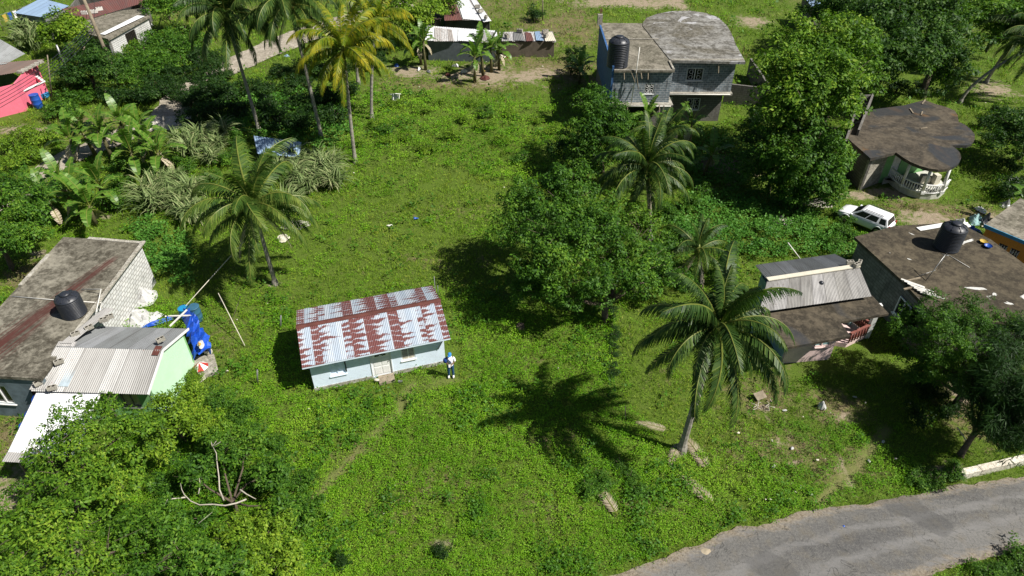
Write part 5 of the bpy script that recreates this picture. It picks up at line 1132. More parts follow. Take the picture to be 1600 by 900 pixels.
gm.loops.add(fq.size); gm.loops.foreach_set('vertex_index', fq.astype(np.int32).ravel()); gm.polygons.add(len(fq)); gm.polygons.foreach_set('loop_start', np.arange(0, fq.size, 4, dtype=np.int32))
gm.update(calc_edges=True); gm.polygons.foreach_set('use_smooth', np.ones(len(fq), bool))
ca = gm.color_attributes.new('cover', 'FLOAT_COLOR', 'POINT'); ca.data.foreach_set('color', np.stack([md, mg, mb_, np.ones_like(md)], -1).astype(np.float32).ravel())
def ground_mat():
    t = NT('grassy_earth'); o = t.coord(); a = t.new('ShaderNodeVertexColor', layer_name='cover'); sx = t.new('ShaderNodeSeparateColor'); t.l(a.outputs[0], sx.inputs[0])
    n1 = t.noise(o, .35, 5, .6); n2 = t.noise(o, 2.2, 5, .7); n3 = t.noise(o, 14, 4, .75)
    g = t.ramp(n3, [(.3, (.035, .065, .01)), (.5, (.075, .125, .014)), (.72, (.14, .20, .025))]); g = t.mix(t.math('MULTIPLY', t.step(n1, .4, .65), .5), g, (.085, .12, .02)); g = t.mix(t.math('MULTIPLY', t.step(n2, .56, .7), .4), g, (.10, .09, .04))
    dry = t.ramp(n3, [(.3, (.10, .085, .04)), (.55, (.17, .14, .07)), (.75, (.25, .21, .12))]); dirt = t.ramp(n3, [(.25, (.16, .12, .08)), (.5, (.28, .225, .16)), (.75, (.40, .34, .26))])
    f = lambda ch, k: t.step(t.math('ADD', ch, t.math('MULTIPLY', t.math('SUBTRACT', n2, .5), 2.4)), k, k + .5)
    c = t.mix(f(sx.outputs[1], .35), g, dry); c = t.mix(f(sx.outputs[0], .5), c, dirt); c = t.mix(t.math('MULTIPLY', sx.outputs[2], .8), c, (.20, .19, .08))
    t.bump(t.math('ADD', n3, n2), .06, .8); return t.base(c, .95, .15)
gm.materials.append(ground_mat()); go = bpy.data.objects.new('ground', gm); COL.objects.link(go); go['kind'] = 'structure'

# ================================================================ ground cover
LUSH = [PG((560, 135), (640, 140), (760, 165), (870, 160), (900, 250), (830, 300), (740, 275), (640, 250), (560, 262), (500, 215), (520, 150)),
        PG((400, 440), (455, 470), (470, 610), (620, 625), (730, 600), (705, 450), (780, 460), (900, 500), (960, 480), (960, 620), (1010, 660), (1040, 720), (1200, 680), (1290, 640), (1450, 740), (1300, 795), (1150, 820), (900, 910), (330, 910), (330, 620), (390, 560)),
        PG((230, 450), (130, 560), (0, 700), (0, 960), (500, 960), (480, 600))]
GRASSY = [PG((330, 440), (420, 445), (400, 560), (320, 640), (300, 560)), PG((980, 470), (1080, 470), (1030, 640), (990, 600)), PG((0, 600), (60, 640), (0, 720)), PG((1230, 560), (1400, 520), (1430, 660), (1260, 640))]
VINE = [PG((1090, 300), (1180, 300), (1290, 340), (1305, 400), (1240, 402), (1180, 410), (1120, 385), (1060, 410), (1040, 350)), PG((195, 350), (240, 345), (300, 378), (305, 450), (245, 440), (228, 385)), PG((1290, 350), (1340, 380), (1420, 400), (1430, 470), (1390, 470), (1350, 430), (1290, 400)),
        PG((400, 150), (500, 140), (560, 200), (520, 235), (400, 220), (300, 180), (260, 160), (330, 120)), PG((1110, 200), (1180, 230), (1170, 300), (1090, 290), (1060, 240))]
def scatter(n, seed, x0=-160, x1=1760, y0=-45, y1=985):
    r = np.random.default_rng(seed); px = r.uniform(x0, x1, n); py = r.uniform(y0, y1, n)
    u = (px - 800) / FPX; v = (450 - py) / FPX; dy = cp + v * sp; dz = -sp + v * cp; t = -CAMH / dz
    return u * t, dy * t, t
def anyin(x, y, polys):
    r = np.zeros(x.shape, bool)
    for p in polys: r |= inpoly(x, y, p)
    return r
def clear(x, y):
    return ~(anyin(x, y, FOOT) | inpoly(x, y, ROADPOLY) | inpoly(x, y, TRACKPOLY))
def cover(name, label, n, seed, pick, k, r, L, W, mat, hfun, droop=.2, flat=.5, blades=False):
    x, y, t = scatter(n, seed); m = clear(x, y); x, y, t = x[m], y[m], t[m]
    rng = np.random.default_rng(seed + 1); m = pick(x, y, rng); x, y, t = x[m], y[m], t[m]
    s_ = np.clip(t / 34, .8, 3.2); h = hfun(x, y); N = len(x)
    c = np.repeat(np.stack([x, y, h], 1), k, 0); sc = np.repeat(s_, k) * (.65 + .7 * rng.random(N * k)); d = rng.normal(size=(N * k, 3))
    if blades:
        d[:, 2] = np.abs(d[:, 2]) * .8 + .9; d = unit(d); c[:, :2] += rng.normal(size=(N * k, 2)) * r * np.repeat(s_, k)[:, None]; nrm = unit(np.cross(d, rng.normal(size=d.shape))); c[:, 2] -= .05
    else:
        d[:, 2] = np.abs(d[:, 2]) * flat; d = unit(d); c += d * (rng.random((N * k, 1)) * r) * np.repeat(s_, k)[:, None]; nrm = unit(np.array([0, 0, 1.]) + rng.normal(size=d.shape) * .5); d = unit(d - np.array([0, 0, droop])); nrm = unit(nrm - d * np.sum(nrm * d, 1, keepdims=True)); c[:, 2] = np.maximum(c[:, 2], .0)
    v = leaf_arrays(c, d, nrm, L * sc, W * sc); me = quads_mesh(name, v, mat); o = bpy.data.objects.new(name, me); COL.objects.link(o)
    o['kind'] = 'stuff'; o['label'] = label; o['category'] = name.replace('_', ' '); return N
dm = lambda x, y: masks(x, y)
def lushness(x, y):
    l = np.where(anyin(x, y, LUSH), .72, .16); l = np.where(anyin(x, y, GRASSY), .08, l); d, g, b = masks(x, y)
    l = l + (fbm(x, y, 2.6, 21) - .5) * .9; return l * (1 - .8 * g) * (1 - b) , d, g, b
def pick_weed(x, y, r): l, d, g, b = lushness(x, y); return (r.random(len(x)) < l * 1.15) & (d < .3 + .7 * r.random(len(x))) & ~anyin(x, y, VINE)
def pick_grass(x, y, r): l, d, g, b = lushness(x, y); return (r.random(len(x)) < 1.05 - l) & (d < .25 + .6 * r.random(len(x))) & (g < .3 + .6 * r.random(len(x))) & (b < .4)
def pick_dry(x, y, r): d, g, b = masks(x, y); return (r.random(len(x)) < np.maximum(g * 1.1, np.clip(fbm(x, y, 3.1, 61) - .5, 0, 1) * 1.1)) & (d < .6)
def pick_broad(x, y, r): l, d, g, b = lushness(x, y); return (r.random(len(x)) < np.clip(fbm(x, y, 1.9, 71) * 4 - 2.15, 0, 1) * np.where(anyin(x, y, LUSH), 1, .25)) & (d < .4) & (b < .3)
def hw(x, y): return .02 + .26 * np.clip(fbm(x, y, .9, 31) * 1.7 - .45, 0, 1) * np.where(anyin(x, y, LUSH[:1]), 2.3, 1) * np.where(anyin(x, y, LUSH), 1, .4)
cover('weeds', 'bright green broad leaved weeds covering the open lot', 84000, 5, pick_weed, 16, .21, .074, .043, M_WEED, hw)
cover('grass', 'short green grass between the weeds and around the houses', 60000, 6, pick_grass, 9, .12, .17, .022, M_GRASS, lambda x, y: .02 + 0 * x, blades=True)
cover('dry_grass', 'straw coloured dry grass in the worn patches', 26000, 7, pick_dry, 9, .14, .17, .022, M_DRYG, lambda x, y: .01 + 0 * x, blades=True)
cover('broad_weeds', 'darker broad leaved weed patches among the bright weeds', 34000, 9, pick_broad, 8, .2, .15, .10, M_WEED2, lambda x, y: .08 + .3 * np.clip(fbm(x, y, .8, 33) * 1.7 - .4, 0, 1))
cover('creeper', 'pale green creeper mounds over the ground between the houses', 60000, 8, lambda x, y, r: anyin(x, y, VINE), 17, .24, .11, .085, M_VINE, lambda x, y: .08 + .6 * np.clip(fbm(x, y, 1.5, 41) * 1.8 - .5, 0, 1.1))
# litter
x, y, t = scatter(520, 77); kx = anyin(x, y, [PG((1160, 600), (1440, 600), (1440, 780), (1160, 800)), PG((600, 85), (900, 85), (900, 150), (600, 150)), PG((1480, 320), (1600, 320), (1600, 350), (1500, 350)), PG((280, 500), (420, 430), (440, 600), (300, 640)), PG((1290, 370), (1360, 400), (1300, 420))]) | (np.random.default_rng(4).random(len(x)) < .10)
m_ = clear(x, y) & kx; x, y = x[m_], y[m_]; lm = MB(); rnd = random.Random(5)
for a, b in zip(x, y): lm.ball((a, b, .05), rnd.uniform(.02, .085), 5, 4, (rnd.uniform(.7, 1.5), 1, .5))
o = lm.build('litter', M_CREAM); o['kind'] = 'stuff'; o['label'] = 'scraps of pale litter and stones scattered in the grass'

# ================================================================ trees
A, B, Cc, Dd = M_LEAF_A, M_LEAF_B, M_LEAF_C, M_LEAF_D
tree_px('broadleaf_tree', 'yellow green tree hiding the front of the white awning, lower left', (130, 800), [(75, 712, 3.6, 1.1), (130, 668, 4.6, 1.3), (200, 675, 4, 1.1), (118, 742, 4.3, 1.3), (190, 750, 3.2, 1.0), (50, 780, 3.4, 1.1), (165, 640, 3.6, .8)], M_LEAF_E, nclump=250, k=26, r=.3, seed=1)
tree_px('broadleaf_tree', 'spreading yellow green tree filling the bottom left corner', (60, 940), [(35, 835, 3.4, 1.2), (110, 820, 4.4, 1.3), (85, 890, 4.0, 1.4), (15, 905, 4.4, 1.2), (185, 860, 3.6, 1.2), (150, 905, 3.0, 1.1)], M_LEAF_E, nclump=250, r=.3, k=26, seed=2)
tree_px('broadleaf_tree', 'low crowned green tree at the bottom edge right of the corner tree', (280, 930), [(245, 820, 2.9, 1.1), (300, 880, 3.2, 1.3), (232, 895, 3.5, 1.1), (350, 895, 2.6, 1.0)], B, nclump=200, r=.3, k=26, seed=3)
tree_px('broadleaf_tree', 'slender many branched sapling beside the mint green gable wall', (290, 690), [(262, 640, 2.4, .9), (300, 620, 2.3, .7), (320, 660, 2.0, .8), (250, 690, 2.2, .8)], A, nclump=170, k=22, trunk=.08, seed=4)
tree_px('broadleaf_tree', 'bushy yellow green regrowth around the bare pale branches', (370, 800), [(380, 700, 1.8, .9), (420, 740, 1.6, .9), (350, 690, 1.8, .7), (300, 740, 1.8, .8), (440, 790, 1.4, .8)], B, nclump=190, r=.28, k=24, trunk=.1, seed=5)
tree_px('broadleaf_tree', 'dense regrowth thicket at the bottom edge right of the fallen branches', (410, 880), [(370, 840, 1.8, .9), (420, 830, 1.7, .9), (390, 880, 1.9, .9), (450, 880, 1.3, .8)], A, nclump=180, r=.28, k=24, trunk=.1, seed=6)
tree_px('broadleaf_tree', 'big dark breadfruit like tree casting a round shadow in the middle of the lot', (850, 440), [(835, 320, 5.0, 2.0), (890, 300, 5.6, 1.9), (870, 370, 5.4, 2.1), (800, 360, 4.2, 1.6), (915, 355, 5.2, 1.8), (850, 415, 4.2, 1.9)], B, nclump=620, k=24, L=.24, W=.13, r=.42, trunk=.26, seed=7)
tree_px('broadleaf_tree', 'wide mid green tree joined to the right of the big central tree', (945, 500), [(960, 390, 4.2, 1.8), (1010, 410, 3.6, 1.3), (930, 440, 3.8, 1.6), (990, 440, 3.4, 1.4), (880, 460, 2.8, 1.3), (830, 450, 2.2, 1.1), (1000, 350, 3.2, 1.3), (965, 335, 4.0, 1.4), (1035, 385, 2.6, 1.1), (1045, 430, 2.2, 1.0)], B, nclump=480, k=24, L=.22, W=.12, r=.38, trunk=.2, seed=8)
tree_px('broadleaf_tree', 'tall green tree in front of the blue side wall of the two storey house', (940, 268), [(930, 165, 5.2, 1.6), (960, 190, 5.0, 1.7), (925, 205, 4.0, 1.8), (965, 230, 3.6, 1.6), (920, 250, 2.4, 1.6)], B, nclump=380, k=24, L=.26, W=.14, r=.45, trunk=.2, seed=9)
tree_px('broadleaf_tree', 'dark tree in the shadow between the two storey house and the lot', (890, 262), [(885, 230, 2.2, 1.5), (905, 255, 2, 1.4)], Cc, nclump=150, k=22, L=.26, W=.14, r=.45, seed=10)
tree_px('broadleaf_tree', 'tall yellow topped tree between the two storey house and the wavy roof', (1240, 320), [(1255, 75, 9.2, 2.4), (1310, 65, 9.4, 2.6), (1230, 110, 8.6, 2.2), (1300, 115, 8.6, 2.6), (1275, 155, 7.4, 2.8), (1330, 120, 7.8, 1.8), (1225, 165, 6.6, 2.2)], M_LEAF_E, nclump=760, k=22, L=.34, W=.19, r=.6, trunk=.35, seed=11)
tree_px('broadleaf_tree', 'dark green lower tree in front of the tall yellow topped tree', (1250, 330), [(1215, 210, 4.8, 1.9), (1265, 215, 5.0, 2.1), (1290, 250, 4.0, 1.9), (1240, 260, 3.6, 2.0), (1285, 285, 2.6, 1.6), (1210, 245, 3.4, 1.6), (1250, 300, 1.5, 1.6), (1222, 285, 1.8, 1.4), (1290, 305, 1.4, 1.3), (1195, 270, 2, 1.3)], B, nclump=640, k=22, L=.28, W=.15, r=.5, trunk=.25, seed=12)
tree_px('broadleaf_tree', 'large glossy dark tree at the top right behind the wavy roof', (1440, 150), [(1400, 35, 7, 2.8), (1450, 20, 7.4, 3), (1480, 60, 6.4, 2.8), (1430, 80, 5.8, 2.8), (1395, 90, 5.4, 2.3), (1470, 105, 4.2, 2.3), (1360, 25, 7, 2.6)], Cc, nclump=640, k=22, L=.4, W=.22, r=.7, trunk=.35, seed=13)
tree_px('broadleaf_tree', 'dark tree at the top edge left of the large glossy one', (1350, 60), [(1320, 5, 6, 2.8), (1370, -5, 6.5, 3), (1290, 20, 4, 2.2)], Cc, nclump=260, k=20, L=.42, W=.24, r=.75, seed=14)
tree_px('broadleaf_tree', 'green tree in the top right corner beside the leaning palms', (1540, 80), [(1530, 15, 6, 3), (1560, 40, 5, 2.6), (1500, 5, 6, 3), (1590, 0, 6, 3)], B, nclump=300, k=20, L=.42, W=.22, r=.75, seed=15)
tree_px('mango_tree', 'dense round dark green mango tree over the edge of the dark flat roof', (1490, 640), [(1465, 500, 4.6, 1.3), (1520, 495, 4.8, 1.4), (1500, 535, 4.6, 1.5), (1555, 520, 4.2, 1.2), (1450, 540, 3.6, 1.2), (1530, 560, 3.4, 1.2), (1480, 575, 2.4, 1.2), (1440, 575, 2.0, 1.0), (1520, 590, 2.0, 1.2), (1560, 570, 2.8, 1.1)], B, nclump=800, k=30, L=.16, W=.06, r=.28, trunk=.22, seed=16, cat='mango tree')
tree_px('broadleaf_tree', 'dark green tree on the left edge above the concrete roof', (20, 420), [(10, 300, 4.5, 2.0), (45, 320, 4, 1.5), (5, 360, 3.4, 1.8), (35, 370, 3.0, 1.3)], B, nclump=320, k=22, L=.24, W=.13, r=.42, seed=17)
tree_px('broadleaf_tree', 'small round yellow green tree beside the blue roofed shed', (110, 85), [(100, 38, 3.4, 1.9), (118, 52, 2.8, 1.6), (88, 55, 2.4, 1.4)], A, nclump=190, k=20, L=.36, W=.2, r=.6, seed=18)
tree_px('broadleaf_tree', 'dark bushy tree at the foot of the tall utility pole', (150, 140), [(140, 90, 3.0, 2.0), (165, 110, 2.4, 1.8), (115, 115, 2.2, 1.6)], Cc, nclump=230, k=20, L=.32, W=.18, r=.55, seed=19)
tree_px('broadleaf_tree', 'light green tree at the top edge left of the tin shacks', (640, 60), [(625, 12, 4, 2.4), (660, 20, 3.6, 2.2), (640, 35, 2.6, 1.8), (690, 5, 3.4, 2.2)], A, nclump=260, k=20, L=.38, W=.2, r=.65, seed=20)
tree_px('broadleaf_tree', 'green tree at the top edge right of the rusty roofed house', (265, 30), [(260, 5, 3.4, 2.2), (290, 10, 3.2, 2)], B, nclump=150, k=20, L=.38, W=.2, r=.65, seed=21)
tree_px('broadleaf_tree', 'dark shrubby tree on the right edge beyond the rounded porch', (1590, 250), [(1580, 200, 3, 1.8), (1600, 225, 2.6, 1.8), (1610, 190, 3.2, 1.8)], Cc, nclump=220, k=20, L=.3, W=.16, r=.5, seed=22)
tree_px('feathery_tree', 'dark feathery tree at the right edge above the roadside kerb', (1500, 712), [(1570, 560, 4.6, 1.2, 1.2, 1.2), (1600, 610, 4.6, 1.4), (1540, 620, 3.6, 1.1), (1590, 670, 3.4, 1.2), (1550, 660, 3, 1.0), (1620, 540, 4.6, 1.4), (1530, 590, 3.6, 1.0), (1575, 600, 4.4, 1.3), (1590, 640, 3, 1.1)], Dd, nclump=950, k=44, L=.24, W=.029, r=.36, trunk=.14, seed=23, droop=.8, cat='feathery tree')
tree_px('broadleaf_tree', 'small leafy tree by the pink porch column', (1410, 540), [(1415, 498, 1.8, .7), (1405, 515, 1.2, .6)], B, nclump=90, k=22, L=.16, W=.08, r=.26, trunk=.07, seed=24)
tree_px('broadleaf_tree', 'dark tree behind the yard wall in front of the rounded wavy roof', (1200, 300), [(1195, 250, 2, 1.4), (1180, 215, 3, 1.4)], Cc, nclump=120, k=20, L=.26, W=.14, r=.45, seed=25)

# bare pale branches (felled tree)
def branches(label, runs, name='fallen_branch', mat=M_PALE):
    m = MB()
    for pts, r in runs: 
        P_ = [Vector(G(*p)) for p in pts]; k = len(P_); m.tube(P_, [r * .68 * (1 - .7 * i / (k - 1)) for i in range(k)], 6)
    return setp(m.build(name, mat), label, 'fallen branch')
branches('long curved bare white branch lying across the regrowth, lower left', [([(385, 780, 1.7), (370, 786, 1.75), (352, 790, 1.75), (332, 788, 1.8), (312, 789, 1.8), (298, 783, 1.8), (288, 773, 1.9), (284, 765, 1.95), (282, 755, 2.05)], .06), ([(290, 777, 1.8), (262, 780, 1.9), (258, 788, 1.8)], .05)])
branches('upright bare white forked branch above the regrowth', [([(350, 782, 1.3), (343, 765, 1.6), (342, 745, 1.8), (339, 722, 2.1), (338, 708, 2.4), (332, 697, 2.7), (338, 689, 3.0)], .055), ([(332, 699, 2.6), (330, 690, 2.8)], .04), ([(333, 698, 2.7), (345, 690, 2.9)], .035)])
branches('short bare branch left of the upright white branch', [([(310, 772, 1.4), (313, 758, 1.6), (311, 745, 1.9)], .045)])
branches('broken tan branch end at the right of the curved white branch', [([(375, 765, 1.7), (385, 772, 1.6), (400, 780, 1.4)], .06)])
branches('straight brown stick lying low below the curved white branch', [([(264, 819, 1.6), (290, 811, 1.6)], .05)])
branches('thin slanting stick right of the low brown stick', [([(310, 818, 1.5), (332, 800, 1.7)], .025)])
branches('thin bare stems at the bottom edge by the dark hole', [([(432, 900, .6), (443, 876, 1.0), (460, 900, .6)], .03)])

# ================================================================ palms
palm('tall coconut palm, leftmost of the upper left row, with shaggy dark crown', (405, 205), (352, 24), M_PALM, 'dark', n=32, size=1.28, seed=1)
palm('tall coconut palm at the top edge between the shaggy one and the yellow one', (503, 218), (452, 8), M_PALM, 'dark', n=30, size=1.2, seed=2)
palm('coconut palm with bright yellow drooping fronds, upper left centre', (555, 252), (537, 78), M_PALMY, 'yellow', n=30, size=1.08, seed=3)
palm('yellowing coconut palm just behind the bright yellow one', (581, 185), (586, 35), M_PALMY, 'yellow', n=22, size=1.0, seed=4)
palm('coconut palm with leaning trunk beside the concrete roofed house', (430, 443), (395, 322), M_PALMM, 'mid', n=26, size=1.15, seed=5, trunk_r=.12, extra=((0, 5, .95), (-20, 6, .9)))
palm('dark coconut palm right of the big central tree', (1015, 372), (1010, 262), M_PALM, 'dark', n=30, size=1.02, seed=6)
palm('young low palm with fronds near the ground between the central trees and the zinc roof', (1095, 440), (1090, 392), M_PALM, 'dark', n=16, size=.72, seed=7, nuts=0, low=5)
palm('large coconut palm in front of the zinc roofed pink house', (1065, 703), (1122, 514), M_PALM, 'dark', n=34, size=.95, seed=8.35, trunk_r=.15, nuts=8)
palm('coconut palm with crown at the top right edge above two leaning trunks', (1541, 128), (1598, 45), M_PALM, 'dark', n=20, size=1.1, seed=9)
palm('coconut palm with a long bent trunk at the right edge', (1500, 160), (1620, 70), M_PALM, 'dark', n=18, size=1.1, seed=10, bend=1.4)
palm('small palm at the top edge beside the pale roof corner', (1300, 60), (1302, 8), M_PALM, 'dark', n=16, size=.9, seed=11, nuts=0)
palm('coconut palm cut off by the top edge above the yellow palms', (560, 130), (545, -20), M_PALM, 'dark', n=18, size=1.0, seed=12)
palm('bushy palm behind the dark palm, in front of the two storey house', (1045, 300), (1035, 215), M_PALM, 'dark', n=14, size=.75, seed=13, nuts=0)

# ================================================================ banana plants and cane
bp = [(200, 215, 2.6), (175, 225, 2.2), (225, 228, 2.4), (245, 238, 2.0), (150, 222, 2.0), (215, 250, 1.8), (120, 232, 1.9), (262, 250, 1.8)]
bl_ = ['highest banana plant of the upper left grove', 'banana plant just left of the highest one in the upper left grove', 'broad banana plant right of the highest one in the upper left grove', 'banana plant near the pale track end in the upper left grove', 'banana plant on the left flank of the upper left grove', 'low banana plant in front of the upper left grove', 'outermost banana plant on the left of the upper left grove', 'last banana plant of the upper grove toward the cane clumps']
for i, (x, y, h) in enumerate(bp): banana(bl_[i], G2(x, y + 22), h + .2, 1.15, 9, i, 'banana plants of the upper left grove')
bp = [(125, 345, 2.1), (95, 350, 1.9), (150, 352, 1.8), (70, 335, 1.8), (165, 325, 1.9), (110, 320, 2.0)]
bl_ = ['tall banana plant in the middle of the grove above the concrete roof', 'banana plant left of the middle in the grove above the concrete roof', 'banana plant right of the middle in the grove above the concrete roof', 'leftmost banana plant in the grove above the concrete roof', 'rightmost banana plant in the grove above the concrete roof', 'rear banana plant in the grove above the concrete roof']
for i, (x, y, h) in enumerate(bp): banana(bl_[i], G2(x, y), h, 1.15, 9, 20 + i, 'banana plants above the concrete roof')
for i, (x, y, h, lab) in enumerate(((665, 108, 3.0, 'banana clump stem in front of the left end of the whitish shack roof'), (658, 100, 2.4, 'second banana plant tight against the one before the whitish shack roof'), (742, 128, 2.8, 'front left banana plant before the shacks, by the maroon sheet'), (755, 118, 3.0, 'tallest banana plant before the shacks'), (768, 112, 2.6, 'banana plant right of the tallest before the shacks'), (780, 108, 2.0, 'rightmost banana plant before the shacks'))):
    banana(lab, G2(x, y), h, 1.1, 9, 40 + i, 'banana plants by the tin shacks')
for i, (x, y, h, lab) in enumerate(((1075, 240, 2.8, 'banana plant at the foot of the two storey house'), (1050, 235, 2.4, 'banana plant left of the one at the foot of the two storey house'), (1100, 275, 2.0, 'banana plant with outstretched leaves in the shade right of the dark palm'), (1005, 225, 2.6, 'banana plant in front of the grey drum'), (905, 130, 1.6, 'banana plant in the shadow at the left corner of the two storey house'), (1585, 345, 1.9, 'banana plant beside the rubbish heap at the right edge'), (1345, 285, .7, 'potted small banana like plant at the corner of the round porch house'))):
    banana(lab, G2(x, y), h, .95 if i < 6 else .35, 8, 60 + i)
cl = [(315, 225), (340, 235), (300, 245), (330, 255), (285, 228), (350, 215), (450, 255), (475, 262), (500, 258), (520, 268), (465, 285), (495, 290), (525, 292), (480, 300), (435, 275), (510, 275), (250, 300), (265, 318), (285, 330), (305, 345), (240, 330), (275, 290), (235, 310), (450, 330), (300, 310)]
for i, (x, y) in enumerate(cl):
    g = 'cane clumps by the banana grove' if i < 6 else 'cane clumps right of the leaning palm' if i < 16 or i == 23 else 'cane clumps above the creeper'
    lab = {'cane clumps by the banana grove': 'arching grey green cane clump right of the upper banana grove', 'cane clumps right of the leaning palm': 'pale strap leaved cane clump in the bank below the row of tall palms', 'cane clumps above the creeper': 'cane clump between the banana groves and the creeper patch'}[g]
    clump(lab, G2(x, y), random.Random(i).uniform(.85, 1.2), i, g)
for i, (x, y) in enumerate(((45, 60), (62, 66), (52, 78))): clump('pale strappy cane clump beside the blue roofed shed', G2(x, y), 1.6, i, 'cane clumps by the shed')

# ================================================================ bushes and hedges
def row(label, group, pts, kind, s0=1.0, seed=0, zs=1.0, jit=6, name='bush'):
    rnd = random.Random(seed)
    for i, (x, y) in enumerate(pts):
        s_ = s0 * rnd.uniform(.8, 1.25); p = G2(x + rnd.uniform(-jit, jit), y + rnd.uniform(-jit, jit) * .6); bush(label, p, s_, kind, seed + i, group, name, zs)
row('green bush in the hedge below the long pale block house', 'hedge along the dirt track', [(190, 110), (205, 100), (222, 92), (240, 84), (258, 78), (275, 70), (292, 62), (210, 118), (228, 110), (246, 102), (264, 94), (282, 86), (300, 80), (196, 130), (216, 130), (236, 122), (256, 114), (276, 106), (310, 95), (176, 118)], 'mid', 1.9, 1)
row('yellow topped bush on the sunny side of the hedge below the block house', 'hedge along the dirt track', [(185, 98), (200, 90), (250, 72), (270, 64), (215, 84)], 'yel', 1.5, 31)
row('bush with leaves darkened for shade beneath the row of tall palms', 'shaded thicket', [(300, 170), (330, 160), (360, 155), (390, 150), (420, 145), (450, 140), (480, 140), (340, 185), (375, 180), (430, 175), (460, 170), (490, 165), (520, 160), (540, 150), (440, 120), (470, 115), (500, 120), (530, 125), (470, 195), (520, 190), (440, 200), (300, 195), (560, 110), (590, 105), (600, 80), (560, 90), (285, 160), (310, 148), (335, 135), (300, 128), (330, 118), (355, 120), (275, 140), (255, 150), (235, 158), (215, 160), (190, 165), (170, 160), (265, 128), (245, 138), (340, 105), (320, 100), (160, 215)], 'dark', 1.7, 51)  # shade put into the leaf colour; some bushes added to darken the track
row('bright leafy bush among the tall weeds of the upper field', 'field bushes', [(620, 165), (660, 180), (720, 190), (760, 200), (800, 185), (840, 190), (700, 215), (640, 215), (600, 225), (560, 225), (780, 225), (830, 225), (670, 240), (740, 165), (860, 210), (560, 170), (590, 195), (690, 165)], 'yel', 1.0, 81, zs=.7)
row('mid green bush among the tall weeds of the upper field', 'field bushes', [(610, 205), (760, 180), (880, 225), (820, 250), (900, 290), (880, 275)], 'mid', 1.1, 101, zs=.7)
row('bush around the foot of the metal pole near the pink wall', 'bushes near the pink wall', [(110, 130), (125, 140), (95, 145), (140, 160), (120, 165), (100, 170), (90, 185), (115, 185)], 'mid', 1.5, 111)
row('yellow green bush on the bank below the pink house', 'bank bushes', [(40, 215), (25, 235), (60, 225), (20, 260), (50, 250), (40, 285), (85, 225)], 'yel', 1.3, 121)
row('bush beside the white car', 'bushes by the white car', [(1305, 340), (1310, 365), (1325, 378), (1300, 385), (1318, 352)], 'mid', .95, 131)
row('dark shrub in the gap between the zinc roof and the dark flat roof', 'bushes between the two roofs', [(1370, 430), (1385, 455), (1365, 410), (1395, 480), (1350, 400)], 'mid', .9, 141)
row('low weedy bush on the slope above the road below the palm shadow', 'roadside bushes', [(930, 740), (950, 760), (915, 765), (985, 745), (965, 725), (1000, 770)], 'mid', .62, 151, zs=.7)
row('roadside bush by the right end of the kerb', 'kerb bushes', [(1440, 745), (1455, 755), (1485, 740), (1500, 735), (1425, 755)], 'mid', .7, 161, zs=.6)
row('bush on the grass verge below the road', 'verge bushes', [(1580, 870), (1560, 885), (1600, 880), (1540, 900), (1595, 900)], 'mid', .8, 171, zs=.7)
row('dark shrub standing in for the shaded ditch line right of the central trees', 'ditch shrubs', [(957, 472), (958, 486), (957, 500), (958, 514), (957, 528), (958, 542), (957, 556), (956, 570), (956, 584)], 'dark', .5, 181, jit=2, zs=.6)  # dark shrub row stands in for the shaded line of the ditch
row('dark bush under the mango tree at the right', 'bushes under the mango tree', [(1440, 600), (1460, 620), (1480, 650), (1550, 620), (1570, 640), (1440, 660), (1580, 690), (1600, 660)], 'dark', .9, 191)
row('shrub behind the wavy roofed house at the right', 'bushes at the right', [(1540, 205), (1545, 225), (1560, 190), (1370, 135), (1400, 145), (1430, 150), (1330, 250), (1325, 270), (1575, 270), (1590, 300), (1570, 310)], 'dark', 1.5, 201)
row('bush behind the left wing of the two storey house', 'bushes behind the two storey house', [(905, 95), (895, 115), (1190, 130), (1180, 150), (1195, 180), (1180, 200)], 'dark', 1.6, 221)
bush('yellow flowering bush against the rounded porch', G2(1480, 285), 1.1, 'yel', 3, name='flowering_bush')
row('leafy shrub filling in the ground between the cane clumps and banana groves', 'shrubs in the upper left groves', [(290, 270), (270, 262), (225, 275), (200, 300), (180, 265), (330, 280), (360, 240), (380, 225), (345, 255), (400, 265), (60, 310), (40, 345), (190, 330), (140, 290), (85, 300)], 'mid', 1.15, 301)
row('dark shrub between the central trees and the small palm', 'shrubs by the small palm', [(1040, 400), (1060, 420), (1030, 430), (1070, 450), (1050, 380), (1120, 440), (1000, 350), (1040, 340), (1070, 320), (1060, 290), (1090, 310)], 'mid', 1.1, 321)
bush('grey leafless looking scrub in the dry field right of the shacks', G2(833, 32), 1.9, 'dark', 4)
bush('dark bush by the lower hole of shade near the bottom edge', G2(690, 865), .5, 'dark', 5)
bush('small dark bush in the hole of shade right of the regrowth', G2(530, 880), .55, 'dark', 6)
row('small leafy shrub around the yard of the mint green house', 'shrubs in the yard', [(300, 590), (310, 600)], 'yel', .5, 241)
row('leafy regrowth bush between the trees of the lower left thicket', 'regrowth bushes', [(340, 640), (370, 660), (300, 680), (400, 690), (440, 700), (470, 760), (460, 830), (430, 860), (480, 800), (330, 720), (270, 720), (400, 760), (360, 760), (440, 760), (310, 810), (270, 760), (390, 640), (200, 830), (170, 810), (330, 870)], 'mid', .95, 261)
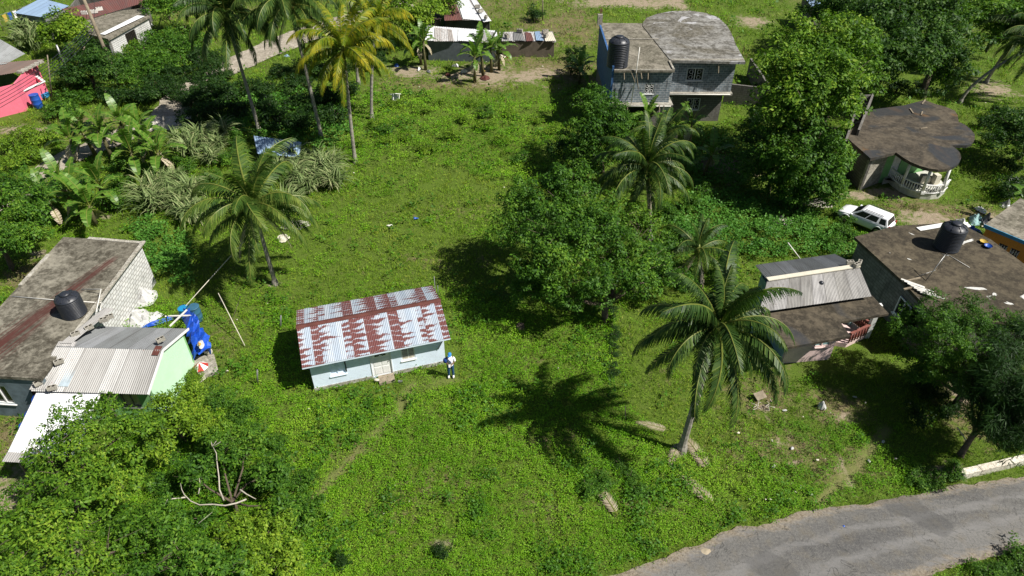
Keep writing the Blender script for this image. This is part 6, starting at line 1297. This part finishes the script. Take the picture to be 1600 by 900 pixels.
# ================================================================ small things
def post(label, bpx, tpx, r=.06, mat=M_WOOD, name='pole', cat='pole', group=None, h=None):
    b = G(*bpx)
    if h is None:
        h = .3
        while proj(b[0], b[1], h)[1] > tpx[1] and h < 14: h += .02
    t = G(tpx[0], tpx[1], h); m = MB(); m.tube([(b[0], b[1], -.1), (b[0] * .5 + t[0] * .5, b[1] * .5 + t[1] * .5, h / 2), (t[0], t[1], h)], [r * 1.15, r, r * .8], 10)
    return setp(m.build(name, mat), label, cat, group), Vector((t[0], t[1], h)), b
up, utop, ub = post('tall brown timber utility pole at the upper left', (187, 134), (129, -6), .17, M_WOOD, 'utility_pole', 'utility pole')
post('grey metal pole behind the utility pole cables', (106, 114), (88, 70), .11, M_GREYM, 'metal_pole')
post('thin pale post right of the pink yard wall', (82, 160), (74, 86), .06)
post('dark thin post standing in the dry field at the top edge', (848, 32), (848, -8), .07)
post('thin metal post behind the right end of the rusty white house roof', (684, 462), (684, 446), .03, M_GREYM)
post('short grey fence post left of the white house', (438, 514), (439, 493), .05, M_GREYM, 'fence_post', 'fence post', 'posts left of the white house')
post('short grey post in the weeds down left of the white house', (402, 600), (402, 578), .05, M_GREYM, 'fence_post', 'fence post', 'posts left of the white house')
post('short thin stake in the palm shadow', (977, 655), (977, 634), .03, M_WOOD, 'stake', 'stake')
def rod(label, a, b, r=.03, mat=M_WOOD, name='stick', cat='stick'):
    m = MB(); m.tube([G(*a), G(*b)], r, 6); return setp(m.build(name, mat), label, cat)
rod('slanting bare stick between the cables and the utility pole', (115, 117, 0), (138, 58, 3.4), .06)
rod('long pale bamboo pole propped between the leaning palm and the blue tarpaulin', (384, 374, 2.3), (290, 478, 1.8), .024, M_CREAM, 'bamboo_pole', 'bamboo pole')
rod('thin pole leaning down to the grass right of the blue drum', (341, 458, 2.0), (383, 541, 0), .024, M_CREAM, 'leaning_pole', 'pole')
rod('dark thin stick crossing the pole right of the blue drum', (376, 462, 1.2), (362, 502, .2), .02, M_BARKD)
rod('pale stick standing in the creeper above the zinc roof', (1250, 404, 0), (1231, 379, 1.0), .04, M_PVC)
rod('bent bare stem in the shade beside the roadside kerb', (1512, 692, 0), (1496, 668, 1.2), .03, M_PALE)
cab = thing('power_cable', 'bundle of sagging black cables from the utility pole to the pink house', 'cable', tuple(utop), 0)
for i in range(5):
    z0 = 6.4 - .2 * i; a = Vector(G(142 - i, 54 + i * 1.5, z0)); 
    f = utop.z and (z0 / utop.z); a = Vector((ub[0] + (utop.x - ub[0]) * f, ub[1] + (utop.y - ub[1]) * f, z0)); b = Vector(G(-30, 160 + i * 5, 4.6)); m = MB()
    m.tube([a.lerp(b, k / 10) - Vector((0, 0, .6 * math.sin(math.pi * k / 10) + .05 * i)) for k in range(11)], .022, 4); m.build('cable', M_BLACK, cab)
m = MB(); a = Vector((ub[0], ub[1], 0)).lerp(utop, .7); b = Vector(G(620, -60, 6)); m.tube([a.lerp(Vector((-60, 110, 8)), k / 6) for k in range(7)], .02, 4); setp(m.build('power_cable', M_BLACK), 'single cable running from the utility pole to the top edge', 'cable')

# barrels and rubbish in the yard of the mint green house
barrel('faded blue drum standing on the grass right of the tarpaulin', G2(309, 500), M_BLUEC, r=.34, h=1.0)
barrel('bright blue barrel behind the tarpaulin frame', G2(293, 500), M_CYAN, r=.3, h=.9)
M_SHEETING = plain('crumpled_white_sheeting', (.55, .55, .54), .6, .3, var=.25)
def heap(name, label, cat, px, z, a, b, hgt, rz, mat, seed, n=22, thick=None):
    c = G(px[0], px[1], z); m = MB(); vs = []; K = 9
    for i in range(K + 1):
        for j in range(n):
            th = 2 * math.pi * j / n; rr = (i / K) * (1 + .38 * mnoise.noise(Vector((math.cos(th) * 1.6, math.sin(th) * 1.6, seed)))); x, y = rr * a * math.cos(th), rr * b * math.sin(th)
            zz = hgt * (1 - (i / K) ** 1.6) * (.75 + .9 * mnoise.noise(Vector((x * 2.2, y * 2.2, seed * 3)))) + .3 * hgt * mnoise.noise(Vector((x * 6, y * 6, seed * 3)))
            if i == K: zz = 0
            vs.append((c[0] + x * math.cos(rz) - y * math.sin(rz), c[1] + x * math.sin(rz) + y * math.cos(rz), max(.0, zz) + max(0, z)))
    m.add(vs, [(i * n + j, i * n + (j + 1) % n, (i + 1) * n + (j + 1) % n, (i + 1) * n + j) for i in range(K) for j in range(n)])
    return setp(m.build(name, mat), label, cat)
heap('crumpled_sheet', 'upper crumpled white sheet heap beside the whitewashed block wall', 'sheet heap', (223, 468), 0, .95, .85, .75, .3, M_SHEETING, 1)
heap('crumpled_sheet', 'lower crumpled white sheet heap nearest the mint house roof', 'sheet heap', (220, 500), 0, 1.1, .8, .75, .2, M_SHEETING, 2)
tp_ = thing('tarpaulin_shelter', 'rumpled blue tarpaulin draped over a frame behind the mint green gable', 'tarpaulin', G(305, 540))
m = MB(); N, K = 16, 8; pa, pb, pc, pd = Vector(G(284, 480, 1.7)), Vector(G(304, 489, 1.6)), Vector(G(331, 545, .8)), Vector(G(302, 556, .8)); vs = []
for i in range(N + 1):
    for j in range(K + 1):
        p = pa.lerp(pb, j / K).lerp(pd.lerp(pc, j / K), i / N); q = mnoise.noise(Vector((i * .45, j * .7, 3))) + .7 * mnoise.noise(Vector((i * 1.1, j * 1.5, 7))); edge = max(0, abs(j / K - .5) * 2 - .8)
        vs.append((p.x + .34 * q, p.y + .2 * q, max(.05, p.z + .5 * q - edge * 1.1)))
m.add(vs, [(i * (K + 1) + j, i * (K + 1) + j + 1, (i + 1) * (K + 1) + j + 1, (i + 1) * (K + 1) + j) for i in range(N) for j in range(K)]); m.build('cover', M_TARP, tp_)
for i, (a, b) in enumerate((((262, 508, 0), (259, 494, 1.6)), ((291, 500, 0), (291, 487, 1.6)), ((263, 494, 1.6), (300, 493, 1.6)), ((265, 510, 1.6), (292, 484, 1.75)))):
    m = MB(); m.beam(G(*a), G(*b), .07, .07); m.build('frame_rail', M_PVC, tp_)
heap('tarpaulin', 'strip of blue tarpaulin on the ground left of the shelter frame', 'tarpaulin', (248, 503), 0, 1.3, .22, .25, .5, M_TARP, 5)
heap('patterned_cloth', 'white and orange patterned cloth lying on the blue tarpaulin', 'cloth', (314, 538), 1.2, .2, .34, .14, .5, M_SHEETING, 6, 14)
heap('rag', 'orange red rag on the patterned cloth over the tarpaulin', 'rag', (312, 537), 1.3, .07, .18, .07, .5, M_ORANGE, 7, 12)
c = G(311, 567, .5); um = thing('folded_umbrella', 'red and white striped umbrella beside the concrete slab', 'umbrella', (c[0], c[1], 0))
m = MB()
for i in range(8):
    a0, a1 = i * .785, (i + 1) * .785; m.cur = i % 2; m.add([(c[0], c[1], .55), (c[0] + .42 * math.cos(a0), c[1] + .42 * math.sin(a0), .2), (c[0] + .42 * math.cos(a1), c[1] + .42 * math.sin(a1), .2)], [(0, 1, 2)])
m.build('canopy', [M_RED, M_WHITE], um); m = MB(); m.tube([(c[0], c[1], 0), (c[0], c[1], .62)], .02, 6); m.build('shaft', M_GREYM, um)
m = MB(); m.prism([G2(300, 560), G2(335, 555), G2(342, 582), G2(312, 592)], -.1, .12); setp(m.build('concrete_slab', M_RENDER), 'cracked low concrete slab on the grass beside the mint gable', 'slab')
for i, (x, y, lab) in enumerate(((327, 554, 'pale block at the upper corner of the cracked slab'), (315, 594, 'pale block at the lower corner of the cracked slab'), (298, 590, 'grey block in the small shrub beside the cracked slab'))):
    block(G2(x, y), .13 if i == 0 else 0, i, lab, 'blocks round the cracked slab', M_CREAM)
heap('plant_sack', 'small teal bundle under the lower end of the tarpaulin', 'bundle', (299, 556), 0, .3, .3, .4, 0, M_TEAL, 8, 12)

# white plastic chair lying in the field, blue scrap, stump and stones
c = G(613, 158); ch = thing('plastic_chair', 'white plastic chair lying on its side in the tall weeds', 'chair', (c[0], c[1], .35), .6); ch.rotation_euler = (1.2, .3, .6); ch.scale = (1.35,) * 3
for nm, cc, dd_ in (('seat', (0, 0, .42), (.45, .45, .04)), ('backrest', (0, .22, .68), (.45, .04, .5))): m = MB(); m.box(cc, dd_); m.build(nm, M_WHITE, ch, world=False, bevel=.015)
for sx_ in (-1, 1):
    for sy in (-1, 1): m = MB(); m.tube([(sx_ * .19, sy * .19, .42), (sx_ * .23, sy * .23, 0)], .025, 6); m.build('leg', M_WHITE, ch, world=False)
    m = MB(); m.beam((sx_ * .23, -.2, .62), (sx_ * .23, .22, .64), .04, .03); m.build('armrest', M_WHITE, ch, world=False)
heap('blue_bag', 'small dark blue bag dropped in the open grass', 'bag', (649, 341), 0, .2, .14, .12, 0, M_BLUEP, 9, 10)
heap('pale_scrap', 'thin pale scrap in the open grass below the blue bag', 'scrap', (609, 352), 0, .25, .1, .07, 0, M_PVC, 10, 10)
c = G(813, 514); m = MB(); m.lathe((c[0], c[1], 0), [(.34, -.1), (.28, .08), (.24, .3), (.2, .33), (.02, .3)], 12); setp(m.build('tree_stump', M_BARKD), 'dark sawn stump in the weeds below the big central tree', 'tree stump')
heap('boulder', 'upright tan boulder on the slope left of the mango tree shadow', 'boulder', (1284, 636), 0, .24, .2, .55, .4, M_SHEETING, 19, 8)
c = G(1187, 620, .1); m = MB(); m.box((c[0], c[1], .2), (.62, .42, .03), M=Matrix.Rotation(.4, 4, 'Z') @ Matrix.Rotation(.3, 4, 'X')); setp(m.build('board', M_WOOD), 'tan wooden board lying on the debris right of the tall palm', 'board')
m = MB()
for i in range(18):
    q = Vector(G(1192 + random.uniform(-10, 14), 632 + random.uniform(-6, 10), .08)); m.tube([q, q + Vector((random.uniform(-.4, .4), random.uniform(-.3, .3), .08))], .02, 4)
setp(m.build('brushwood', M_PALE), 'small heap of dry sticks beside the tan board', 'brushwood')
# dead fronds
DF = frond_mesh('dead_frond', 4, 8, M_DEAD, L=2.6, seed=77, hang=.02, width=.9, nl=34)
for i, (x, y, rz, s_, lab) in enumerate(((1108, 735, 1.9, .85, 'dry grey palm frond lying in the grass below the tall palm'), (1118, 790, 2.2, .8, 'second dry palm frond lying nearer the road'), (1045, 672, 2.8, .6, 'dead frond propped against the foot of the tall palm'), (1062, 690, 4.2, .6, 'short dead frond left of the foot of the tall palm'), (965, 805, 2.0, .7, 'bleached dry frond in the roadside weeds left of the palm'))):
    o = bpy.data.objects.new('dead_frond', DF); COL.objects.link(o); o.location = G(x, y, .12 if i != 2 else .5); o.rotation_euler = (0, 0, rz); o.scale = (s_,) * 3; setp(o, lab, 'dead frond')
# kerb
K0, K1, K2 = G2(1502, 748), G2(1605, 724), G2(1720, 697); kt = thing('roadside_kerb', 'cracked whitish concrete kerb wall along the right end of the road', 'kerb', (K0[0], K0[1], 0)); kt['kind'] = 'thing'
m = MB(); a, b = Vector(K0), Vector(K2); n_ = 16; d_ = (b - a).normalized(); pn = Vector((-d_.y, d_.x))
for i in range(n_):
    p, q = a.lerp(b, i / n_), a.lerp(b, (i + .985) / n_); j0, j1 = [.02 * mnoise.noise(Vector((i * 1.7, k, 0))) for k in (0, 5)]
    m.prism([tuple(p - pn * (.02 + j0)), tuple(q - pn * (.02 + j1)), tuple(q + pn * .3), tuple(p + pn * .3)], -.1, .32 + j0)
m.build('coping', concrete('whitish_kerb', (.66, .62, .52), (.52, .47, .38), amt=.3, scale=1.5), kt)
m = MB(); p = Vector(G2(1590, 676)); m.box((p.x + .2, p.y, .3), (1.1, .7, .08), rz=.5); setp(m.build('white_sheet', M_WHITE), 'white sheet at the right edge above the kerb', 'sheet')
heap('road_patch_heap', 'small straw heap on the road edge at the bottom', 'straw heap', (1102, 862), 0, .25, .22, .06, 0, M_DEAD, 11, 12)
heap('bottle_cap', 'tiny blue scrap lying on the road', 'scrap', (1318, 822), 0, .07, .06, .05, 0, M_BLUEP, 12, 8)
heap('marl_pile', 'low pile of whitish marl at the end of the dirt track above the banana grove', 'marl pile', (262, 192), 0, 2.3, 1.5, .5, .4, plain('whitish_marl', (.5, .47, .41), .95, .1, var=.3, scale=1.2), 33, 20)
# rubbish by the shacks
rb = [(712, 103, .9, .5, M_GREYM, 'grey sheet scrap at the foot of the whitish shack'), (725, 112, .9, .5, M_CREAM, 'cream scrap in the debris below the whitish shack'), (655, 108, 1.2, .2, M_WHITE, 'white bent strip beside the left banana stem'), (700, 117, .8, .4, M_RUSTP, 'rusty scrap in the debris below the whitish shack'), (758, 122, 1.0, .9, M_RUSTP, 'maroon sheet lying right of the front banana stems'), (620, 103, .5, .4, M_BLUEP, 'small blue scrap in the debris left of the bananas'),
      (784, 89, 1.0, .6, M_CREAM, 'cream bundle at the left foot of the narrow pen'), (795, 89, .35, .3, M_RED, 'red tub by the narrow pen'), (756, 111, .35, .3, M_YELLOW, 'yellow tub among the banana stems'), (448, 88, .6, .4, M_BLUER, 'pale blue bag on the verge of the dirt track'), (237, 40, .5, .4, M_WHITE, 'white goat like bundle beside the tan brick stack'), (207, 68, .35, .3, plain('lilac_cloth', (.45, .35, .7), .7), 'lilac cloth hanging at the block house window'), (670, 112, .7, .3, M_GREYM, 'grey board in the debris under the left banana')]
for i, (x, y, a, b, mt, lab) in enumerate(rb): heap('scrap_pile', lab, 'scrap', (x, y), 1.0 if i == 11 else 0, a * .5, b * .6, .28, i * .7, mt, 20 + i, 12)
# junk near the right tank
jk = [(1533, 328, .35, .5, M_WHITE, 0.2, 'white bucket at the top of the rubbish heap by the orange house'), (1524, 345, .8, .5, M_TEAL, .7, 'pale teal crumpled plastic on the rubbish heap'), (1505, 350, .6, .35, M_WHITE, .4, 'white sheet beside the sunlit tank'), (1520, 362, .5, .35, M_TARP, .5, 'bright blue tarpaulin scrap beside the sunlit tank'), (1552, 358, .5, .5, M_CREAM, .4, 'tan sack in the rubbish heap'), (1538, 350, .5, .5, M_BLACK, .8, 'black tub in the rubbish heap'), (1565, 350, .6, .5, M_GREYM, .6, 'grey scrap at the right of the rubbish heap'), (1560, 375, .45, .3, M_PVC, .3, 'pale board at the roof corner by the orange house'),
      (1582, 287, .5, .5, M_WHITE, .8, 'white box on the grass beyond the rubbish heap'), (1570, 322, .4, .3, M_GREYM, .5, 'grey stone in the bush by the right edge'), (1590, 332, .5, .4, M_PVC, .4, 'pale rag under the banana plant at the right edge')]
for i, (x, y, a, b, mt, h, lab) in enumerate(jk): heap('rubbish_pile', lab, 'rubbish', (x, y), 0, a, b, h, i, mt, 50 + i, 14)
for x, y, mt, lab in ((1537, 378, M_YELLOW, 'yellow basin on the edge of the dark flat roof'), (1544, 385, M_BLUEP, 'dark blue basin on the edge of the dark flat roof')):
    c = G(x, y, 3.0); m = MB(); m.lathe((c[0] - .1, c[1] - .1, 3.0), [(.16, 0), (.22, .14), (.24, .15), (.2, .13), (.14, .03), (.01, .03)], 18); setp(m.build('basin', mt), lab, 'basin')
m = MB(); c = G(1460, 352, 2.9); a, b = Vector(G(1435, 358, 3.05)), Vector(G(1476, 351, 3.05)); m.beam(a, b, .38, .03); setp(m.build('white_board', M_WHITE), 'long white board lying across the rear edge of the dark flat roof', 'board')
heap('rubble_heap', 'pale rubble heap in the weeds above the zinc roof', 'rubble heap', (1224, 345), 0, .7, .6, .3, 0, M_RENDER, 70, 16)
heap('rubble_heap', 'tan earth heap with stones between the bushes by the white car', 'rubble heap', (1283, 318), 0, 1.0, .7, .5, 0, M_RENDER, 71, 16)
heap('rubble_heap', 'whitish rubble below the leaning palm fronds', 'rubble heap', (462, 352), 0, 1.0, .7, .35, 0, M_RENDER, 72, 16)
heap('rubble_heap', 'small pale rubble by the leaning palm trunk', 'rubble heap', (443, 372), 0, .45, .5, .3, 0, M_CREAM, 73, 12)
for i, (x, y) in enumerate(((1226, 641), (1209, 728), (1250, 760), (1267, 772), (1380, 690), (1358, 720), (1336, 620), (1238, 700))):
    heap('white_stone', ('white stone highest on the slope right of the tall palm', 'white stone nearest the foot of the slope left of the worn path', 'white stone just above the road edge', 'white stone closest to the road', 'grey white stone at the top of the worn path', 'white stone beside the worn path', 'pale flat stone in the grass below the pink house', 'white stone in the middle of the debris strip')[i], 'stone', (x, y), 0, .12, .075, .06, i, M_SHEETING, 80 + i, 8)

# ================================================================ car
cx, cy = 25.15, 41.15; car = thing('parked_car', 'white sport utility car parked on the grass near the round porch house', 'car', (0, 0, 0))
M_CAR = plain('white_car_paint', (.82, .83, .85), .22, .55, var=.04, dirt_amt=.06); M_CGL = plain('tinted_glass', (.012, .014, .02), .06, .7, var=.1, dirt_amt=.02)
st_ = [(-2.28, .74, .46, .9), (-2.2, .86, .36, 1.0), (-1.75, .93, .30, 1.06), (-.9, .93, .28, 1.05), (0, .93, .28, 1.02), (.9, .93, .28, 1.0), (1.3, .93, .30, .98), (1.85, .90, .32, .90), (2.15, .82, .34, .80), (2.28, .68, .42, .68)]
m = MB(); vs = []
for x, w_, zb, zt in st_: vs += [(x, -w_ * .9, zb), (x, -w_, zb + .14), (x, -w_ * 1.0, zt - .16), (x, -w_ * .93, zt - .02), (x, -w_ * .5, zt + .025), (x, w_ * .5, zt + .025), (x, w_ * .93, zt - .02), (x, w_, zt - .16), (x, w_, zb + .14), (x, w_ * .9, zb)]
n = 10; k = len(st_); m.add(vs, [(i * n + j, i * n + (j + 1) % n, (i + 1) * n + (j + 1) % n, (i + 1) * n + j) for i in range(k - 1) for j in range(n)] + [tuple(range(n))[::-1], tuple((k - 1) * n + j for j in range(n))], True)
bo = m.build('body', M_CAR, car, world=False, bevel=.03)
lo = [(-2.12, .86, 1.0), (1.22, .84, .99)]; hi = [(-1.86, .66, 1.62), (.32, .66, 1.66)]
m = MB(); B4 = [(lo[0][0], -lo[0][1], 1.0), (lo[1][0], -lo[1][1], .96), (lo[1][0], lo[1][1], .96), (lo[0][0], lo[0][1], 1.0)]; T4 = [(hi[0][0], -.66, 1.62), (hi[1][0], -.66, 1.64), (hi[1][0], .66, 1.64), (hi[0][0], .66, 1.62)]; R4 = [(hi[0][0] + .12, -.52, 1.70), (hi[1][0] - .12, -.52, 1.71), (hi[1][0] - .12, .52, 1.71), (hi[0][0] + .12, .52, 1.70)]
m.add(B4 + T4 + R4, [(0, 1, 5, 4), (1, 2, 6, 5), (2, 3, 7, 6), (3, 0, 4, 7), (4, 5, 9, 8), (5, 6, 10, 9), (6, 7, 11, 10), (7, 4, 8, 11), (8, 9, 10, 11)], True); m.build('cabin', M_CAR, car, world=False, bevel=.02)
def gl(name, p, mat=M_CGL): g = MB(); g.poly(p); g.build(name, mat, car, world=False)
def side(u0, u1, v0=.14, v1=.88, s_=-1, k0=0, k1=0):
    f = lambda u, v: (lambda a, b: (a[0] * (1 - v) + b[0] * v, s_ * (abs(a[1]) * (1 - v) + abs(b[1]) * v + .012), a[2] * (1 - v) + b[2] * v))((lo[0][0] + (lo[1][0] - lo[0][0]) * u, .85, .99), (hi[0][0] + (hi[1][0] - hi[0][0]) * u, .66, 1.63))
    return [f(u0 + k0, v0), f(u1 + k1, v0), f(u1, v1), f(u0, v1)]
for s_ in (-1, 1):
    gl('side_window', side(.30, .60, s_=s_)); gl('side_window', side(.62, .93, s_=s_, k1=.0)); gl('side_window', side(.05, .24, s_=s_))
gl('windscreen', [(1.10, -.76, 1.06), (1.10, .76, 1.06), (.42, .60, 1.61), (.42, -.60, 1.61)]); gl('rear_window', [(-2.10, .74, 1.08), (-2.10, -.74, 1.08), (-1.92, -.58, 1.56), (-1.92, .58, 1.56)])
for s_ in (-1, 1):
    m = MB(); m.beam((-1.5, s_ * .56, 1.76), (.1, s_ * .56, 1.77), .04, .04); m.build('roof_rail', M_BLACK, car, world=False)
    m = MB(); m.box((1.0, s_ * 1.0, 1.08), (.14, .2, .14)); m.build('wing_mirror', M_CAR, car, world=False, bevel=.02)
    m = MB(); m.box((2.1, s_ * .66, .74), (.22, .28, .13)); m.build('headlight', M_GREYM, car, world=False, bevel=.03)
    m = MB(); m.box((-2.22, s_ * .72, .95), (.12, .16, .3)); m.build('tail_light', M_RED, car, world=False, bevel=.02)
    for x in (-1.42, 1.42):
        m = MB(); m.tube([(x, s_ * .72, .37), (x, s_ * .955, .37)], .37, 20); wh = m.build('wheel', M_TYRE, car, world=False); m = MB(); m.tube([(x, s_ * .93, .37), (x, s_ * .965, .37)], .22, 16); m.build('rim', M_GREYM, wh, world=False)
        m = MB(); m.tube([(x + .45 * math.cos(a), s_ * .94, .38 + .45 * math.sin(a)) for a in np.linspace(-.1, 3.24, 12)], .045, 6); m.build('wheel_arch', M_CAR, car, world=False)
m = MB(); m.box((2.26, 0, .56), (.06, .8, .22)); m.build('grille', M_BLACK, car, world=False)
m = MB(); m.box((-2.27, 0, .68), (.03, .5, .13)); m.build('number_plate', M_WHITE, car, world=False)
car.location = (cx, cy, 0); car.rotation_euler = (0, 0, R(134)); car.scale = (.80,) * 3

# ================================================================ person
px_, py_, _ = G(705, 588); per = thing('person', 'person in blue cap, white shirt and jeans standing at the corner of the white house', 'person', (px_, py_, 0), R(4))
def fleshy(name, chains, mat, balls=(), vox=.014):
    m = MB()
    for pts, rs in chains: m.tube(pts, rs, 10)
    for c, r, sc in balls: m.ball(c, r, 14, 10, sc)
    o = m.build(name, mat, per, world=False); rm = o.modifiers.new('fuse', 'REMESH'); rm.mode = 'VOXEL'; rm.voxel_size = vox; rm.use_smooth_shade = True
    sm = o.modifiers.new('soft', 'SMOOTH'); sm.iterations = 3; return o
SK = plain('brown_skin', (.16, .085, .05), .55, .35, var=.1, dirt_amt=0)
ch = []
for s_ in (-1, 1):
    ch += [([(s_ * .095, 0, .92), (s_ * .11, -.01, .5), (s_ * .12, .01, .09)], [.085, .06, .042]), ([(s_ * .12, .03, .05), (s_ * .125, -.13, .04)], [.045, .035]),
           ([(s_ * .05, 0, 1.42), (s_ * .19, 0, 1.40)], [.06, .055]), ([(s_ * .19, 0, 1.40), (s_ * .25, -.03, 1.14)], [.05, .042]), ([(s_ * .25, -.03, 1.14), (s_ * .07, -.26, 1.10)], [.04, .028]), ([(s_ * .07, -.26, 1.10), (s_ * .0 + s_ * .02, -.30, 1.10)], [.032, .03])]
    for f in range(4): ch.append(([(s_ * .03, -.295, 1.125 - f * .02), (-s_ * .02, -.335 + .004 * f, 1.12 - f * .02), (-s_ * .045, -.315, 1.118 - f * .02)], [.010, .009, .008]))
    ch.append(([(s_ * .05, -.27, 1.12), (s_ * .03, -.31, 1.155)], [.011, .009]))
ch += [([(0, 0, .9), (0, 0, 1.1), (0, 0, 1.4)], [.14, .125, .13]), ([(0, 0, 1.38), (0, -.01, 1.52)], [.06, .052])]
fleshy('body', ch, SK, [((0, -.015, 1.61), .098, (.86, 1, 1.18)), ((0, -.115, 1.60), .018, (.8, 1, 1.2)), ((-.085, -.01, 1.6), .022, (.5, 1, 1.4)), ((.085, -.01, 1.6), .022, (.5, 1, 1.4)), ((0, -.095, 1.545), .025, (1.2, .7, .45))])
for s_ in (-1, 1): m = MB(); m.ball((s_ * .034, -.105, 1.625), .011, 8, 6); m.build('eye', M_DARK, per, world=False)
ch = [([(0, 0, .88), (0, 0, 1.1), (0, 0, 1.36), (0, 0, 1.46)], [.165, .16, .17, .09]), ([(-.12, 0, 1.41), (.12, 0, 1.41)], [.085, .085])]
for s_ in (-1, 1): ch.append(([(s_ * .14, 0, 1.41), (s_ * .22, -.01, 1.32), (s_ * .25, -.03, 1.17)], [.085, .075, .066]))
fleshy('shirt', ch, plain('white_shirt', (.85, .85, .87), .8, .2, var=.08, dirt_amt=0), vox=.016)
ch = [([(0, 0, .98), (0, 0, .86)], [.16, .165])]
for s_ in (-1, 1): ch.append(([(s_ * .09, 0, .88), (s_ * .105, -.01, .5), (s_ * .12, .01, .11)], [.108, .082, .066]))
fleshy('trousers', ch, plain('blue_jeans', (.03, .09, .19), .85, .2, var=.3, dirt_amt=.1), vox=.016)
for s_ in (-1, 1): m = MB(); m.tube([(s_ * .12, .06, .05), (s_ * .125, -.05, .055), (s_ * .13, -.17, .04)], [.05, .058, .038], 10); m.build('shoe', M_WHITE, per, world=False)
m = MB(); m.ball((0, -.01, 1.66), .118, 14, 8, (.92, 1.02, .85)); m.add([(-.09, -.09, 1.665), (.09, -.09, 1.665), (.075, -.21, 1.645), (-.075, -.21, 1.645)], [(0, 1, 2, 3)]); m.build('cap', plain('blue_cap', (.04, .22, .55), .8, .2, var=.15, dirt_amt=0), per, world=False)
bg_ = thing('shoulder_bag', 'dark blue bag slung on the shoulder of the person by the white house', 'bag', (px_ - .22, py_ - .04, 0))
m = MB(); q = (px_ - .24, py_ - .09, 1.28); m.ball(q, .16, 12, 8, (.75, .8, 1.05)); m.build('pouch', plain('navy_bag', (.015, .05, .22), .7, .2), bg_)
m = MB(); m.tube([(px_ - .26, py_ - .02, 1.32), (px_ - .18, py_ - .1, 1.5), (px_ - .05, py_ - .16, 1.38), (px_ + .1, py_ - .18, 1.15)], .018, 6); m.build('strap', MATS['navy_bag'], bg_)
m = MB(); m.box((px_, py_ - .34, 1.12), (.1, .02, .16), M=Matrix.Rotation(-.5, 4, 'X')); setp(m.build('phone', M_WHITE), 'small pale device held in the hands of the person by the white house', 'device')
